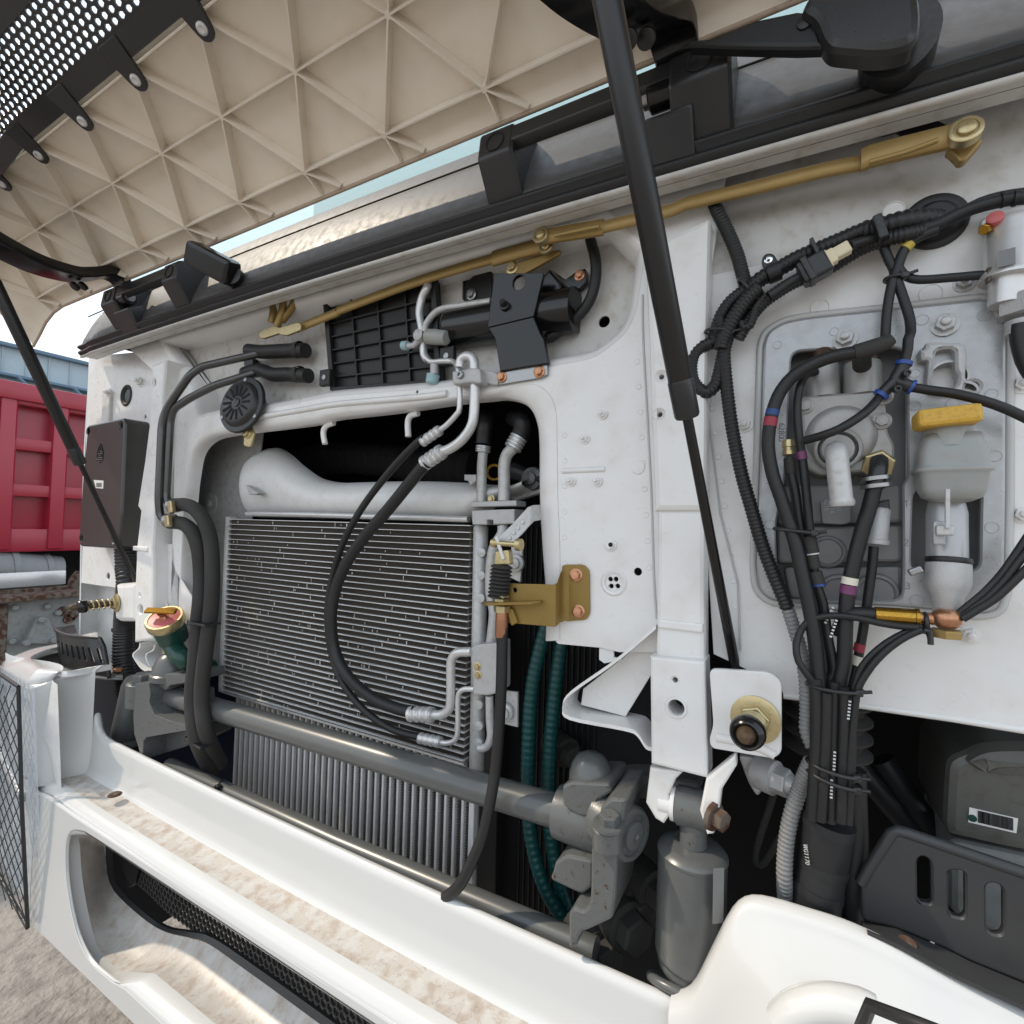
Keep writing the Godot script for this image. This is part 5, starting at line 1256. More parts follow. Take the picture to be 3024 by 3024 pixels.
	for q in [[V(-.8666,1.6967,.031),V(-.885,1.671,.031)], [V(-.8666,1.6967,.031),V(-.8492,1.6717,.031)], [V(-.885,1.671,.031),V(-.8666,1.6774,.031),V(-.8492,1.6717,.031)], [V(-.8663,1.6943,.031),V(-.8666,1.6774,.031)], [V(-.8826,1.6675,.031),V(-.8509,1.6684,.031)], [V(-.8826,1.6675,.031),V(-.8816,1.6577,.031)], [V(-.8509,1.6684,.031),V(-.8517,1.6574,.031)], [V(-.8816,1.6577,.031),V(-.8517,1.6574,.031)], [V(-.8741,1.6622,.031),V(-.8593,1.6635,.031)], [V(-.8851,1.6525,.031),V(-.8493,1.6525,.031)], [V(-.8744,1.6458,.031),V(-.8605,1.6462,.031)]]:
		mb.tube(q, 0.0016, 5)
	part("emblem", mb, M.rubber, t)
	# conduit under the box, latch pin
	t = thing("left_conduit", "black ribbed conduit hanging from the control box behind the latch", "conduit", V(-.8022,1.2651,-.02))
	mb = MB.new(); mb.conduit([V(-.8113,1.414,-.02),V(-.8016,1.3614,-.02),V(-.7917,1.3044,-.02),V(-.8654,1.1957,-.05),V(-.8649,1.1062,-.05),V(-.8565,1.0687,-.05),V(-.8348,.9936,-.05)], 0.030, 0.009, 0.003, 16); part("conduit", mb, M.conduit, t)
	mb = MB.new(); mb.conduit([V(-.8594,1.2034,-.07),V(-.8575,1.1283,-.07),V(-.8398,1.04,-.07)], 0.022, 0.009, 0.003, 14); part("conduit", mb, M.conduit, t)
	for q in [V(-.803,1.3553,0), V(-.875,1.1755,-.03)]:
		mb = MB.new(); mb.box(Transform3D(Basis(), q), Vector3(0.03, 0.012, 0.012), 0.003); part("cable_tie", mb, M.black_plastic, t)
	t = thing("latch_pin", "latch pin with coil spring and black knob on the left white housing", "latch pin", V(-.6804,1.2848,.08))
	latch(t, V(-.7395,1.2732,.03), Vector3(-0.12, -0.02, 1.0), 1.0)
	# slotted black step guard, tray and the bumper's left surroundings
	t = thing("slotted_guard", "curved black guard with a row of upright slots on the bumper's left tray", "guard", V(-.9744,1.0509,0))
	var path := MB.smooth([V(-1.2161,1.0168,-.02),V(-1.0702,1.0548,.03),V(-.9949,1.0597,.045),V(-.9134,1.062,.042),V(-.8453,1.0636,.03),V(-.8356,1.0546,0)], 0.006)
	var top := MB.smooth([V(-1.3807,1.1176,-.12),V(-1.0877,1.1645,.03),V(-1.0069,1.1645,.045),V(-.9245,1.1641,.042),V(-.856,1.1681,.03),V(-.8738,1.1616,.01)], 0.006)
	slotted(t, [V(-1.1158,1.1584,.02),V(-1.0642,1.1566,.03),V(-1.0167,1.1555,.03),V(-.9691,1.1561,.025),V(-.9233,1.1587,.02),V(-.8894,1.158,.005)], [V(-1.0819,1.0632,.02),V(-1.038,1.0668,.03),V(-.9911,1.0654,.03),V(-.9441,1.0631,.025),V(-.8847,1.0647,.02),V(-.821,1.0632,.005)], 9, 0.28, 0.66, 0.035)
	mb = MB.new(); mb.tube(MB.smooth([V(-1.3184,1.1267,-.1),V(-1.2261,1.1404,-.04),V(-1.1159,1.1591,.02),V(-1.0643,1.1577,.03),V(-1.0168,1.1566,.03),V(-.9692,1.1568,.025),V(-.9234,1.1597,.02),V(-.886,1.1598,.005)], 0.01), 0.004, 8); part("top_edge", mb, M.black_plastic, t)
	mb = MB.new(); mb.slab([[V(-1.3184,1.1267,-.1), V(-1.298,1.1038,-.1)], [V(-1.2448,1.1369,-.05), V(-1.2293,1.1149,-.05)], [V(-1.1407,1.1545,.01), V(-1.1257,1.1255,.01)]], Vector3(0, 0, -0.003)); part("inner_wall", mb, M.black_plastic, t)
	mb = MB.new(); mb.tube([V(-.881,1.1591,.005),V(-.856,1.1395,.005),V(-.8175,1.0621,.005)], 0.0055, 8); part("end_edge", mb, M.black_plastic, t)
	# oil filler
	t = thing("oil_filler", "green oil filler tube with a red topped gold cap and wing handle", "oil filler", V(-.491,1.2382,.03))
	var a := V(-.4728,1.2679,.05); var f := Vector3(0.29, 0.82, 0.49).normalized()
	mb = MB.new(); mb.lathe(a - f * 0.075, f, [Vector2(0, 0.022), Vector2(0.004, 0.032), Vector2(0.06, 0.034)], 26); part("neck", mb, M.green, t)
	mb = MB.new(); mb.lathe(a - f * 0.022, f, [Vector2(0, 0.038), Vector2(0.003, 0.040), Vector2(0.018, 0.040), Vector2(0.022, 0.038), Vector2(0.022, 0.034), Vector2(0.020, 0.033)], 30, false); part("cap", mb, M.zinc_pale, t)
	mb = MB.new(); mb.lathe(a - f * 0.002, f, [Vector2(0, 0.034), Vector2(0.001, 0.030), Vector2(0.003, 0.012), Vector2(0.003, 0)], 26); part("cap_top", mb, M.cap_red, t)
	mb = MB.new(); mb.lathe(a - f * 0.002, f, [Vector2(0, 0.012), Vector2(0.008, 0.007), Vector2(0.016, 0.010), Vector2(0.017, 0)], 14); part("boss", mb, M.copper, t)
	mb = MB.new(); mb.box(Transform3D(MB.facing(f, Vector3(0.875, 0, -0.48)), a + f * 0.02), Vector3(0.015, 0.070, 0.007), 0.002); part("wing_handle", mb, M.brass, t)
	mb = MB.new(); mb.lathe(a - f * 0.012 + f.cross(Vector3(1, 0, -0.4)).normalized() * 0.0402, f.cross(Vector3(1, 0, -0.4)), [Vector2(-0.001, 0.006), Vector2(0.0008, 0.006), Vector2(0.001, 0)], 12); part("paint_dot", mb, M.cap_red, t)
	mb = MB.new(); mb.hose([V(-.4963,1.2027,.02),V(-.4683,1.1817,.02),V(-.438,1.1698,.02),V(-.4578,1.1456,-.02),V(-.467,1.1266,-.06)], 0.021, 16); part("tube", mb, M.green, t)
	mb = MB.new(); mb.prism(MB.rnd(PackedVector2Array([U(-.5181,1.1767),U(-.4986,1.1919),U(-.4784,1.1938),U(-.4864,1.1812),U(-.5086,1.1739)]), 0.003), at_z(0.027), 0.003, 0.001, [MB.circ(U(-.4995,1.1843), 0.004, 10)]); part("tab", mb, M.zinc_pale, t)

func latch(t: Node3D, o: Vector3, ax: Vector3, k: float, l := 1.0) -> void:
	ax = ax.normalized()
	var mb := MB.new()
	mb.lathe(o, ax, [Vector2(0, 0.024 * k), Vector2(0.002, 0.024 * k), Vector2(0.003, 0.022 * k), Vector2(0.003, 0.01 * k)], 30); part("washer", mb, M.zinc_pale, t)
	mb = MB.new(); mb.hex(o + ax * 0.003, ax, 0.0155 * k, 0.007); part("nut", mb, M.zinc_pale, t)
	mb = MB.new(); mb.lathe(o, ax, [Vector2(0.01, 0.0075 * k), Vector2(0.085 * l, 0.0075 * k)], 16); part("pin", mb, M.bronze, t)
	var q := []
	var sx := ax.cross(Vector3.UP).normalized(); var sy := ax.cross(sx)
	for i in 90:
		var u := i / 89.0
		q.append(o + ax * lerpf(0.011, 0.062 * l, u) + (sx * cos(u * TAU * 4.5) + sy * sin(u * TAU * 4.5)) * 0.0115 * k)
	mb = MB.new(); mb.tube(q, 0.0018, 6); part("spring", mb, M.zinc_pale, t)
	mb = MB.new(); mb.lathe(o + ax * 0.06 * l, ax, [Vector2(0, 0.011 * k), Vector2(0.003, 0.0155 * k), Vector2(0.010, 0.0165 * k), Vector2(0.018, 0.015 * k), Vector2(0.021, 0.0115 * k), Vector2(0.019, 0.009 * k)], 24, false); part("collar", mb, M.black_gloss, t)
	mb = MB.new(); mb.lathe(o + ax * 0.078 * l, ax, [Vector2(0, 0.009 * k), Vector2(0.010, 0.0085 * k), Vector2(0.018, 0.005 * k), Vector2(0.019, 0)], 20); part("tip", mb, M.bronze, t)

# a curved strip between two edges with a row of upright slots left open
func slotted(t: Node3D, top: Array, bot: Array, n: int, u0: float, u1: float, margin: float) -> void:
	var a := MB.smooth(top, 0.004); var b := MB.smooth(bot, 0.004)
	var at := func(u: float, v: float) -> Vector3:
		var i := u * (a.size() - 1); var j := u * (b.size() - 1)
		var p: Vector3 = a[int(i)].lerp(a[mini(int(i) + 1, a.size() - 1)], i - int(i))
		var q: Vector3 = b[int(j)].lerp(b[mini(int(j) + 1, b.size() - 1)], j - int(j))
		return p.lerp(q, v)
	var off := Vector3(0, 0, -0.005)
	var strip := func(ua: float, ub: float, va: float, vb: float) -> void:
		var g := []
		for r in 3:
			var row := []
			for c in 9: row.append(at.call(lerpf(ua, ub, c / 8.0), lerpf(va, vb, r / 2.0)))
			g.append(row)
		var mb := MB.new(); mb.slab(g, off); part("web", mb, M.black_plastic, t)
	for q in [[0.0, u0], [u1, 1.0]]:
		var g := []
		for r in 3:
			var row := []
			for c in 33: row.append(at.call(c / 32.0, lerpf(q[0], q[1], r / 2.0)))
			g.append(row)
		var mb := MB.new(); mb.slab(g, off); part("band", mb, M.black_plastic, t)
	var e := margin
	for k in n + 1:
		var c0 := lerpf(0.0, 1.0, (k - 0.29) / n) if k > 0 else 0.0
		var c1 := lerpf(0.0, 1.0, (k + 0.29) / n) if k < n else 1.0
		strip.call(c0, c1, u0 - 0.001, u1 + 0.001)

func front_axle_parts() -> void:
	var mb := MB.new()
	var t := thing("cross_tube", "upper thick grey painted cross tube between the two cab mounts", "cross tube", Vector3(-0.1, 1.05, 0.0))
	var c := [V(-.6004,1.063,0),V(-.5354,1.0647,0),V(.0518,1.076,0),V(.5021,1.0839,0)]
	mb = MB.new(); mb.tube([c[0], c[1].lerp(c[2], 0.5), c[2], c[3]], 0.0235, 28); part("tube", mb, M.chassis_grey, t)
	mb = MB.new(); mb.lathe(c[0], c[2] - c[0], [Vector2(-0.05, 0.030), Vector2(-0.035, 0.037), Vector2(0.012, 0.037), Vector2(0.018, 0.031), Vector2(0.02, 0.024)], 28); part("end_clamp", mb, M.cast_grey, t)
	t = thing("cross_tube", "lower thinner grey cross tube running just behind the bumper", "cross tube", Vector3(-0.1, 0.9, 0.02))
	var d := [V(-.4889,.91,.015),V(.0766,.9102,.015),V(.5275,.9204,.015),V(.5709,.9214,.015)]
	mb = MB.new(); mb.lathe(d[0], d[1] - d[0], [Vector2(-0.012, 0.0), Vector2(-0.010, 0.010), Vector2(-0.003, 0.0165), Vector2(0.004, 0.018), Vector2(d[0].distance_to(d[1]), 0.018)], 24); mb.tube([d[1], d[2], d[3]], 0.018, 24); part("tube", mb, M.chassis_grey, t)
	mb = MB.new(); mb.lathe(V(-.2834,.9118,.015), d[1] - d[0], [Vector2(-0.002, 0.0188), Vector2(0.003, 0.0188)], 20, false); mb.box(Transform3D(Basis(), V(-.2699,.9264,.03)), Vector3(0.012, 0.009, 0.012), 0.002); part("cable_tie", mb, M.black_plastic, t)
	# right cab mount: clamp with dome, swing arm and foot
	t = thing("cab_mount", "cast grey right cab mount with a domed bump stop and long swing arm", "cab mount", V(.5674,.952,.02))
	mb = MB.new(); mb.lathe(V(.5059,1.0859,0), c[3] - c[2], [Vector2(-0.004, 0.026), Vector2(0.0, 0.036), Vector2(0.065, 0.040), Vector2(0.075, 0.036)], 26); part("tube_clamp", mb, M.cast_grey, t)
	mb = MB.new(); mb.prism(MB.rnd(PackedVector2Array([U(.5237,1.1411),U(.5366,1.1504),U(.59,1.1621),U(.595,1.152),U(.576,1.1353),U(.5741,1.1117),U(.5491,1.1078),U(.5257,1.1141)]), 0.004), at_z(-0.04), 0.075, 0.006); part("block", mb, M.cast_grey, t)
	mb = MB.new(); mb.prism(MB.rnd(PackedVector2Array([U(.5189,1.1098),U(.5446,1.11),U(.5723,1.111),U(.5696,1.066),U(.5405,1.066),U(.5166,1.0753)]), 0.008), at_z(-0.045), 0.075, 0.010); part("lower_clamp", mb, M.cast_grey, t)
	mb = MB.new(); mb.lathe(V(.5528,1.137,0), Vector3(0.0, 1, 0.0), [Vector2(-0.01, 0.031), Vector2(0.004, 0.031), Vector2(0.015, 0.0305), Vector2(0.028, 0.027), Vector2(0.038, 0.020), Vector2(0.043, 0.011), Vector2(0.044, 0)], 28); part("bump_stop", mb, M.chassis_grey, t)
	mb = MB.new(); mb.prism(MB.rnd(PackedVector2Array([U(.5878,1.1326),U(.5925,1.1493),U(.6037,1.1622),U(.6237,1.1663),U(.6215,1.1426),U(.6142,1.1105),U(.6135,1.0676),U(.6129,1.0461),U(.609,1.0159),U(.5775,.9895),U(.5694,.9845),U(.5649,.9735),U(.5616,.9601),U(.5525,.9574),U(.5514,1.0013),U(.558,1.0109),U(.5723,1.011),U(.5796,1.023),U(.5804,1.0472),U(.5799,1.0908),U(.5831,1.1049)]), 0.004), at_z(-0.02), 0.09, 0.006); part("swing_arm", mb, M.cast_grey, t)
	mb = MB.new(); mb.lathe(V(.6221,1.1058,.035), Vector3(0.92, 0, 0.4), [Vector2(-0.05, 0.034), Vector2(0.0, 0.034), Vector2(0.004, 0.031), Vector2(0.004, 0.026), Vector2(0.001, 0.025), Vector2(0.001, 0.018), Vector2(0.006, 0.017), Vector2(0.007, 0.006), Vector2(0.005, 0.005), Vector2(0.005, 0)], 32); part("bush", mb, M.cast_grey, t)
	mb = MB.new(); mb.hex(V(.6057,1.1354,.078), Vector3(0.0, 1, 0.1), 0.0125, 0.013); mb.lathe(V(.6046,1.133,.078), Vector3(0, 1, 0.1), [Vector2(0, 0.019), Vector2(0.004, 0.019)], 18); part("clamp_bolt", mb, M.cast_grey, t)
	mb = MB.new(); mb.lathe(V(.6014,1.1182,.072), Vector3(0, 1, 0.1), [Vector2(-0.016, 0.017), Vector2(-0.014, 0.019), Vector2(0.010, 0.019), Vector2(0.012, 0.017)], 20); part("clamp_boss", mb, M.cast_grey, t)
	mb = MB.new(); mb.prism(MB.rnd(PackedVector2Array([U(.5124,1.0157),U(.5178,1.0289),U(.5194,1.0412),U(.5366,1.0568),U(.5739,1.0618),U(.5746,1.0281),U(.5603,1.0126),U(.5428,1.0132)]), 0.006), at_z(-0.03), 0.075, 0.006); part("foot", mb, M.cast_grey, t)
	mb = MB.new(); mb.hex(V(.5329,1.0121,0), Vector3(0, 1, 0), 0.0165, 0.016); mb.lathe(V(.5335,1.0209,0), Vector3(0, 1, 0), [Vector2(0, 0.009), Vector2(0.02, 0.009)], 12); mb.lathe(V(.5311,1.0102,0), Vector3(0, 1, 0), [Vector2(-0.004, 0.022), Vector2(0.001, 0.022)], 18); part("foot_nut", mb, M.cast_grey, t)
	mb = MB.new(); mb.prism(MB.rnd(PackedVector2Array([U(.5603,1.1234),U(.5894,1.1348),U(.6545,1.1492),U(.6897,1.1524),U(.6923,1.134),U(.6107,1.1064),U(.5635,1.0984)]), 0.01), at_z(-0.10), 0.05, 0.008); part("rear_beam", mb, M.cast_grey, t)
	# bolts in the shade behind it
	for q in [[V(.5992,.9409,-.03), 0.026], [V(.6058,.9539,-.06), 0.024], [V(.5621,.8961,-.02), 0.024], [V(.6282,.9821,-.06), 0.022], [V(.4496,1.0981,-.16), 0.02]]:
		mb = MB.new(); mb.hex(q[0], Vector3(0.7, 0, 0.5), q[1], 0.03); mb.lathe(q[0], Vector3(0.7, 0, 0.5), [Vector2(-0.05, q[1] * 1.3), Vector2(0.006, q[1] * 1.3), Vector2(0.008, q[1])], 18); part("frame_bolt", mb, M.rubber_dusty, t)
	# left cab mount
	t = thing("cab_mount", "cast grey left cab mount with a domed bump stop, beside the oil filler", "cab mount", V(-.6483,.8995,0))
	mb = MB.new(); mb.prism(MB.rnd(PackedVector2Array([U(-.5869,1.0965),U(-.5264,1.1083),U(-.516,1.0829),U(-.5197,1.0623),U(-.4934,1.039),U(-.4212,1.0398),U(-.3439,1.0451),U(-.3526,1.0353),U(-.5262,.981),U(-.5372,.9685),U(-.5377,.9241),U(-.5443,.9239),U(-.5565,.9483),U(-.5807,.9777),U(-.5886,1.0199),U(-.5846,1.0705)]), 0.004), at_z(-0.02), 0.07, 0.008); part("column", mb, M.cast_grey, t)
	mb = MB.new(); mb.prism(MB.rnd(PackedVector2Array([U(-.6222,.9394),U(-.4315,1.0045),U(-.4002,.9859),U(-.4584,.9556),U(-.618,.8914),U(-.6358,.8932)]), 0.004), at_z(-0.08), 0.08, 0.006); part("shelf", mb, M.cast_grey, t)
	mb = MB.new(); mb.prism(MB.rnd(PackedVector2Array([U(-.6139,1.0453),U(-.4478,1.0845),U(-.4319,1.0102),U(-.5255,.9993),U(-.6043,1.0013)]), 0.004), at_z(-0.06), 0.05, 0.006); part("web", mb, M.cast_grey, t)
	mb = MB.new(); mb.hex(V(-.605,1.0912,.02), Vector3(0, 1, 0), 0.026, 0.02); mb.lathe(V(-.6101,1.0834,.02), Vector3(0, 1, 0), [Vector2(-0.05, 0.036), Vector2(0.004, 0.036), Vector2(0.008, 0.03)], 22); part("clamp_bolt", mb, M.cast_grey, t)
	mb = MB.new(); mb.prism(MB.rnd(PackedVector2Array([U(-.5436,1.1135),U(-.4883,1.1312),U(-.3953,1.1463),U(-.3866,1.1284),U(-.4756,1.1047),U(-.4902,1.0907),U(-.5451,1.0986)]), 0.006), at_z(-0.05), 0.08, 0.008); part("block", mb, M.cast_grey, t)
	mb = MB.new(); mb.lathe(V(-.5269,1.1163,0), Vector3(0, 1, 0), [Vector2(-0.01, 0.045), Vector2(0.003, 0.045), Vector2(0.006, 0.041), Vector2(0.022, 0.039), Vector2(0.040, 0.031), Vector2(0.052, 0.018), Vector2(0.055, 0.008), Vector2(0.055, 0)], 28); part("bump_stop", mb, M.chassis_grey, t)
	mb = MB.new(); mb.lathe(V(-.7281,1.0675,-.02), V(-.7624,.9175,-.02) - V(-.7281,1.0675,-.02), [Vector2(0, 0.026), Vector2(0.02, 0.032), Vector2(0.2, 0.040), Vector2(0.21, 0.036)], 24); part("damper", mb, M.chassis_grey, t)
	for k in 2:
		mb = MB.new(); mb.lathe(V(-.7526,.9164,-.02) - Vector3(0, 0.012 + 0.032 * k, 0), Vector3(0, -1, 0), [Vector2(0, 0.03), Vector2(0.004, 0.040), Vector2(0.012, 0.040), Vector2(0.016, 0.03)], 24); part("spring_ring", mb, M.chassis_grey, t)
	# shock absorber
	t = thing("air_damper", "grey cylindrical damper hanging from the pivot bolt at the right", "damper", V(.6922,.9504,.015))
	var a := V(.6942,1.1063,.015); var b := V(.692,.962,.015); var L := a.distance_to(b)
	mb = MB.new(); mb.lathe(a, b - a, [Vector2(-0.014, 0.012), Vector2(0.0, 0.013), Vector2(0.001, 0.030), Vector2(0.004, 0.038), Vector2(0.009, 0.0425), Vector2(0.012, 0.0425), Vector2(0.013, 0.0415), Vector2(L - 0.012, 0.0415), Vector2(L - 0.006, 0.040), Vector2(L - 0.002, 0.036), Vector2(L, 0.034)], 36); part("body", mb, M.chassis_grey, t)
	mb = MB.new(); mb.lathe(a, b - a, [Vector2(L - 0.004, 0.036), Vector2(L + 0.002, 0.038), Vector2(L + 0.008, 0.036), Vector2(L + 0.012, 0.026), Vector2(L + 0.04, 0.024)], 30); part("foot", mb, M.chassis_grey, t)
	mb = MB.new(); var rg := []
	for k in 29: rg.append(b + Vector3(-0.006 + cos(TAU * k / 28) * 0.036, -0.022 + sin(TAU * k / 28) * 0.012, 0.02 + sin(TAU * k / 28) * 0.02))
	mb.tube(rg, 0.006, 8); part("ring", mb, M.chassis_grey, t)
	mb = MB.new(); mb.lathe(V(.6741,1.1499,.015), V(.7093,1.1514,.015) - V(.6741,1.1499,.015), [Vector2(0, 0.021), Vector2(0.002, 0.0235), Vector2(0.044, 0.0235), Vector2(0.046, 0.021)], 26); mb.lathe(V(.6948,1.1065,.015), Vector3(0, 1, 0), [Vector2(0, 0.0165), Vector2(0.03, 0.0165)], 22); part("eye", mb, M.cast_grey, t)
	mb = MB.new(); mb.box(Transform3D(Basis(Vector3.UP, 0.66), V(.7294,1.0796,.055)), Vector3(0.013, 0.062, 0.001), 0.0); part("stencil_patch", mb, M.silver_dark, t)
	# bolted link to the right of the pivot
	t = thing("rear_link", "small aluminium coloured link with a hex bolt behind the latch plate", "link", V(.7741,1.1831,-.03))
	mb = MB.new(); mb.prism(MB.rnd(PackedVector2Array([U(.7413,1.2104),U(.7678,1.2123),U(.7758,1.2098),U(.7781,1.1842),U(.7703,1.1734),U(.7644,1.163),U(.7541,1.1778)]), 0.006), at_z(-0.05), 0.02, 0.004); part("arm", mb, M.aluminium_dull, t)
	mb = MB.new(); mb.hex(V(.7821,1.1949,-.025), Vector3(1, 0.0, 0.5), 0.017, 0.02); mb.lathe(V(.7821,1.1949,-.025), Vector3(1, 0, 0.5), [Vector2(-0.02, 0.021), Vector2(0.003, 0.021), Vector2(0.005, 0.016), Vector2(0.03, 0.009), Vector2(0.03, 0)], 18); part("bolt", mb, M.aluminium_dull, t)

func bz(x: float) -> float: return -0.012 * pow(x / 0.9, 2.0) + 0.003

func bumper() -> void:
	var t := thing("bumper", "white glossy truck bumper with a dirt ringed ledge and a deep recess", "bumper", Vector3(0.1, 0.51, 0.1))
	var xs := []
	for i in 60: xs.append(lerpf(-0.772, 1.35, i / 59.0))
	# long trough: wall, ledge, front beam. [depth below camera plane, y]
	var sweep := func(pr: Array, x0: float, x1: float, flip := false, k := 40) -> MB:
		var g := []
		for q in pr:
			var row := []
			for i in k:
				var x := lerpf(x0, x1, float(i) / (k - 1)); row.append(Vector3(x, q.y + (0.05 * exp(-(x - x0) / 0.018) * smoothstep(0.90, 0.94, q.y) if x0 < -0.75 and x1 < 0.75 else 0.0), q.x + bz(x)))
			g.append(row)
		var m2 := MB.new(); m2.grid(g, flip); return m2
	part("back_wall", sweep.call([Vector2(0.045, 0.900), Vector2(0.050, 0.938), Vector2(0.056, 0.943), Vector2(0.062, 0.943), Vector2(0.066, 0.938), Vector2(0.068, 0.930), Vector2(0.071, 0.890), Vector2(0.073, 0.864), Vector2(0.076, 0.853), Vector2(0.081, 0.848)], -0.757, 0.74, false, 90), M.bumper, t)
	part("ledge", sweep.call([Vector2(0.081, 0.848), Vector2(0.092, 0.8465), Vector2(0.125, 0.845)], -0.80, 0.80), M.bumper_dust, t)
	part("front_beam", sweep.call([Vector2(0.125, 0.845), Vector2(0.136, 0.843), Vector2(0.145, 0.838), Vector2(0.150, 0.829), Vector2(0.152, 0.820)], -0.82, 0.86), M.bumper, t)
	# front face with the recess
	var rec := curve2(PackedVector2Array([Vector2(1.4, 0.809), Vector2(0.4, 0.809), Vector2(-0.2, 0.809), Vector2(-0.50, 0.808), Vector2(-0.565, 0.803), U(-.6141,.7848), U(-.6299,.7468), U(-.6202,.6842), U(-.5872,.6198), U(-.545,.5765), U(-.4868,.555), U(-.3973,.5569)]), false, 5)
	rec.append_array(PackedVector2Array([Vector2(-0.35, 0.565), Vector2(0.2, 0.562), Vector2(1.4, 0.562)]))
	var face := PackedVector2Array([Vector2(1.4, 0.828), Vector2(-0.60, 0.828), Vector2(-0.745, 0.832), Vector2(-0.795, 0.826), Vector2(-0.865, 0.840), Vector2(-0.80, 0.513), Vector2(1.4, 0.505)])
	var holes := [rec]
	var cutface := Geometry2D.clip_polygons(MB.ccw(face), MB.ccw(rec))
	for q in cutface:
		var mb := MB.new(); mb.prism(q, at_z(0.148), 0.006, 0.004); part("front_face", mb, M.bumper, t)
	# rounded mouth of the recess, then its hollow down to the mesh
	var inn := curve2(PackedVector2Array([Vector2(1.4, 0.800), Vector2(0.4, 0.800), Vector2(-0.2, 0.800), Vector2(-0.48, 0.800), Vector2(-0.525, 0.795), U(-.6499,.7547), U(-.649,.722), U(-.631,.66), U(-.5969,.5976), U(-.5588,.5506), U(-.5166,.532), U(-.4473,.5302)]), false, 5)
	inn.append_array(PackedVector2Array([Vector2(-0.31, 0.585), Vector2(0.2, 0.585), Vector2(1.4, 0.585)]))
	part("recess_lip", lip(rec, inn, 0.1535, 0.034), M.bumper, t)
	var msh := curve2(PackedVector2Array([Vector2(1.4, 0.80), Vector2(0.4, 0.80), Vector2(-0.2, 0.80), U(-.6283,.7013), U(-.6702,.6879), U(-.7046,.6748), U(-.6997,.644), U(-.6869,.6053), U(-.651,.5797), U(-.5744,.5698), U(-.4798,.5668), U(-.4072,.5755)]), false, 5)
	msh.append_array(PackedVector2Array([U(-.2509,.6139), U(-.0903,.6139), Vector2(1.4, 0.606)]))
	var g := []
	for r in 7:
		var u := r / 6.0; var row := []
		for i in inn.size():
			var j := mini(i, msh.size() - 1)
			var p: Vector2 = inn[i].lerp(msh[j], u)
			row.append(Vector3(p.x, p.y - 0.012 * sin(u * PI) * (1.0 if i > inn.size() * 0.6 else 0.0), lerpf(0.1195, 0.045, pow(u, 0.9))))
		g.append(row)
	var mb := MB.new(); mb.grid(g); part("recess_floor", mb, M.bumper_dust, t)
	# tower at the left end: outer column, then the hollow inner face beside the ledge
	var sect := func(y: float, ye: float, k: float, cx: float, cz: float, ez: float, d: float) -> Array:
		var w := -0.845 - 0.033 * k; var f := 0.150 + 0.020 * k
		var c := Vector3(cx, y, cz); var e := Vector3(-0.752, ye, ez)
		return MB.bend([Vector3(w - 0.006, y, 0.07), Vector3(w, y, f), c, Vector3(lerpf(cx, -0.752, 0.45) - 0.003 * d, lerpf(y, ye, 0.75), lerpf(cz, ez, 0.5) - 0.007 * d), e], 0.028, 8)
	g = []
	for y in [0.513, 0.57, 0.63, 0.69, 0.75, 0.80, 0.83, 0.852]:
		var k: float = (y - 0.51) / 0.5; var w := -0.845 - 0.033 * k
		g.append(MB.bend([Vector3(w - 0.006, y, 0.07), Vector3(w, y, 0.150 + 0.020 * k), Vector3(lerpf(w, -0.80, 0.6), y, 0.156 + 0.012 * k), Vector3(-0.80, y, 0.1545)], 0.02, 8))
	mb = MB.new(); mb.grid(g); part("left_column", mb, M.bumper, t)
	g = []
	for r in 16:
		var u := r / 15.0; var q := smoothstep(0.0, 0.8, u)
		g.append(sect.call(lerpf(0.836, 1.066, u), lerpf(0.836, 1.102, u), clampf(lerpf(0.67, 1.0, u), 0, 1), lerpf(-0.80, -0.830, q), lerpf(0.1565, 0.160, u), 0.064, lerpf(0.3, 1.0, smoothstep(0.0, 0.4, u))))
	for o in [[0.003, 0.0015], [0.0065, 0.006], [0.009, 0.012]]:
		g.append(sect.call(1.066 + o[0], 1.102 + o[0], 1.0, -0.830, 0.160 - o[1], 0.064 - o[1] * 0.6, 1.0).map(func(p: Vector3) -> Vector3: return p + Vector3(0.004, 0, 0) * (o[1] / 0.012) * (1.0 if p.x < -0.86 else 0.0)))
	mb = MB.new(); mb.grid(g); part("left_tower", mb, M.bumper, t)
	# top of the left end sweeping round the tray: starts from the tower's last section
	var last: Array = g[-1]; var way := MB.even(MB.smooth([Vector3(-0.753, 1.113, 0.03), V(-.7677,1.112,.1133), V(-.8064,1.112,.1214), V(-.8358,1.112,.1282), V(-.8713,1.112,.1307)], 0.004), 0.002)
	var prs := []
	for i in range(last.size() - 1, 6, -1):
		prs.append([last[i], way[int((way.size() - 1) * float(last.size() - 1 - i) / (last.size() - 8))]])
	prs.append_array([[V(-.9887,1.07,.1524), V(-.8937,1.112,.1294)], [V(-1.0608,1.072,.1531), V(-.9345,1.112,.1247)], [Vector3(-1.16, 1.08, 0.12), V(-.9926,1.112,.1153)], [Vector3(-1.24, 1.085, 0.03), V(-1.0231,1.112,.0987)], [Vector3(-1.24, 1.09, -0.08), V(-1.06,1.11,.0681)], [Vector3(-1.22, 1.09, -0.2), V(-1.104,1.105,.0168)]])
	g = [[], [], [], [], [], []]
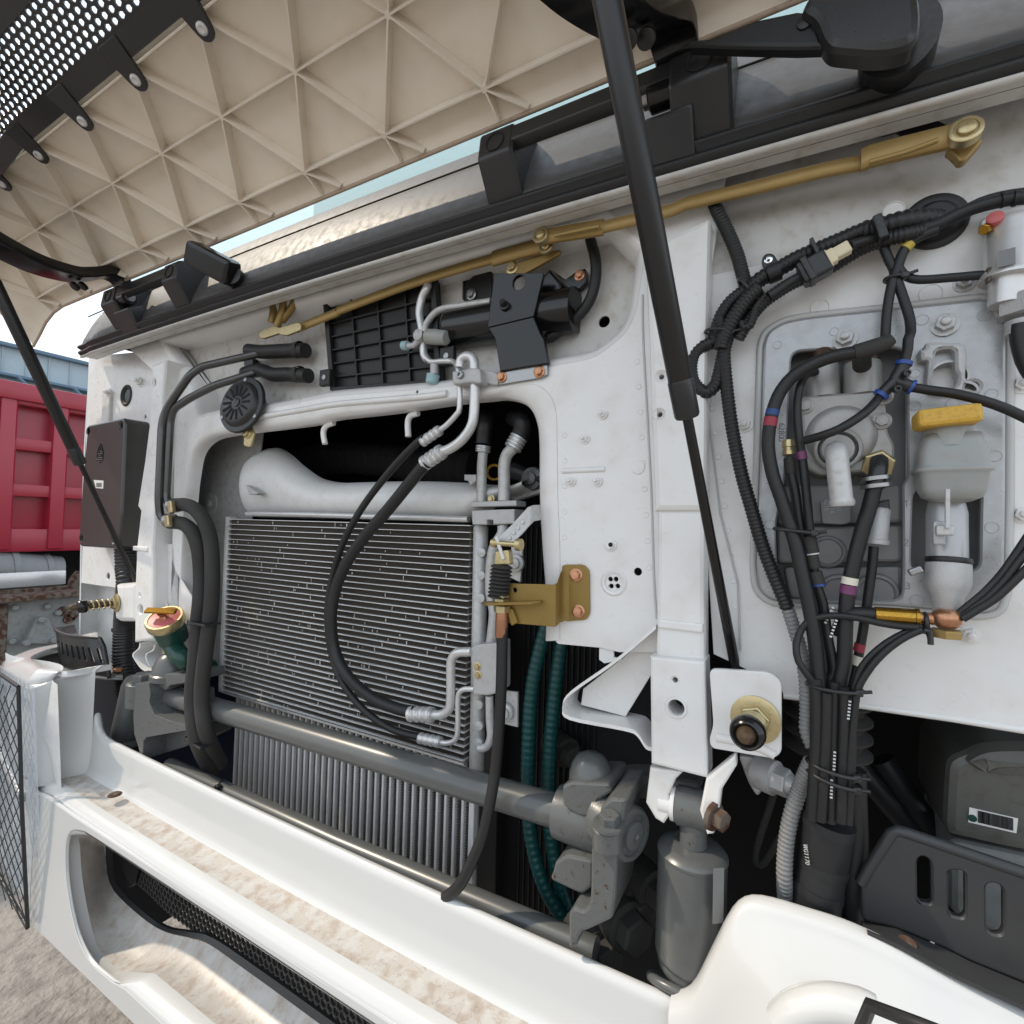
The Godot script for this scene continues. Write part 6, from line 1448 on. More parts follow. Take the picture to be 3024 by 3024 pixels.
	for p in prs:
		var a: Vector3 = p[0]; var b: Vector3 = p[1]; var m := a.lerp(b, 0.15); m.y = lerpf(a.y, b.y, 0.25) + 0.001; var m2 := a.lerp(b, 0.5); m2.y = lerpf(a.y, b.y, 0.65) + 0.002
		g[0].append(a - Vector3(0, 0.03 * smoothstep(-0.88, -0.96, p[0].x), 0)); g[1].append(a); g[2].append(m); g[3].append(m2); g[4].append(b); g[5].append(b - Vector3(0, 0.015, 0))
	for k in 6: g[k] = MB.bend(g[k], 0.03, 3)
	mb = MB.new(); mb.grid(g); part("left_top", mb, M.bumper, t)
	# raised right end: back rim line, rolled over into the front
	var rim := [V(.6794,.9486,.058),V(.6956,.9619,.06),V(.707,.9787,.06),V(.7236,1.0214,.06),V(.739,1.0608,.06),V(.7504,1.0814,.058),V(.7645,1.0914,.055),V(.7854,1.096,.055),V(.8188,1.0974,.055),V(.8504,1.0981,.055),V(.8802,1.0946,.055),V(.9085,1.0878,.055),V(.9493,1.0769,.05),V(.9915,1.0691,.045),V(1.0351,1.0604,.04)]
	var rr := MB.smooth(rim, 0.012)
	g = []
	for q in [[-0.012, -0.03], [-0.006, -0.002], [0.0, 0.0], [0.006, -0.001], [0.012, -0.006], [0.017, -0.016]]:
		var row := []
		for p in rr: row.append(p + Vector3(0, q[1], q[0]))
		g.append(row)
	for q in [0.12, 0.28, 0.5, 0.75, 1.0]:
		var row := []
		for p in rr:
			var k := clampf((p.x - 0.70) / 0.12, 0.0, 1.0); k = k * k * (3.0 - 2.0 * k)
			var lowy := lerpf(minf(p.y - 0.017, 0.848), 0.80, k)
			var fz := lerpf(p.z + 0.02 + 0.01 * q, p.z + 0.02 + 0.095 * pow(q, 0.6), k)
			row.append(Vector3(p.x + 0.03 * q * (1.0 - k), lerpf(p.y - 0.018, lowy, q), fz))
		g.append(row)
	mb = MB.new(); mb.grid(densify_rows(g, 2)); part("right_end", mb, M.bumper, t)
	# brow over the right headlight
	mb = MB.new(); mb.tube(MB.smooth([V(.7974,1.0546,.16),V(.8057,1.0681,.16),V(.8192,1.0806,.16),V(.8375,1.0904,.16),V(.8552,1.0945,.16),V(.8626,1.0936,.16)], 0.01), 0.016, 14); part("headlight_brow", mb, M.bumper, t)
	mb = MB.new(); mb.lathe(V(-.5452,.8645,.1), Vector3(0, 1, 0.0), [Vector2(0, 0.014), Vector2(0.0015, 0.014), Vector2(0.002, 0.011), Vector2(0.004, 0.010), Vector2(0.0045, 0)], 20); part("plug", mb, M.rust, t)
	for p in [V(-.0966,.575,.0536), V(-.1031,.572,.0938)]:
		mb = MB.new(); mb.lathe(p + Vector3(0, 0.008, 0), Vector3(0, 1, 0.3), [Vector2(0, 0.0045), Vector2(0.0008, 0)], 12); part("drain_hole", mb, M.void, t)
	lower_mesh()

func densify(row: Array, k: int) -> Array:
	var o := []
	for i in row.size() - 1:
		var a: Vector3 = row[maxi(i - 1, 0)]; var d: Vector3 = row[mini(i + 2, row.size() - 1)]
		for j in k: o.append((row[i] as Vector3).cubic_interpolate(row[i + 1], a, d, float(j) / k))
	o.append(row[-1]); return o

func densify_rows(g: Array, k: int) -> Array:
	var o := []; var C: int = g[0].size()
	for r in g.size() - 1:
		for j in k:
			var row := []
			for c in C: row.append((g[r][c] as Vector3).cubic_interpolate(g[r + 1][c], g[maxi(r - 1, 0)][c], g[mini(r + 2, g.size() - 1)][c], float(j) / k))
			o.append(row)
	o.append(g[-1]); return o

func lower_mesh() -> void:
	var t := thing("bumper_mesh", "black honeycomb mesh set in the bumper's recess", "mesh grille", V(-.4104,.6074,.03))
	# honeycomb field that bends back towards the left end
	var at := func(x: float, y: float) -> Vector3:
		return Vector3(x, y, 0.034 - 0.012 * smoothstep(-0.4, -0.6, x))
	var mb := MB.new(); var s := 0.0092; var up := Vector3(0.15, 0.0, 1.0).normalized()
	var strut := func(p: Vector3, q: Vector3) -> void:
		var d := (q - p).normalized(); var w := d.cross(up).normalized() * 0.0013; var k := up * -0.006
		mb.face([p - w, p + w, q + w, q - w], up)
		mb.face([p + w, p + w + k, q + w + k, q + w], w)
		mb.face([p - w, p - w + k, q - w + k, q - w], -w)
	var r := 0; var y := 0.60
	while y < 0.83:
		var x := -0.66 + (s * 0.866 if r % 2 else 0.0)
		while x < 1.2:
			var a: Vector3 = at.call(x, y); var b: Vector3 = at.call(x + s * 0.866, y + s * 0.5); var c: Vector3 = at.call(x + s * 1.732, y)
			strut.call(a, b); strut.call(b, c); strut.call(b, at.call(x + s * 0.866, y + s * 1.5))
			x += s * 1.732
		y += s * 1.5; r += 1
	part("mesh", mb, M.rubber_dusty, t, "", "stuff")
	var edge := MB.smooth([V(-.7025,.6782,.046),V(-.6974,.6453,.046),V(-.6846,.6067,.046),V(-.6505,.5805,.046),V(-.5722,.57,.046),V(-.4778,.5675,.046),V(-.4054,.5769,.046),V(-.3249,.5988,.046),V(-.2493,.6145,.046),V(-.089,.6153,.046),V(.1248,.613,.046),V(.3045,.6122,.046)], 0.012)
	var g := [[], []]
	for p in edge: g[0].append(p)
	var inn := MB.smooth([V(-.697,.6768,.04),V(-.6902,.6444,.04),V(-.6763,.6104,.04),V(-.6436,.5879,.04),V(-.5657,.5769,.04),V(-.4755,.5723,.04),V(-.4137,.5787,.04),V(-.3328,.6034,.04),V(-.2509,.624,.04),V(-.0876,.6263,.04),V(.124,.6238,.04),V(.3028,.6202,.04)], 0.012)
	var n := 60; g = [[], []]
	for k in n:
		g[0].append(edge[int(k / float(n - 1) * (edge.size() - 1))]); g[1].append(inn[int(k / float(n - 1) * (inn.size() - 1))])
	mb = MB.new(); mb.slab(g, Vector3(0, 0, -0.006)); part("border", mb, M.black_plastic, t)
	mb = MB.new(); mb.prism(MB.rnd(PackedVector2Array([U(-.6798,.665),U(-.5778,.6651),U(-.5741,.6417),U(-.5926,.602),U(-.6124,.5907),U(-.6481,.6074)]), 0.01), at_z(0.026), 0.004, 0.001); part("fog_lamp_hole", mb, M.black_gloss, t)

func headlight() -> void:
	var t := thing("headlight_guard", "black wire mesh guard over the left headlight at the picture's edge", "wire guard", V(-.8149,.5094,.17))
	var a := V(-.7878,1.0926,.2); var b := V(-.7735,.5204,.165)
	var c := V(-1.5723,.963,.06); var d := V(-1.6632,.3152,.06)
	c = Vector3(-1.16, a.y + 0.02, 0.185); d = Vector3(-1.12, b.y + 0.10, 0.16)
	var mb := MB.new(); mb.tube([a, a.lerp(b, 0.5) + Vector3(0.003, 0, 0.003), b], 0.0042, 8); mb.tube([b, d], 0.0042, 8); mb.tube([a, c], 0.0042, 8); mb.tube([c, d], 0.0042, 8); part("frame", mb, M.black_plastic, t)
	var n := 26
	var q := func(u: float, v: float) -> Vector3:
		var p: Vector3 = a.lerp(c, u).lerp(b.lerp(d, u), v)
		return p + Vector3(-0.012, 0, 0.018) * sin(u * PI)
	for k in range(-n, n):
		for s in [1, -1]:
			var pts := []
			for i in 13:
				var u := i / 12.0; var v := (float(k) + (u if s > 0 else 1.0 - u) * 13.0) / 13.0
				if v >= 0.0 and v <= 1.0: pts.append(q.call(u, v))
			if pts.size() > 1:
				mb = MB.new(); mb.tube(pts, 0.0011, 5); part("wire", mb, M.black_plastic, t)
	t = thing("headlight", "silvery left headlight behind the black wire guard", "headlight", V(-1.0966,.5329,.1))
	var g := []
	for i in 9:
		var row := []
		for j in 9: row.append(q.call(i / 8.0 * 0.96 + 0.03, j / 8.0) + Vector3(0.02, 0.0, -0.022) + Vector3(0.03, 0, -0.05) * sin(i / 8.0 * PI) * 0.2)
		g.append(row)
	mb = MB.new(); mb.slab(g, Vector3(0.004, 0, -0.004)); part("lens", mb, M.lens, t)
	g = []
	for i in 9:
		var row := []
		for j in 9: row.append(q.call(i / 8.0, j / 8.0) + Vector3(0.05, 0.0, -0.055) + Vector3(0.05, 0, -0.07) * pow(sin(i / 8.0 * PI), 2.0) * (0.5 + 0.5 * cos(j * 1.6)))
		g.append(row)
	mb = MB.new(); mb.grid(densify_rows(g, 3)); part("reflector", mb, M.tube, t)
	mb = MB.new(); mb.tube(MB.smooth([q.call(0.2, 0.5) + Vector3(0.02, 0, -0.03), q.call(0.25, 0.52) + Vector3(0.02, 0, -0.03), q.call(0.8, 0.4) + Vector3(0.02, 0, -0.03)], 0.02), 0.012, 10); part("light_bar", mb, M.silver_paint, t)
	# black wire guard corner at the bottom right
	t = thing("headlight_guard", "black square wire guard corner at the bottom right edge", "wire guard", V(.8551,1.1424,.22))
	mb = MB.new(); mb.tube([V(.848,1.1098,.21), V(.8551,1.1456,.22), V(.8804,1.1605,.24), V(.9034,1.1677,.25)], 0.0048, 8); part("frame", mb, M.black_plastic, t)

func left_tray() -> void:
	var mb := MB.new(); var y: float = V(-.9902,1.0569,.03).y
	var o := []
	mb.slab([[V(-1.2213,1.06,.0429), V(-1.2785,1.06,-.0077), V(-1.3043,1.06,-.0584), V(-.9933,1.06,-.0718), V(-.9142,1.06,-.0692)], [V(-1.1699,1.06,.0578), V(-1.0452,1.06,.0657), V(-.9029,1.06,.0404), V(-.8156,1.06,.0086), V(-.7845,1.06,-.0123)]], Vector3(0, -0.004, 0))
	var t := thing("step_tray", "grey step tray under the slotted guard at the left", "tray", V(-.9135,1.07,.0477))
	part("plate", mb, M.old_grey, t)
	for p in [V(-.98,1.077,.0685), V(-.8049,1.077,.0572), V(-.8061,1.077,-.0095)]:
		mb = MB.new(); mb.hex(p, Vector3.UP, 0.011, 0.008); part("bolt", mb, M.copper, t)
	mb = MB.new(); mb.box(Transform3D(Basis(), Vector3(-0.93, 0.85, -0.22)), Vector3(0.42, 0.40, 0.35), 0.01)
	single("battery_box", mb, M.navy, "dark navy blue box deep behind the bumper's left end", "box")

func background() -> void:
	var mb := MB.new()
	mb.box(Transform3D(Basis(), Vector3(0, -0.02, 0)), Vector3(240, 0.04, 240), 0.0)
	var gr := single("ground", mb, M.ground, "", "")
	gr.set_meta("kind", "structure")
	# red dump truck standing alongside; its flank is the plane x = -3.9
	var X := -3.9
	var t := thing("dump_truck", "red dump truck body with pressed panels, standing to the left", "dump truck", Vector3(X - 1.2, 0.0, -1.0))
	var y0: float = V(-3.9,1.244,-.8307).y; var y1: float = V(-3.9,2.3556,-.8342).y
	mb = MB.new(); mb.box(Transform3D(Basis(), Vector3(X - 1.25, (y0 + y1) / 2 + 0.02, -1.4)), Vector3(2.4, y1 - y0 + 0.04, 5.6), 0.01); part("skin", mb, M.red, t)
	var z_at := func(p: Vector3) -> float: return p.z
	var zs := [V(-3.9,1.8565,-.6904).z, V(-3.9,1.8805,-.8827).z, V(-3.9,1.8918,-.9731).z]
	var w: float = absf(zs[1] - zs[2]); var pitch: float = absf(zs[0] - zs[2])
	var k0: float = (zs[1] + zs[2]) / 2
	for k in range(-4, 16):
		mb = MB.new(); mb.box(Transform3D(Basis(), Vector3(X - 0.01, (y0 + y1) / 2, k0 + pitch * k)), Vector3(0.12, y1 - y0 - 0.01, w), 0.012); part("rib", mb, M.red, t)
	for q in [[V(-3.9,2.3001,-.7693), 0.10], [V(-3.9,1.9806,-.7727), 0.085], [V(-3.9,1.6601,-.7809), 0.085], [V(-3.9,1.3129,-.7808), 0.16]]:
		mb = MB.new(); mb.box(Transform3D(Basis(), Vector3(X - 0.02, q[0].y, -1.4)), Vector3(0.10, q[1], 5.6), 0.01); part("rail", mb, M.red, t)
	mb = MB.new(); mb.box(Transform3D(Basis(), Vector3(X - 0.01, y1 - 0.02, -1.4)), Vector3(0.15, 0.12, 5.6), 0.01); part("top_rail", mb, M.red, t)
	mb = MB.new(); mb.box(Transform3D(Basis(), Vector3(X - 1.3, y0 - 0.4, -1.4)), Vector3(1.4, 0.8, 5.6), 0.01); part("chassis", mb, M.void, t)
	mb = MB.new(); mb.lathe(V(-3.95,1.0497,-.9838), V(-3.95,1.1161,-.5817) - V(-3.95,1.0497,-.9838), [Vector2(0, 0.10), Vector2(0.01, 0.14), Vector2(1.2, 0.14)], 24); part("tank", mb, M.silver_dark, t)
	for q in [V(-3.95,1.0682,-.9027), V(-3.95,1.0989,-.722)]:
		mb = MB.new(); mb.lathe(q, Vector3(0, 0, 1), [Vector2(-0.018, 0.144), Vector2(0.018, 0.144)], 24, false); part("tank_strap", mb, M.silver_dark, t)
	mb = MB.new()
	var sg := V(-3.75,1.0533,-.7623)
	mb.box(Transform3D(Basis(), Vector3(-3.75, sg.y, V(-3.75,1.0381,-.9558).z + 0.9)), Vector3(0.03, 0.10, 1.8), 0.006); part("side_guard", mb, M.aluminium, t)
	mb = MB.new(); mb.box(Transform3D(Basis(), Vector3(-3.75, sg.y - 0.10, -1.2)), Vector3(0.03, 0.08, 3.2), 0.01); part("lower_rail", mb, M.rust, t)
	# rusty steel beam in front of it
	t = thing("rusty_beam", "rusty grey steel beam with bolted gusset, in front of the red truck", "steel beam", Vector3(-3.2, 0.0, -0.6))
	var b0 := V(-3.2,1.0016,-.614); var b1 := V(-3.2,.6517,-.628)
	mb = MB.new(); mb.box(Transform3D(Basis(), Vector3(-3.25, (b0.y + b1.y) / 2 - 0.05, -0.8)), Vector3(0.10, b0.y - b1.y + 0.1, 3.0), 0.012); part("web", mb, M.old_grey, t)
	mb = MB.new(); mb.box(Transform3D(Basis(), Vector3(-3.21, b0.y, -0.8)), Vector3(0.16, 0.035, 3.0), 0.01); part("flange", mb, M.rust, t)
	var cz: float = V(-3.19,.8861,-.4754).z
	mb = MB.new(); mb.box(Transform3D(Basis(), Vector3(-3.20, b0.y - 0.28, cz + 0.35)), Vector3(0.02, 0.5, 0.74), 0.006); part("plate", mb, M.rust, t)
	var gs := PackedVector2Array()
	for q in [V(-3.18,.8776,-.6125), V(-3.18,.8699,-.6661), V(-3.18,.6987,-.728), V(-3.18,.7299,-.5627)]: gs.append(Vector2(-q.z, q.y))
	mb = MB.new(); mb.prism(gs, Transform3D(Basis(Vector3(0, 0, -1), Vector3(0, 1, 0), Vector3(1, 0, 0)), Vector3(-3.2, 0, 0)), 0.05, 0.008); part("gusset", mb, M.old_grey, t)
	for q in [V(-3.19,.9457,-.5223), V(-3.19,.9343,-.6711), V(-3.14,.8639,-.6283), V(-3.19,.7491,-.5186), V(-3.14,.7367,-.5657), V(-3.14,.7301,-.6916), V(-3.19,.8876,-.7239)]:
		mb = MB.new(); mb.lathe(q, Vector3.RIGHT, [Vector2(-0.02, 0.018), Vector2(0.012, 0.018), Vector2(0.018, 0.012), Vector2(0.018, 0)], 12); part("rivet", mb, M.old_grey, t)
	for q in [V(-3.19,.8947,-.7514), V(-3.19,.841,-.7826), V(-3.19,.8606,-.7997)]:
		mb = MB.new(); mb.lathe(q, Vector3.RIGHT, [Vector2(-0.01, 0.030), Vector2(0.003, 0.028), Vector2(0.003, 0.016), Vector2(-0.002, 0.015), Vector2(-0.002, 0)], 16, false); part("hole_ring", mb, M.rust, t)
	mb = MB.new(); var fl := PackedVector2Array()
	for q in [V(-3.5,.9864,-.7737), V(-3.5,.9985,-.8281), V(-3.5,1.0233,-.8788), V(-3.5,1.0645,-.8819), V(-3.5,1.1156,-.9184), V(-3.5,1.105,-.9881), V(-3.5,.946,-.9946)]: fl.append(Vector2(-q.z, q.y))
	mb.prism(fl, Transform3D(Basis(Vector3(0, 0, -1), Vector3(0, 1, 0), Vector3(1, 0, 0)), Vector3(-3.5, 0, 0)), 0.02, 0.004); single("brown_plate", mb, M.rust, "torn brown steel plate between the silver rail and the white cab", "steel plate")
	# warehouse far behind
	var WX := -24.0
	t = thing("warehouse", "pale blue grey warehouse wall with blue canopy trusses, far behind the red truck", "warehouse", Vector3(WX - 5, 0, -6))
	var wy: float = V(-24,7.4742,-7.0826).y; var wy2: float = V(-24,6.4629,-7.1232).y
	mb = MB.new(); mb.box(Transform3D(Basis(), Vector3(WX - 4, wy / 2, -8)), Vector3(8, wy, 40), 0.02); part("wall", mb, M.shed_blue, t)
	for k in 60:
		mb = MB.new(); mb.box(Transform3D(Basis(), Vector3(WX + 0.02, (wy + wy2) / 2, -27 + 0.65 * k)), Vector3(0.05, wy - wy2, 0.05), 0.01); part("cladding_rib", mb, M.shed_blue, t)
	mb = MB.new(); mb.box(Transform3D(Basis(), Vector3(WX + 0.05, wy + 0.06, -8)), Vector3(0.3, 0.14, 40), 0.03); part("eaves", mb, M.shed_roof, t)
	mb = MB.new(); mb.box(Transform3D(Basis(), Vector3(WX + 0.2, wy2 - 0.05, -8)), Vector3(0.5, 0.10, 40), 0.02); part("canopy", mb, M.shed_roof, t)
	for k in 24:
		mb = MB.new(); mb.tube([Vector3(WX + 0.75, wy2 - 0.12, -24 + 1.6 * k), Vector3(WX + 0.65, wy2 - 1.1, -24 + 1.6 * k - 1.0)], 0.07, 6); part("strut", mb, M.shed_roof, t)
	mb = MB.new(); mb.box(Transform3D(Basis(), Vector3(WX + 0.3, wy2 - 1.2, -8)), Vector3(0.4, 1.2, 40), 0.02); part("lower_wall", mb, M.old_grey, t)

func hose_thing(called: String, label: String, cat: String, pts: Array, r: float, m: Material, group := "") -> Node3D:
	var t := thing(called, label, cat, pts[0], group)
	var mb := MB.new(); mb.hose(pts, r, 12, 0.01)
	part("hose", mb, m, t)
	return t

func band(t: Node3D, pts: Array, r: float, m: Material, called := "tape") -> void:
	var mb := MB.new(); mb.tube(pts, r, 14); part(called, mb, m, t)

func tie(o: Vector3, ax: Vector3, r: float, label: String, flat := 1.0) -> void:
	var mb := MB.new(); ax = ax.normalized()
	var u := ax.cross(Vector3(0, 0, 1)).normalized(); var w := u.cross(ax)
	var q := []
	for k in 33: q.append(o + u * cos(TAU * k / 32) * r + w * sin(TAU * k / 32) * r * flat)
	mb.tube(q, 0.0022, 6, false)
	mb.box(Transform3D(MB.facing(Vector3(0.3, 0, 1)), o + (u * 0.8 + w * 0.5 * flat) * r), Vector3(0.008, 0.007, 0.008), 0.0015)
	mb.tube([o + (u * 0.8 + w * 0.5 * flat) * r, o + (u * 0.8 + w * 0.5 * flat) * r + u * 0.012 + ax * 0.003], 0.0018, 6)
	single("cable_tie", mb, M.black_plastic, label, "cable tie")

func right_side() -> void:
	var mb := MB.new()
	# ------------------------------------------------ pressed cover plate
	var t := thing("pedal_cover_plate", "silver painted cover plate with sunken fields that carries the valves at the right", "cover plate", V(.8523,1.4232,0))
	var outl := MB.rnd(PackedVector2Array([U(.7666,1.7348),U(.7643,1.5883),U(.7615,1.4582),U(.7647,1.4305),U(.7787,1.4178),U(.852,1.4213),U(.8927,1.4237),U(.9733,1.4229),U(.9848,1.4277),U(.9897,1.4473),U(.9911,1.5436),U(.9915,1.7061),U(.9912,1.7192),U(.9869,1.741),U(.976,1.7514),U(.8992,1.7552),U(.8144,1.7602),U(.7884,1.759),U(.7713,1.7499)]), 0.012, 4)
	var h1 := MB.rnd(PackedVector2Array([U(.7972,1.7215),U(.8914,1.7138),U(.9095,1.7072),U(.9111,1.5652),U(.9062,1.5576),U(.9073,1.469),U(.9067,1.4298),U(.7918,1.4191),U(.7839,1.4638),U(.7824,1.5106),U(.7913,1.5617)]), 0.012)
	var h2 := MB.rnd(PackedVector2Array([U(.9154,1.5526),U(.9719,1.5565),U(.9708,1.4656),U(.9133,1.4614)]), 0.012)
	mb.prism(outl, at_z(-0.004), 0.008, 0.003, [h1, h2, MB.circ(U(.9432,1.6696), 0.0155, 20)]); part("plate", mb, M.silver_paint, t)
	var op := []
	for p in MB.inset(MB.ccw(outl), -0.004): op.append(Vector3(p.x, p.y, -0.003))
	op.append(op[0])
	mb = MB.new(); mb.tube(op, 0.0042, 8, false); part("sealant_bead", mb, M.sealant, t)
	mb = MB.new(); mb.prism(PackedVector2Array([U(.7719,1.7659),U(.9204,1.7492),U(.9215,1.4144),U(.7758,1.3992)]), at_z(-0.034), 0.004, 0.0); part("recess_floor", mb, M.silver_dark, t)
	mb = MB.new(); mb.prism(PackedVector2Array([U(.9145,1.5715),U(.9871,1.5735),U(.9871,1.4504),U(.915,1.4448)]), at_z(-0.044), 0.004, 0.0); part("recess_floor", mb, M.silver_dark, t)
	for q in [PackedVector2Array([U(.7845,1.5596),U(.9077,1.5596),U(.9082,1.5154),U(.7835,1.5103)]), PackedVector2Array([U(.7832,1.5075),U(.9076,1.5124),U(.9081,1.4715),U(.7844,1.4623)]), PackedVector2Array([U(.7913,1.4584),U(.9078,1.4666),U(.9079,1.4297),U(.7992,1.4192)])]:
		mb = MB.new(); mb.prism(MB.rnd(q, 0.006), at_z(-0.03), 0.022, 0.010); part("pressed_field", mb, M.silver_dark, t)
	for q in [[V(.837,1.4798,-.006), 0.019], [V(.8492,1.4324,-.006), 0.022], [V(.8843,1.4355,-.006), 0.022]]:
		mb = MB.new(); mb.lathe(q[0], Vector3.BACK, [Vector2(0, q[1]), Vector2(0.003, q[1] * 0.93), Vector2(0.004, q[1] * 0.8), Vector2(0.002, q[1] * 0.72), Vector2(0.00198, 0)], 26); part("round_boss", mb, M.silver_dark, t)
	mb = MB.new(); mb.prism(MB.rnd(PackedVector2Array([U(.8285,1.5395),U(.8583,1.5405),U(.8598,1.5153),U(.8525,1.5117),U(.8309,1.5127)]), 0.003), at_z(-0.008), 0.0085, 0.001); part("type_plate", mb, M.silver_dark, t)
	for k in 3: lettering(["0218", "M1014", "3060"][k], Transform3D(Basis(Vector3.BACK, -PI / 2), V(.8411,1.5344,.001) + Vector3(-0.006 + 0.006 * k, 0, 0)), 0.0045, M.silver_paint, t)
	lettering("62800", Transform3D(Basis(Vector3.BACK, -PI / 2), V(.7875,1.6227,.0042)), 0.0062, M.ink, t)
	for k in 3: lettering(str(k + 1), Transform3D(Basis(), [V(.9096,1.5359,.0042), V(.9098,1.4931,.0042), V(.9109,1.446,.0042)][k]), 0.0075, M.silver_dark, t)
	for p in [V(.8516,1.727,.004),V(.9419,1.7285,.004),V(.9937,1.737,.004)]:
		mb = MB.new(); mb.stud(p, Vector3(-0.1, 0.1, 1), 0.0085, 0.005); part("nut", mb, M.aluminium_dull, t)
	for q in [[V(.7821,1.7313,.004), 0.005], [V(.9167,1.6431,.004), 0.0055], [V(.9486,1.6426,.004), 0.006], [V(.9798,1.6501,.004), 0.0055], [V(.9825,1.5852,.004), 0.006], [V(.9801,1.5115,.004), 0.006], [V(.9191,1.431,.004), 0.0065], [V(.9228,1.7376,.004), 0.006], [V(.9739,1.7333,.004), 0.006], [V(.8412,1.738,.004), 0.005], [V(.9165,1.6789,.004), 0.005], [V(.7758,1.5104,.004), 0.006]]:
		mb = MB.new(); mb.lathe(q[0], Vector3.BACK, [Vector2(0, q[1]), Vector2(0.0007, q[1] * 0.97), Vector2(0.0007, q[1] * 0.9), Vector2(0.0002, q[1] * 0.86), Vector2(0.00013, 0)], 18, false); part("spot_mark", mb, M.silver_paint, t)
	# bolted frame with the open bore
	mb = MB.new(); mb.prism(MB.rnd(PackedVector2Array([U(.923,1.7083),U(.9355,1.7073),U(.9426,1.7049),U(.956,1.7032),U(.9577,1.6892),U(.9561,1.6647),U(.9643,1.6619),U(.9687,1.6551),U(.9684,1.6488),U(.9616,1.6468),U(.9561,1.651),U(.9491,1.6504),U(.9305,1.6537),U(.9235,1.661),U(.9253,1.689),U(.9186,1.6881),U(.9179,1.7015),U(.9223,1.7008)]), 0.004), at_z(0.0), 0.018, 0.004, [MB.rnd(PackedVector2Array([U(.9318,1.6994),U(.9476,1.6989),U(.9483,1.6748),U(.9512,1.6689),U(.9491,1.6582),U(.942,1.6543),U(.9334,1.658),U(.9283,1.667),U(.9304,1.6771)]), 0.006), MB.circ(U(.9616,1.6564), 0.006, 14)]); part("bore_frame", mb, M.cast_aluminium, t)
	mb = MB.new(); mb.lathe(V(.944,1.6706,0), Vector3.BACK, [Vector2(0.004, 0.0185), Vector2(0.010, 0.018), Vector2(0.010, 0.0155), Vector2(-0.03, 0.0155)], 26, false); part("bore", mb, M.aluminium_dull, t)
	mb = MB.new(); mb.lathe(V(.9477,1.675,-.018), Vector3.BACK, [Vector2(0, 0.016), Vector2(0.0005, 0)], 20); part("bore_bottom", mb, M.void, t)
	# ------------------------------------------------ valve body
	t = thing("foot_valve", "cast grey pneumatic valve with two top ports and a silver elbow pipe", "valve", V(.8513,1.5731,0))
	mb = MB.new(); mb.prism(MB.rnd(PackedVector2Array([U(.8069,1.6629),U(.8874,1.6626),U(.8907,1.6369),U(.892,1.6134),U(.8983,1.6014),U(.898,1.5782),U(.8847,1.5651),U(.8686,1.5714),U(.8504,1.5699),U(.8264,1.5685),U(.814,1.5771),U(.8048,1.5982),U(.8101,1.6146)]), 0.006), at_z(-0.03), 0.042, 0.005); part("body", mb, M.cast_warm, t)
	for q in [[V(.8313,1.6664,-.004), V(.8305,1.7023,-.004), 0.0168], [V(.8697,1.6655,-.004), V(.8691,1.6993,-.004), 0.0188]]:
		var L: float = q[0].distance_to(q[1])
		mb = MB.new(); mb.lathe(q[0], q[1] - q[0], [Vector2(-0.004, q[2] * 1.02), Vector2(L - 0.003, q[2]), Vector2(L, q[2] * 0.93), Vector2(L, q[2] * 0.7)], 26); part("port", mb, M.cast_warm, t)
		mb = MB.new(); mb.hex(q[1] - Vector3(0, 0.004, 0), Vector3(0, 1, 0.0), q[2] * 0.92, 0.010); mb.lathe(q[1], Vector3(0, 1, 0), [Vector2(0, q[2] * 0.62), Vector2(0.018, q[2] * 0.6), Vector2(0.02, q[2] * 0.4), Vector2(0.0132, 0)], 16); part("port_nut", mb, M.copper if false else M.rust, t)
	mb = MB.new(); mb.lathe(V(.8479,1.6129,.008), Vector3(0.02, 0.0, 1), [Vector2(0, 0.03696), Vector2(0.00264, 0.0363), Vector2(0.00792, 0.033), Vector2(0.01122, 0.02904), Vector2(0.01188, 0.02376), Vector2(0.01188, 0)], 40); part("cover", mb, M.cast_warm, t)
	mb = MB.new(); mb.lathe(V(.8441,1.5965,.022), Vector3(0.0, -0.05, 1), [Vector2(-0.0066, 0.02442), Vector2(0.00396, 0.02442), Vector2(0.00594, 0.02244), Vector2(0.00528, 0.0198), Vector2(0.00264, 0.01914), Vector2(0.00264, 0.0165), Vector2(0.00528, 0.01584), Vector2(0.00528, 0)], 36); part("seat_ring", mb, M.cast_warm, t)
	mb = MB.new(); mb.lathe(V(.8439,1.5959,.026), Vector3(0.0, -0.05, 1), [Vector2(0, 0.01927), Vector2(0.00053, 0.01901), Vector2(0.00053, 0.01703)], 30, false); part("seal", mb, M.rubber, t)
	mb = MB.new(); mb.tube(MB.bend([V(.8433,1.5952,.02),V(.8409,1.5899,.058),V(.8425,1.567,.06),V(.8458,1.5352,.06)], 0.012, 8), 0.0108, 20); part("elbow", mb, M.aluminium_dull, t)
	mb = MB.new(); mb.lathe(V(.846,1.5361,.06), V(.846,1.5324,.06) - V(.8446,1.5539,.06), [Vector2(-0.00264, 0.01056), Vector2(0, 0.01175), Vector2(0.0033, 0.01175), Vector2(0.00594, 0.01056), Vector2(0.00594, 0)], 22); part("elbow_collar", mb, M.aluminium_dull, t)
	for q in [V(.8119,1.6507,.013),V(.8873,1.6546,.013),V(.8859,1.6273,.013)]:
		mb = MB.new(); mb.bolt(q, Vector3(0, 0, 1), 0.0065); part("bolt", mb, M.cast_warm, t)
	mb = MB.new(); mb.hex(V(.8835,1.5802,.008), Vector3(-0.1, -0.3, 1), 0.0165, 0.012); part("outlet_nut", mb, M.zinc_pale, t)
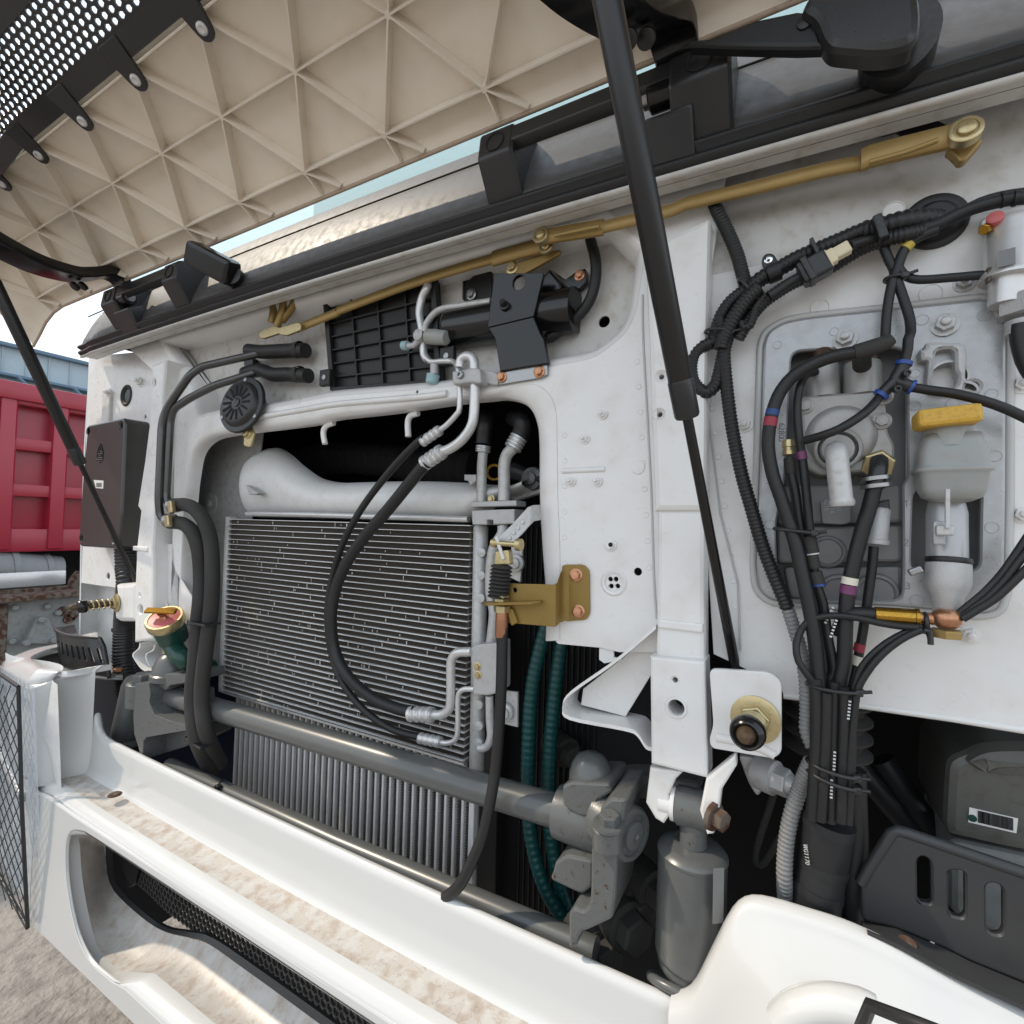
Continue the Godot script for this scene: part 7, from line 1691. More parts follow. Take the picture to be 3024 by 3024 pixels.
	mb = MB.new(); mb.tube(MB.smooth([V(.8816,1.5805,.03),V(.88,1.5718,.04),V(.878,1.5604,.042),V(.8762,1.5511,.042)], 0.008), 0.0085, 14); part("outlet_fitting", mb, M.black_plastic, t)
	for k in 2:
		mb = MB.new(); mb.lathe(V(.8772,1.5576,.042), Vector3(0.12, -1, 0), [Vector2(-0.005 + 0.008 * k, 0.0142), Vector2(-0.001 + 0.008 * k, 0.0142)], 18, false); part("ring", mb, M.steel, t)
	mb = MB.new(); mb.lathe(V(.7948,1.6085,.03), V(.7962,1.5858,.03) - V(.7948,1.6085,.03), [Vector2(0, 0.00627), Vector2(0.00792, 0.00693), Vector2(0.00858, 0.00561), Vector2(0.01188, 0.00561), Vector2(0.01254, 0.00693), Vector2(0.01716, 0.00693)], 14); part("side_port", mb, M.zinc_pale, t)
	mb = MB.new(); mb.lathe(V(.8831,1.5307,.02), V(.8802,1.4913,.02) - V(.8831,1.5307,.02), [Vector2(0, 0.00858), Vector2(0.00264, 0.01089), Vector2(0.03432, 0.01089), Vector2(0.03498, 0.01254), Vector2(0.0396, 0.01254), Vector2(0.04026, 0.00858)], 20); part("lower_valve", mb, M.cast_aluminium, t)
	for q in [PackedVector2Array([U(.8813,1.5373),U(.8921,1.5401),U(.8929,1.5287),U(.8867,1.5287),U(.8821,1.522)]), PackedVector2Array([U(.7963,1.5373),U(.8053,1.5383),U(.8081,1.523),U(.8055,1.5128),U(.7983,1.5147)])]:
		mb = MB.new(); mb.prism(q, at_z(-0.002), 0.024, 0.002); part("clip", mb, M.black_plastic, t)
	# ------------------------------------------------ reservoir and master cylinder
	t = thing("fluid_reservoir", "translucent fluid reservoir with a dirty yellow cap, above the master cylinder", "reservoir", V(.9411,1.5368,.03))
	var c := V(.9417,1.5673,.03)
	var lvl := [[0.0382, 0.0, 0.0], [0.0382, 0.0225, 0.0169], [0.0308, 0.0245, 0.0186], [0.0209, 0.0274, 0.0208], [0.0086, 0.0284, 0.0219], [0.0037, 0.0284, 0.0219], [0.0025, 0.0309, 0.0242], [-0.0006, 0.0309, 0.0242], [-0.0018, 0.0279, 0.0219], [-0.0185, 0.0265, 0.0208], [-0.0265, 0.023, 0.018], [-0.0308, 0.0147, 0.0112], [-0.0314, 0.0, 0.0]]
	var g := []
	for q in lvl:
		var row := []
		for k in 40:
			var a := TAU * k / 40.0; var e := 0.45
			row.append(c + Vector3(q[1] * signf(cos(a)) * pow(absf(cos(a)), e), q[0], q[2] * signf(sin(a)) * pow(absf(sin(a)), e)))
		g.append(row)
	mb = MB.new(); mb.grid(g, true, true); part("bottle", mb, M.clear_plastic, t)
	mb = MB.new(); mb.box(Transform3D(Basis(Vector3.BACK, 0.06), V(.9344,1.62,.045)), Vector3(0.050, 0.018, 0.036), 0.004); part("cap", mb, M.yellow, t)
	mb = MB.new(); mb.lathe(V(.9385,1.5963,.03), Vector3.UP, [Vector2(-0.004, 0.021), Vector2(0.006, 0.020), Vector2(0.024, 0.020)], 24); part("neck", mb, M.clear_plastic, t)
	mb = MB.new(); mb.box(Transform3D(Basis(), V(.9311,1.5279,.068)), Vector3(0.0036, 0.038, 0.004), 0.0015); mb.box(Transform3D(Basis(), V(.9302,1.5068,.062)), Vector3(0.014, 0.010, 0.009), 0.003); part("strap", mb, M.aluminium_dull, t)
	t = thing("master_cylinder", "grey master cylinder with rubber boot clip under the reservoir", "master cylinder", V(.9406,1.4249,.02))
	var ca := V(.9414,1.5349,.015); var cb := V(.9403,1.4774,.022)
	mb = MB.new(); mb.lathe(ca, cb - ca, [Vector2(-0.006, 0.0145), Vector2(0.01, 0.0173), Vector2(ca.distance_to(cb), 0.0173)], 28); part("barrel", mb, M.silver_paint, t)
	mb = MB.new(); mb.box(Transform3D(Basis(), V(.9277,1.5042,.052)), Vector3(0.010, 0.024, 0.009), 0.002); part("lug", mb, M.silver_paint, t)
	var cc := V(.9411,1.4721,.024); var cd := V(.9392,1.4261,.03); var cl := cc.distance_to(cd)
	mb = MB.new(); mb.lathe(cc, cd - cc, [Vector2(-0.005, 0.0182), Vector2(0.003, 0.0188), Vector2(0.018, 0.0188), Vector2(0.026, 0.0168), Vector2(0.033, 0.013), Vector2(cl, 0.0118), Vector2(cl + 0.002, 0.01)], 28); part("end", mb, M.cast_aluminium, t)
	mb = MB.new(); mb.lathe(cc, cd - cc, [Vector2(-0.007, 0.0186), Vector2(-0.004, 0.0196), Vector2(-0.001, 0.0186)], 28, false); part("clip_ring", mb, M.black_metal, t)
	mb = MB.new(); mb.box(Transform3D(Basis(Vector3.BACK, 0.5), V(.9115,1.4649,.04)), Vector3(0.012, 0.007, 0.007), 0.002); part("clip_lock", mb, M.steel, t)
	# ------------------------------------------------ brass and copper fitting
	t = thing("brass_connector", "shiny brass and copper hydraulic connector lying below the cover plate", "connector", V(.9099,1.4154,.04))
	mb = MB.new(); mb.lathe(V(.8768,1.4171,.045), V(.914,1.418,.045) - V(.8768,1.4171,.045), [Vector2(0, 0.0075), Vector2(0.0007, 0.0085), Vector2(0.0335, 0.0085), Vector2(0.034, 0.0092), Vector2(0.037, 0.0092), Vector2(0.0375, 0.0065)], 24); part("sleeve", mb, M.brass, t)
	mb = MB.new(); mb.tube([V(.914,1.418,.045),V(.9259,1.4179,.045)], 0.006, 14); part("pipe", mb, M.copper, t)
	mb = MB.new(); mb.lathe(V(.9354,1.4285,.045), V(.9354,1.4103,.045) - V(.9354,1.4285,.045), [Vector2(0, 0.007), Vector2(0.002, 0.0105), Vector2(0.005, 0.0122), Vector2(0.009, 0.0126), Vector2(0.013, 0.0120), Vector2(0.016, 0.0100), Vector2(0.018, 0.0075)], 26); part("banjo", mb, M.copper, t)
	mb = MB.new(); mb.hex(V(.9352,1.4007,.045), Vector3(0, 1, 0), 0.0135, 0.008); part("hex_bolt", mb, M.zinc_gold, t)
	mb = MB.new(); mb.hose([V(.8776,1.4173,.045),V(.8662,1.4172,.045),V(.8553,1.4148,.045),V(.8494,1.4087,.04),V(.8454,1.3914,.03)], 0.0072, 12); part("hose", mb, M.rubber, t)
	tie(V(.9187,1.4136,.045), Vector3(1, 0.05, 0), 0.009, "black cable tie next to the copper banjo fitting")
	mb = MB.new(); mb.tube([V(.9158,1.407,.055),V(.9206,1.4067,.055),V(.9213,1.3938,.055)], 0.003, 6); single("tie_tail", mb, M.black_plastic, "loose black cable tie tail hanging under the brass sleeve", "cable tie")
	hoses_right()
	harness()
	lower_right()

func hoses_right() -> void:
	var t := hose_thing("air_hose", "thick black air hose arching left over the foot valve, ringed blue and red", "hose", [V(.8625,1.6965,.05),V(.8467,1.6959,.05),V(.8305,1.6933,.05),V(.8139,1.6867,.05),V(.8003,1.6785,.05),V(.7882,1.6638,.05),V(.7804,1.6444,.05),V(.7758,1.6185,.05),V(.7754,1.5942,.05),V(.7803,1.5658,.05),V(.7886,1.5398,.05),V(.7967,1.5121,.05),V(.8038,1.4868,.05),V(.81,1.456,.05),V(.8161,1.4257,.05),V(.8223,1.3881,.05),V(.8258,1.3507,.05),V(.8267,1.3398,.05),V(.8279,1.2986,.05),V(.8274,1.2573,.05)], 0.0072, M.rubber)
	band(t, [V(.7796,1.6415,.05),V(.7782,1.6349,.05)], 0.0075, M.tape_blue)
	band(t, [V(.7777,1.6325,.05),V(.7763,1.6225,.05)], 0.0074, M.tape_red)
	var mb := MB.new(); mb.tube([V(.857,1.6963,.05),V(.8718,1.6989,.05),V(.8853,1.7034,.05),V(.8901,1.7064,.05)], [0.0085, 0.009, 0.0078, 0.006], 12); part("elbow", mb, M.rubber_dusty, t)
	mb = MB.new(); mb.lathe(V(.8678,1.6913,.01), V(.8643,1.6975,.04) - V(.8678,1.6913,.01), [Vector2(0, 0.00924), Vector2(0.0198, 0.00924)], 14); part("stem", mb, M.rubber_dusty, t)
	t = hose_thing("air_hose", "slim black hose running down inside the thick one, with purple tape", "hose", [V(.8229,1.6909,.01),V(.8129,1.6862,.02),V(.8066,1.6689,.038),V(.8038,1.649,.038),V(.8043,1.6267,.038),V(.8072,1.6024,.038),V(.8103,1.5783,.038),V(.8137,1.5463,.038),V(.8165,1.5147,.038),V(.8193,1.4833,.038),V(.8247,1.4445,.038),V(.8307,1.4256,.038),V(.8359,1.3877,.038),V(.8419,1.3504,.038),V(.8355,1.3345,.038),V(.8367,1.2777,.038),V(.8354,1.2395,.038)], 0.0046, M.rubber)
	band(t, [V(.8081,1.5933,.038),V(.8096,1.5843,.038)], 0.0054, M.tape_purple)
	for q in [[V(.8158,1.4969,.04), V(.8197,1.4785,.04), 0.0078], [V(.8185,1.4784,.04), V(.822,1.462,.04), 0.0068], [V(.822,1.4581,.04), V(.8255,1.4448,.04), 0.0078]]:
		mb = MB.new(); mb.tube([q[0], q[1]], q[2], 16); part("coupling", mb, M.rubber_dusty, t)
	for q in [[V(.8184,1.4817,.04), V(.819,1.4794,.04)], [V(.8258,1.4448,.04), V(.8263,1.4425,.04)]]:
		band(t, q, 0.0075, M.blue, "collar")
	band(t, [V(.8193,1.4794,.04),V(.8197,1.4771,.04)], 0.0074, M.paper, "collar")
	t = hose_thing("air_hose", "black hose rising to the pale side port left of the elbow pipe", "hose", [V(.7959,1.5876,.032),V(.7978,1.5713,.032),V(.8024,1.5489,.032),V(.8053,1.5267,.032),V(.809,1.5027,.032),V(.8145,1.473,.032),V(.8198,1.4436,.032),V(.8269,1.405,.032),V(.8323,1.3668,.032),V(.8342,1.325,.032),V(.833,1.2747,.032),V(.8316,1.2361,.032)], 0.0053, M.rubber)
	mb = MB.new(); mb.tube([V(.7961,1.5866,.032),V(.7978,1.5692,.032)], 0.0062, 12); part("ferrule", mb, M.rubber_dusty, t)
	t = hose_thing("air_hose", "straight thick black hose dropping from the valve outlet, with white and purple tape", "hose", [V(.8768,1.5548,.042),V(.872,1.5306,.042),V(.866,1.5061,.042),V(.8606,1.4815,.042),V(.8561,1.4567,.042),V(.8526,1.4319,.042),V(.8512,1.3998,.042),V(.8504,1.3621,.042),V(.8466,1.3374,.042),V(.8456,1.2904,.042),V(.8453,1.2437,.042)], 0.0074, M.rubber)
	band(t, [V(.8556,1.4544,.042),V(.8544,1.4468,.042)], 0.0078, M.tape_white)
	band(t, [V(.8541,1.4457,.042),V(.8529,1.4367,.042)], 0.0078, M.tape_purple)
	t = hose_thing("air_hose", "slim black hose hanging from the lower cylinder valve, with red tape", "hose", [V(.878,1.4884,.025),V(.8766,1.4664,.025),V(.874,1.4415,.025),V(.8713,1.4165,.025),V(.868,1.3895,.025),V(.8645,1.3662,.025),V(.8598,1.3445,.025),V(.8559,1.3231,.025),V(.8562,1.2775,.025),V(.8557,1.2394,.025)], 0.0048, M.rubber)
	band(t, [V(.8664,1.3819,.026),V(.8648,1.3731,.026)], 0.0055, M.tape_red)
	band(t, [V(.8644,1.3683,.026),V(.8621,1.3584,.026)], 0.0053, M.tape_white)
	# Y piece
	t = thing("hose_y_piece", "black plastic push fit Y connector with blue collars beside the valve", "hose connector", V(.8936,1.6643,.04))
	for q in [[[V(.8936,1.6643,.04),V(.901,1.6801,.04)], 0.0066], [[V(.8936,1.6643,.04),V(.8831,1.6519,.04)], 0.0062], [[V(.8936,1.6643,.04),V(.9069,1.6563,.04)], 0.0064]]:
		mb = MB.new(); mb.tube(q[0], q[1], 14); part("branch", mb, M.black_plastic, t)
	for q in [[V(.9007,1.6798,.04),V(.9017,1.6838,.04)], [V(.8831,1.6519,.04),V(.8805,1.6488,.04)], [V(.9066,1.6565,.04),V(.9094,1.6551,.04)]]:
		mb = MB.new(); mb.tube(q, 0.0078, 14); part("collar", mb, M.blue, t)
	for q in [V(.9022,1.6683,.052), V(.8944,1.6528,.052)]:
		mb = MB.new(); mb.lathe(q, Vector3(0.2, -0.1, 1), [Vector2(-0.0066, 0.00363), Vector2(0.00132, 0.00343), Vector2(0.00132, 0.00198), Vector2(-0.00264, 0.00198)], 14, false); part("eyelet", mb, M.black_plastic, t)
	hose_thing("air_line", "black air line from the Y connector sweeping left across the valve cover", "hose", [V(.8811,1.6495,.04),V(.8719,1.6357,.052),V(.8587,1.6226,.062),V(.843,1.6119,.066),V(.829,1.607,.062),V(.8112,1.6039,.05)], 0.0046, M.rubber)
	hose_thing("air_line", "black air line from the Y connector out to the right edge", "hose", [V(.9091,1.6553,.04),V(.9235,1.6508,.04),V(.9429,1.6452,.04),V(.9643,1.636,.04),V(.981,1.6266,.04),V(1.0021,1.6113,.04)], 0.0048, M.rubber)
	hose_thing("air_line", "black air line rising from the Y connector to the taped harness", "hose", [V(.9017,1.6834,.04),V(.9043,1.6964,.04),V(.9048,1.7075,.04),V(.9075,1.7147,.035),V(.9076,1.7315,.03),V(.9033,1.7521,.028),V(.8982,1.7731,.026),V(.8951,1.7853,.026)], 0.0048, M.rubber)
	hose_thing("air_line", "black air line dropping from the tied harness to the valve's elbow", "hose", [V(.8933,1.779,.028),V(.8903,1.7623,.028),V(.8878,1.7396,.028),V(.8867,1.7144,.028),V(.8855,1.7084,.035)], 0.0048, M.rubber)
	# lines on the right
	hose_thing("air_line", "upper black line curving up to the right edge from the copper fitting", "hose", [V(.9448,1.4252,.045),V(.9527,1.4345,.045),V(.9631,1.4466,.045),V(.9758,1.4653,.045),V(.9857,1.4842,.045),V(.9955,1.5045,.045)], 0.0036, M.rubber)
	hose_thing("air_line", "middle black line curving up to the right edge from the copper fitting", "hose", [V(.9455,1.4222,.048),V(.9559,1.4327,.048),V(.9662,1.4438,.048),V(.9787,1.4623,.048),V(.9873,1.4786,.048),V(.997,1.4947,.048)], 0.0036, M.rubber)
	hose_thing("air_line", "lowest black line curving up to the right edge from the copper fitting", "hose", [V(.9459,1.4211,.052),V(.9575,1.4317,.052),V(.9689,1.442,.052),V(.9813,1.4579,.052),V(.997,1.4802,.052)], 0.0036, M.rubber)
	hose_thing("air_line", "black line looping left from the brass fitting around the bundle", "hose", [V(.9121,1.409,.052),V(.8966,1.4086,.052),V(.879,1.4101,.052),V(.8609,1.4132,.052),V(.8422,1.4134,.052),V(.8261,1.4098,.052),V(.8146,1.4018,.052),V(.8077,1.3885,.052),V(.8051,1.3759,.058),V(.8074,1.3615,.06),V(.8149,1.3494,.06),V(.8233,1.3368,.055),V(.8334,1.3147,.05),V(.842,1.2813,.045)], 0.0037, M.rubber)
	hose_thing("air_line", "upper of two black lines falling left from the brass fitting into the bundle", "hose", [V(.9153,1.4104,.05),V(.9012,1.4017,.05),V(.8868,1.39,.05),V(.875,1.3767,.05),V(.866,1.3626,.05),V(.8607,1.3456,.05),V(.857,1.3229,.05),V(.8542,1.2857,.05),V(.8528,1.2488,.05)], 0.0036, M.rubber)
	hose_thing("air_line", "lower of two black lines falling left from the brass fitting into the bundle", "hose", [V(.9148,1.4076,.054),V(.902,1.399,.054),V(.8891,1.3866,.054),V(.8782,1.3726,.054),V(.8701,1.3587,.054),V(.8619,1.3395,.054),V(.859,1.3154,.054),V(.8562,1.2785,.054),V(.8548,1.2474,.054)], 0.0036, M.rubber)
	var k := 0
	for q in [[V(.8241,1.3444,.055),V(.8249,1.2996,.055),V(.8243,1.2585,.055),V(.8213,1.1945,.055)], [V(.8412,1.3423,.05),V(.8403,1.2919,.05),V(.8395,1.2547,.05),V(.8391,1.1937,.05)], [V(.8338,1.3314,.056),V(.8333,1.2906,.056),V(.832,1.2497,.056),V(.8293,1.1956,.056)], [V(.8498,1.3387,.052),V(.85,1.3002,.052),V(.8488,1.2559,.052),V(.8476,1.1973,.052)], [V(.8562,1.3301,.05),V(.8572,1.2973,.05),V(.8567,1.2535,.05),V(.8547,1.1966,.05)]]:
		hose_thing("bundle_line", ["leftmost black line of the tied bundle above the sleeve", "middle black line of the bundle, behind the others", "second black line from the left in the bundle", "fourth black line of the bundle with its printed lettering", "rightmost black line of the tied bundle above the sleeve"][k], "hose", q, [0.0062, 0.0055, 0.0058, 0.0058, 0.0044][k], M.rubber)
		k += 1
	mb = MB.new()
	for q in [[V(.833,1.4039,.0455), 1.2], [V(.841,1.2529,.0585), 1.54], [V(.8533,1.3084,.0585), 1.5], [V(.8387,1.2232,.0585), 1.55], [V(.837,1.3921,.062), 1.3]]:
		for j in 6:
			mb.box(Transform3D(Basis(Vector3.BACK, q[1]), q[0] + Vector3(cos(q[1]), sin(q[1]), 0) * 0.0036 * j), Vector3(0.0018, 0.0024, 0.0004), 0.0)
	single("hose_lettering", mb, M.print_white, "pale printed code running along the bundled black lines", "lettering").set_meta("kind", "stuff")

func harness() -> void:
	# ribbed conduits of the cab harness
	var t := thing("ribbed_conduit", "long black ribbed conduit falling down the right panel, grey at its lower end", "conduit", V(.7753,1.4708,.03))
	var mb := MB.new(); mb.conduit([V(.7183,1.7666,.03),V(.7228,1.7394,.03),V(.726,1.6952,.03),V(.7336,1.6336,.03),V(.7453,1.573,.03),V(.7578,1.5264,.03),V(.7695,1.485,.03),V(.7819,1.4507,.03),V(.7921,1.4251,.03),V(.7967,1.4125,.03)], 0.0081, 0.0046, 0.0013, 14); part("conduit", mb, M.conduit, t)
	mb = MB.new(); mb.conduit([V(.7967,1.4125,.03),V(.803,1.3921,.03),V(.8102,1.3672,.03),V(.8138,1.3452,.035),V(.8152,1.3315,.04),V(.8161,1.3027,.04),V(.8159,1.2821,.042),V(.8218,1.2673,.045)], 0.0075, 0.0046, 0.0013, 14); part("grey_end", mb, M.conduit_grey, t)
	t = thing("ribbed_conduit", "thick ribbed harness conduit running left from the black grommet", "conduit", V(.848,1.8411,.02))
	mb = MB.new(); mb.conduit([V(.9369,1.8464,-.002),V(.9207,1.8445,.012),V(.9027,1.8431,.02),V(.884,1.8418,.02),V(.8646,1.8409,.02)], 0.0123, 0.0071, 0.0015, 18); part("thick_section", mb, M.conduit, t)
	mb = MB.new(); mb.conduit([V(.8837,1.8408,.022),V(.8644,1.8409,.022),V(.8445,1.8359,.022),V(.8239,1.8307,.022),V(.8026,1.8254,.022),V(.7844,1.8179,.022),V(.7617,1.8079,.022),V(.7444,1.7918,.022)], 0.0099, 0.0056, 0.0014, 16); part("conduit", mb, M.conduit, t)
	mb = MB.new(); mb.box(Transform3D(Basis(Vector3.BACK, 0.25), V(.8804,1.8335,.03)), Vector3(0.009, 0.028, 0.026), 0.002); part("tie", mb, M.black_plastic, t)
	mb = MB.new(); mb.box(Transform3D(Basis(Vector3.BACK, 0.35), V(.8202,1.8246,.03)), Vector3(0.004, 0.026, 0.025), 0.001); part("tie", mb, M.black_plastic, t)
	t = thing("ribbed_conduit", "ribbed conduit hanging from the cowl down to the harness knot", "conduit", V(.7439,1.8125,.02))
	mb = MB.new(); mb.conduit([V(.7013,1.9469,-.01),V(.713,1.9109,.01),V(.7249,1.8825,.01),V(.7356,1.8526,.01),V(.742,1.8263,.01),V(.7463,1.8053,.01),V(.7436,1.7813,.01)], 0.0084, 0.0043, 0.0013, 14); part("conduit", mb, M.conduit, t)
	t = thing("ribbed_conduit", "thinner ribbed conduit under the thick one, right of the knot", "conduit", V(.7957,1.7909,.02))
	mb = MB.new(); mb.conduit([V(.9365,1.8386,0),V(.9109,1.8257,.026),V(.888,1.8248,.026),V(.8649,1.8237,.018),V(.8316,1.8108,.01),V(.8029,1.7973,.026),V(.781,1.7871,.026),V(.7642,1.7754,.026),V(.7509,1.7585,.026),V(.7394,1.7382,.026)], 0.0081, 0.0041, 0.0012, 14); part("conduit", mb, M.conduit, t)
	t = thing("ribbed_conduit", "ribbed conduit loop on the left of the harness knot", "conduit", V(.7181,1.7731,.02))
	mb = MB.new(); mb.conduit([V(.7467,1.7964,.028),V(.731,1.7853,.028),V(.7201,1.7697,.028),V(.7142,1.7508,.028),V(.7113,1.7375,.028),V(.701,1.7346,.028),V(.6906,1.7249,.028),V(.6866,1.7096,.028),V(.689,1.6913,.028),V(.6966,1.6781,.028),V(.706,1.6749,.028),V(.7146,1.6828,.028),V(.719,1.6988,.028),V(.7228,1.7181,.028),V(.7276,1.7398,.028),V(.7373,1.7623,.028),V(.7488,1.7819,.028)], 0.0084, 0.0043, 0.0013, 14); part("conduit", mb, M.conduit, t)
	t = thing("ribbed_conduit", "ribbed conduit lying right beside the loop in the harness knot", "conduit", V(.7394,1.7655,.03))
	mb = MB.new(); mb.conduit([V(.7626,1.793,.036),V(.7494,1.7807,.036),V(.737,1.7637,.036),V(.7283,1.7478,.036),V(.7235,1.7373,.036),V(.7206,1.7247,.036)], 0.0092, 0.0046, 0.0013, 14); part("conduit", mb, M.conduit, t)
	mb = MB.new(); mb.conduit([V(.77,1.7855,.03),V(.7588,1.7706,.03),V(.7532,1.7523,.03),V(.7455,1.7493,.03),V(.7415,1.7565,.03)], 0.0059, 0.0037, 0.0010, 12); part("thin_loop", mb, M.conduit, t)
	tie(V(.7475,1.7982,.026), Vector3(0.8, 0.5, 0), 0.0155, "black cable tie round the top of the harness knot")
	tie(V(.7184,1.7475,.028), Vector3(0.2, 1, 0), 0.017, "black cable tie at the foot of the harness knot")
	# grommet
	mb = MB.new(); mb.lathe(V(.9347,1.8486,-.006), Vector3.BACK, [Vector2(0, 0.03036), Vector2(0.00264, 0.03036), Vector2(0.00462, 0.02706), Vector2(0.00396, 0.02178), Vector2(0.00594, 0.0198), Vector2(0.01056, 0.01584), Vector2(0.01056, 0)], 36); single("cable_grommet", mb, M.rubber, "big black rubber grommet where the thick conduit enters the panel", "grommet")
	# connectors
	t = thing("plug_connector", "black and cream electrical plug lying across the harness", "plug", V(.8234,1.8028,.04))
	var d := (V(.8515,1.818,.04) - V(.8062,1.7985,.04)).normalized()
	var b := Basis(d, Vector3(0, 0, 1).cross(d).normalized(), Vector3(0, 0, 1))
	mb = MB.new(); mb.box(Transform3D(b, V(.8192,1.8007,.04)), Vector3(0.030, 0.027, 0.02), 0.003); mb.box(Transform3D(b, V(.8131,1.7977,.043)), Vector3(0.007, 0.030, 0.022), 0.002); part("housing", mb, M.black_plastic, t)
	mb = MB.new(); mb.box(Transform3D(b, V(.8302,1.8063,.04)), Vector3(0.008, 0.022, 0.016), 0.002); mb.box(Transform3D(b, V(.8418,1.8135,.04)), Vector3(0.024, 0.0135, 0.012), 0.002); mb.box(Transform3D(b, V(.835,1.8087,.043)), Vector3(0.009, 0.017, 0.011), 0.0015); part("insert", mb, M.cream, t)
	mb = MB.new(); mb.hose([V(.8532,1.8196,.04),V(.8632,1.8235,.035),V(.8749,1.8261,.03),V(.8814,1.8284,.028)], 0.005, 10); part("lead", mb, M.rubber, t)
	mb = MB.new(); mb.hose([V(.8072,1.7975,.035),V(.7957,1.7928,.035),V(.7849,1.7867,.035),V(.774,1.7805,.035)], 0.006, 10); part("lead", mb, M.tape, t)
	t = thing("p_clip", "black P clip with a cross head screw holding the harness", "clip", V(.7744,1.8345,.01))
	mb = MB.new(); mb.prism(MB.rnd(PackedVector2Array([U(.7629,1.8362),U(.7667,1.8453),U(.7763,1.844),U(.7812,1.8342),U(.7851,1.8224),U(.7727,1.8208),U(.7669,1.8265)]), 0.006), at_z(0.004), 0.008, 0.002); part("strap", mb, M.black_plastic, t)
	mb = MB.new(); mb.tube([V(.7713,1.8114,.024),V(.7844,1.8149,.024)], 0.0115, 16); part("saddle", mb, M.tape, t)
	mb = MB.new(); mb.lathe(V(.7714,1.8356,.012), Vector3.BACK, [Vector2(0, 0.00495), Vector2(0.00132, 0.00462), Vector2(0.00198, 0.00264), Vector2(0.00198, 0)], 18); part("screw", mb, M.chrome, t)
	for a in [0.4, 0.4 + PI / 2]:
		mb = MB.new(); mb.box(Transform3D(Basis(Vector3.BACK, a), V(.7715,1.834,.0152)), Vector3(0.0042, 0.001, 0.0008), 0.0); part("cross_slot", mb, M.void, t)
	# taped harness to the right and its branches
	t = hose_thing("taped_harness", "taped black harness rising to the right edge over the grommet", "harness", [V(.8888,1.8287,.02),V(.9119,1.8305,.02),V(.9312,1.8321,.02),V(.947,1.8382,.02),V(.9624,1.8422,.02),V(.98,1.8436,.02),V(.9958,1.8426,.02),V(1.0149,1.8387,.02)], 0.0066, M.tape)
	for p in [[V(.9822,1.8427,.022), V(.9841,1.8428,.022)], [V(.9914,1.8418,.022), V(.994,1.8416,.022)]]: band(t, p, 0.0076, M.rubber, "wrap")
	mb = MB.new(); mb.hose([V(.9507,1.8432,.016),V(.9675,1.8496,.016),V(.9838,1.8512,.016),V(1.0011,1.8496,.016),V(1.0162,1.846,.016)], 0.0042, 10); part("second_lead", mb, M.tape, t)
	t = hose_thing("harness_branch", "taped branch with a yellow ring curling down from the grommet", "harness", [V(.9322,1.826,.022),V(.922,1.824,.022),V(.9116,1.8196,.022),V(.904,1.8112,.022),V(.8998,1.7997,.022),V(.8964,1.7868,.022),V(.8949,1.7755,.022)], 0.0052, M.tape)
	band(t, [V(.9089,1.8176,.022),V(.9043,1.8121,.022)], 0.0058, M.tape_yellow)
	hose_thing("harness_branch", "short taped branch dropping from the tie to the wire knot", "harness", [V(.884,1.828,.02),V(.8872,1.8153,.02),V(.8912,1.8026,.02),V(.8952,1.7919,.02),V(.896,1.78,.02)], 0.0048, M.tape)
	hose_thing("harness_branch", "taped branch running right to the silver solenoid", "harness", [V(.8987,1.7941,.022),V(.9034,1.7843,.022),V(.9117,1.7773,.022),V(.9236,1.7742,.022),V(.941,1.7723,.022),V(.9578,1.7705,.022),V(.9688,1.7691,.022)], 0.0045, M.tape)
	tie(V(.8954,1.7803,.024), Vector3(0, 1, 0), 0.009, "black cable tie at the wire knot above the foot valve")
	# solenoid at the edge
	t = thing("solenoid", "bright zinc solenoid with a red capped terminal at the right edge", "solenoid", V(.9957,1.741,.02))
	mb = MB.new(); mb.lathe(V(.9932,1.8209,.02), V(.9892,1.7566,.02) - V(.9932,1.8209,.02), [Vector2(0, 0.0165), Vector2(0.002, 0.0205), Vector2(0.006, 0.022), Vector2(0.052, 0.022), Vector2(0.056, 0.0245), Vector2(0.06, 0.0245), Vector2(0.0605, 0.0165), Vector2(0.0858, 0.0155)], 36); part("can", mb, M.aluminium, t)
	mb = MB.new(); mb.hex(V(.9989,1.7227,.02), Vector3(0, 1, 0), 0.020, 0.02); mb.lathe(V(.9989,1.7174,.02), Vector3(0, -1, 0), [Vector2(0, 0.0132), Vector2(0.0132, 0.0132)], 18); part("thread", mb, M.cast_aluminium, t)
	mb = MB.new(); mb.lathe(V(.9754,1.8176,.03), Vector3(-0.2, 0.3, 1), [Vector2(-0.0066, 0.0066), Vector2(0.00792, 0.00693), Vector2(0.00924, 0.00528), Vector2(0.00924, 0)], 18); part("terminal_cap", mb, M.cap_red, t)
	mb = MB.new(); mb.hex(V(.9708,1.8134,.03), Vector3(-0.6, -0.4, 0.6), 0.0055, 0.008); part("terminal_nut", mb, M.brass, t)
	mb = MB.new(); mb.prism(MB.rnd(PackedVector2Array([U(.9685,1.8311),U(.9794,1.8364),U(.9888,1.8274),U(.9875,1.8205),U(.974,1.8148),U(.9699,1.8196)]), 0.004), at_z(0.004), 0.01, 0.002); part("bracket", mb, M.aluminium_dull, t)
	mb = MB.new(); mb.prism(PackedVector2Array([U(.9691,1.7716),U(.9721,1.7718),U(.9726,1.7593),U(.9691,1.7565)]), at_z(0.026), 0.008, 0.001); part("clip", mb, M.rust, t)
	mb = MB.new(); mb.box(Transform3D(Basis(Vector3.UP, -0.25), V(.9799,1.7738,.0445)), Vector3(0.013, 0.016, 0.001), 0.0); part("stamp", mb, M.silver_dark, t)
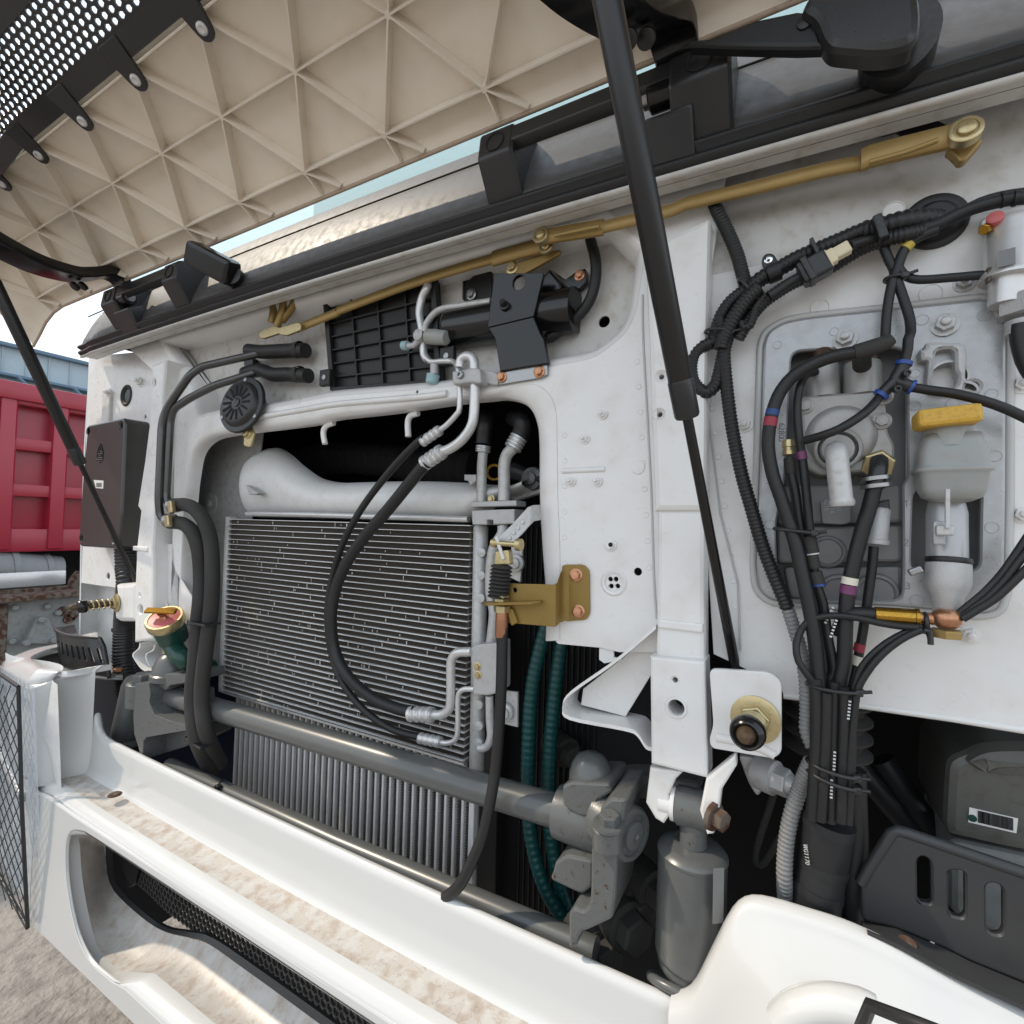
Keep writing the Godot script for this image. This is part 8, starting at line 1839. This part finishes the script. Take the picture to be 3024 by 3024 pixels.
	mb = MB.new(); mb.hose([V(.9961,1.7122,.025),V(.9961,1.6982,.025),V(.9999,1.6767,.025),V(1.0055,1.6621,.025)], 0.0085, 12); part("tail", mb, M.rubber, t)

func lower_right() -> void:
	# wrapped sleeve of the bundle
	var t := thing("wrapped_sleeve", "black tape wrapped sleeve round the foot of the hose bundle", "sleeve", V(.8353,1.1032,.045))
	var mb := MB.new(); mb.tube(MB.smooth([V(.8387,1.1867,.03),V(.8359,1.1576,.025),V(.8339,1.1339,.018),V(.8307,1.1135,.018),V(.8275,1.0834,.018),V(.826,1.0615,.018)], 0.01), 0.0245, 26); part("wrap", mb, M.tape, t)
	for q in [[V(.839,1.1869,.029),V(.8375,1.1763,.029)], [V(.8347,1.1371,.018),V(.8327,1.1268,.018)], [V(.8299,1.1074,.018),V(.8286,1.0973,.018)]]:
		mb = MB.new(); mb.tube(q, 0.0255, 26); part("wrap_edge", mb, M.tape, t)
	lettering("WG1170", Transform3D(Basis(Vector3.UP, -0.3) * Basis(Vector3.BACK, -1.45), V(.817,1.1493,.044)), 0.0042, M.print_white, t)
	tie(V(.8037,1.5029,.045), Vector3(0.1, 1, 0), 0.0215, "black cable tie round the hoses below the foot valve", 0.6)
	tie(V(.8414,1.3362,.048), Vector3(0.0, 1, 0), 0.0255, "upper black cable tie round the bundle, level with the latch plate", 0.7)
	tie(V(.8412,1.2506,.048), Vector3(0.12, 1, 0), 0.0245, "upper of two slanted ties round the bundle above its sleeve", 0.7)
	tie(V(.8413,1.2395,.048), Vector3(0.16, 1, 0), 0.0245, "lower of two slanted ties round the bundle above its sleeve", 0.7)
	t = thing("ribbed_conduit", "grey ribbed conduit bowing out left of the wrapped sleeve", "conduit", V(.7972,1.1015,.05))
	mb = MB.new(); mb.conduit([V(.8214,1.2521,.045),V(.8163,1.2355,.04),V(.8096,1.2102,.03),V(.8032,1.1849,.03),V(.7986,1.1581,.03),V(.7964,1.1319,.03),V(.7961,1.1084,.03),V(.7976,1.0753,.02),V(.7991,1.053,.015)], 0.0087, 0.0051, 0.0014, 16); part("conduit", mb, M.conduit_grey, t)
	mb = MB.new(); mb.hose([V(.8635,1.2351,0),V(.8646,1.1925,0),V(.8657,1.154,0),V(.8634,1.1145,0),V(.8613,1.0558,0)], 0.0125, 14); single("drain_hose", mb, M.rubber, "plain black hose behind the bundle on its right side", "hose")
	# bellows behind
	var prof := []
	for k in 4: prof.append_array([Vector2(0.021 * k, 0.040), Vector2(0.021 * k + 0.007, 0.050), Vector2(0.021 * k + 0.010, 0.050), Vector2(0.021 * k + 0.016, 0.040)])
	mb = MB.new(); mb.lathe(V(.8424,1.2934,-.09), Vector3(0, -1, 0), prof, 32); single("rubber_bellows", mb, M.rubber_dusty, "grey rubber bellows standing in the dark behind the hose bundle", "bellows")
	# coolant tank with label
	t = thing("coolant_tank", "smoky translucent coolant tank with a barcode sticker in the lower right", "tank", V(1.0145,1.149,-.1))
	mb = MB.new(); mb.prism(MB.rnd(PackedVector2Array([U(.9575,1.2188),U(.959,1.2459),U(.9773,1.2591),U(.9966,1.2694),U(1.0226,1.2763),U(1.0844,1.2842),U(1.0839,1.1745),U(1.0224,1.1613),U(.9591,1.1602),U(.9557,1.1709)]), 0.02, 6), at_z(-0.20), 0.14, 0.016); part("upper_half", mb, M.tank_plastic, t)
	mb = MB.new(); mb.prism(MB.rnd(PackedVector2Array([U(.966,1.2485),U(.9868,1.2689),U(1.0197,1.278),U(1.0682,1.2842),U(1.0681,1.2487),U(1.0196,1.2394),U(.9868,1.2346)]), 0.025, 6), at_z(-0.10), 0.05, 0.02); part("bulge", mb, M.tank_plastic, t)
	mb = MB.new(); mb.prism(MB.rnd(PackedVector2Array([U(.9628,1.1522),U(1.0254,1.155),U(1.0876,1.156),U(1.0873,1.0814),U(1.0252,1.0557),U(.9629,1.0692)]), 0.01), at_z(-0.20), 0.13, 0.012); part("lower_half", mb, M.old_grey, t)
	mb = MB.new(); mb.prism(PackedVector2Array([U(.9773,1.1979),U(1.0176,1.1975),U(1.0162,1.1814),U(.9763,1.1814)]), at_z(-0.0598), 0.0008, 0.0); var st := part("sticker", mb, M.paper, t)
	var s0 := V(.9851,1.1933,-.058); var s1 := V(1.0132,1.1931,-.058)
	mb = MB.new()
	var rng := RandomNumberGenerator.new(); rng.seed = 3
	var u := 0.0
	while u < 1.0:
		var w := rng.randf_range(0.0008, 0.0022)
		mb.box(Transform3D(Basis(), s0.lerp(s1, u) + Vector3(0, -0.003, -0.0005)), Vector3(w, 0.013, 0.0006), 0.0)
		u += 0.035 + rng.randf() * 0.015
	part("barcode", mb, M.ink, st, "", "stuff")
	mb = MB.new(); mb.lathe(V(.9798,1.1869,-.0588), Vector3.BACK, [Vector2(0, 0.00396), Vector2(0.0004, 0.00396), Vector2(0.00046, 0)], 14); part("green_mark", mb, M.green, st)
	# slotted black step bracket
	t = thing("slotted_guard", "flat black guard with three upright slots behind the bumper's right corner", "guard", V(.9324,1.0661,0))
	var slots := []
	for q in [PackedVector2Array([U(.9172,1.1629),U(.9205,1.1685),U(.9263,1.1686),U(.929,1.1633),U(.9296,1.1255),U(.9278,1.1222),U(.92,1.121),U(.9178,1.1234)]), PackedVector2Array([U(.9428,1.1601),U(.9466,1.1632),U(.9534,1.1646),U(.9558,1.162),U(.9561,1.1225),U(.9534,1.1177),U(.9452,1.1169),U(.9429,1.1209)]), PackedVector2Array([U(.9715,1.1556),U(.9746,1.1604),U(.9811,1.1615),U(.9846,1.1569),U(.9846,1.1176),U(.9817,1.1122),U(.9752,1.1113),U(.9717,1.1149)])]: slots.append(MB.rnd(q, 0.004))
	mb = MB.new(); mb.prism(MB.rnd(PackedVector2Array([U(.8691,1.1225),U(.8765,1.1419),U(.8962,1.1852),U(.9014,1.189),U(.9081,1.1888),U(.999,1.179),U(1.0427,1.1748),U(1.0423,1.0706),U(.9988,1.0747),U(.9588,1.0782),U(.9398,1.0831),U(.8996,1.0872),U(.8698,1.0828)]), 0.008), at_z(0.012), 0.008, 0.003, slots); part("plate", mb, M.guard, t)
	mb = MB.new(); mb.tube([V(.8695,1.1203,.016),V(.877,1.1398,.016),V(.8968,1.1833,.016),V(.902,1.1868,.016),V(.9087,1.1867,.016),V(1.0002,1.1768,.016),V(1.0441,1.1725,.016)], 0.006, 8); part("rolled_edge", mb, M.guard, t)
	mb = MB.new(); mb.slab([[V(.8693,1.0826,.02), V(.8996,1.0872,.02), V(.9398,1.0831,.02), V(.9588,1.0787,.02), V(.9988,1.0747,.02), V(1.0423,1.0706,.02)], [V(.8709,1.0998,.06), V(.8966,1.0965,.06), V(.9342,1.0875,.06), V(.9532,1.0846,.06), V(.9871,1.0797,.06), V(1.0279,1.0752,.06)]], Vector3(0, -0.004, 0)); part("flange", mb, M.guard, t)
	mb = MB.new(); mb.lathe(V(.9057,1.0878,.042), Vector3(0, 1, 0.3), [Vector2(0, 0.00858), Vector2(0.00264, 0.00792), Vector2(0.00396, 0)], 16); part("bolt", mb, M.rust, t)
	# latch on the right plate
	t = thing("latch_pin", "latch pin with brass spring and black collar on the right white plate", "latch pin", V(.765,1.2855,.045))
	latch(t, V(.765,1.2856,.0455), Vector3(-0.10, 0.0, 1.0), 1.12, 0.62)
	mb = MB.new(); mb.hose([V(.7853,1.1734,-.06),V(.7775,1.1396,-.06),V(.7696,1.11,-.06),V(.7617,1.0757,-.06),V(.7639,1.0628,-.06),V(.7721,1.0678,-.06),V(.7861,1.0972,-.06),V(.8018,1.1288,-.06)], 0.0045, 10); single("loose_wire", mb, M.rubber_dusty, "thin black wire bent to a V in the dark below the latch plate", "wire")
	for q in [[[V(.8811,1.1864,-.15),V(.9144,1.1484,-.15),V(.9479,1.1128,-.15)], "left"], [[V(.9084,1.2002,-.15),V(.9349,1.161,-.15),V(.9604,1.1211,-.15)], "right"]]:
		mb = MB.new(); mb.tube(q[0], 0.016, 10); single("steering_rod", mb, M.black_metal, "%s slanting dark rod in the black space above the slotted guard" % q[1], "rod")

func _ready() -> void:
	setup()
	materials()
	background()
	cab()
	cowl()
	flap()
	hinge_arm(1.0, "black hinge arm at the picture's top edge, right of its middle")
	hinge_arm(-1.0, "black bolted hinge arm curving in from the left edge to the cowl")
	gas_strut(1.0, "long black gas strut crossing the white pillar at the right")
	gas_strut(-1.0, "long black gas strut crossing the control box at the left")
	wiper()
	wiper_linkage()
	condenser()
	intercooler()
	ac_hoses()
	receiver()
	air_grid()
	cable_lever()
	left_side()
	front_axle_parts()
	bumper()
	headlight()
	left_tray()
	right_side()
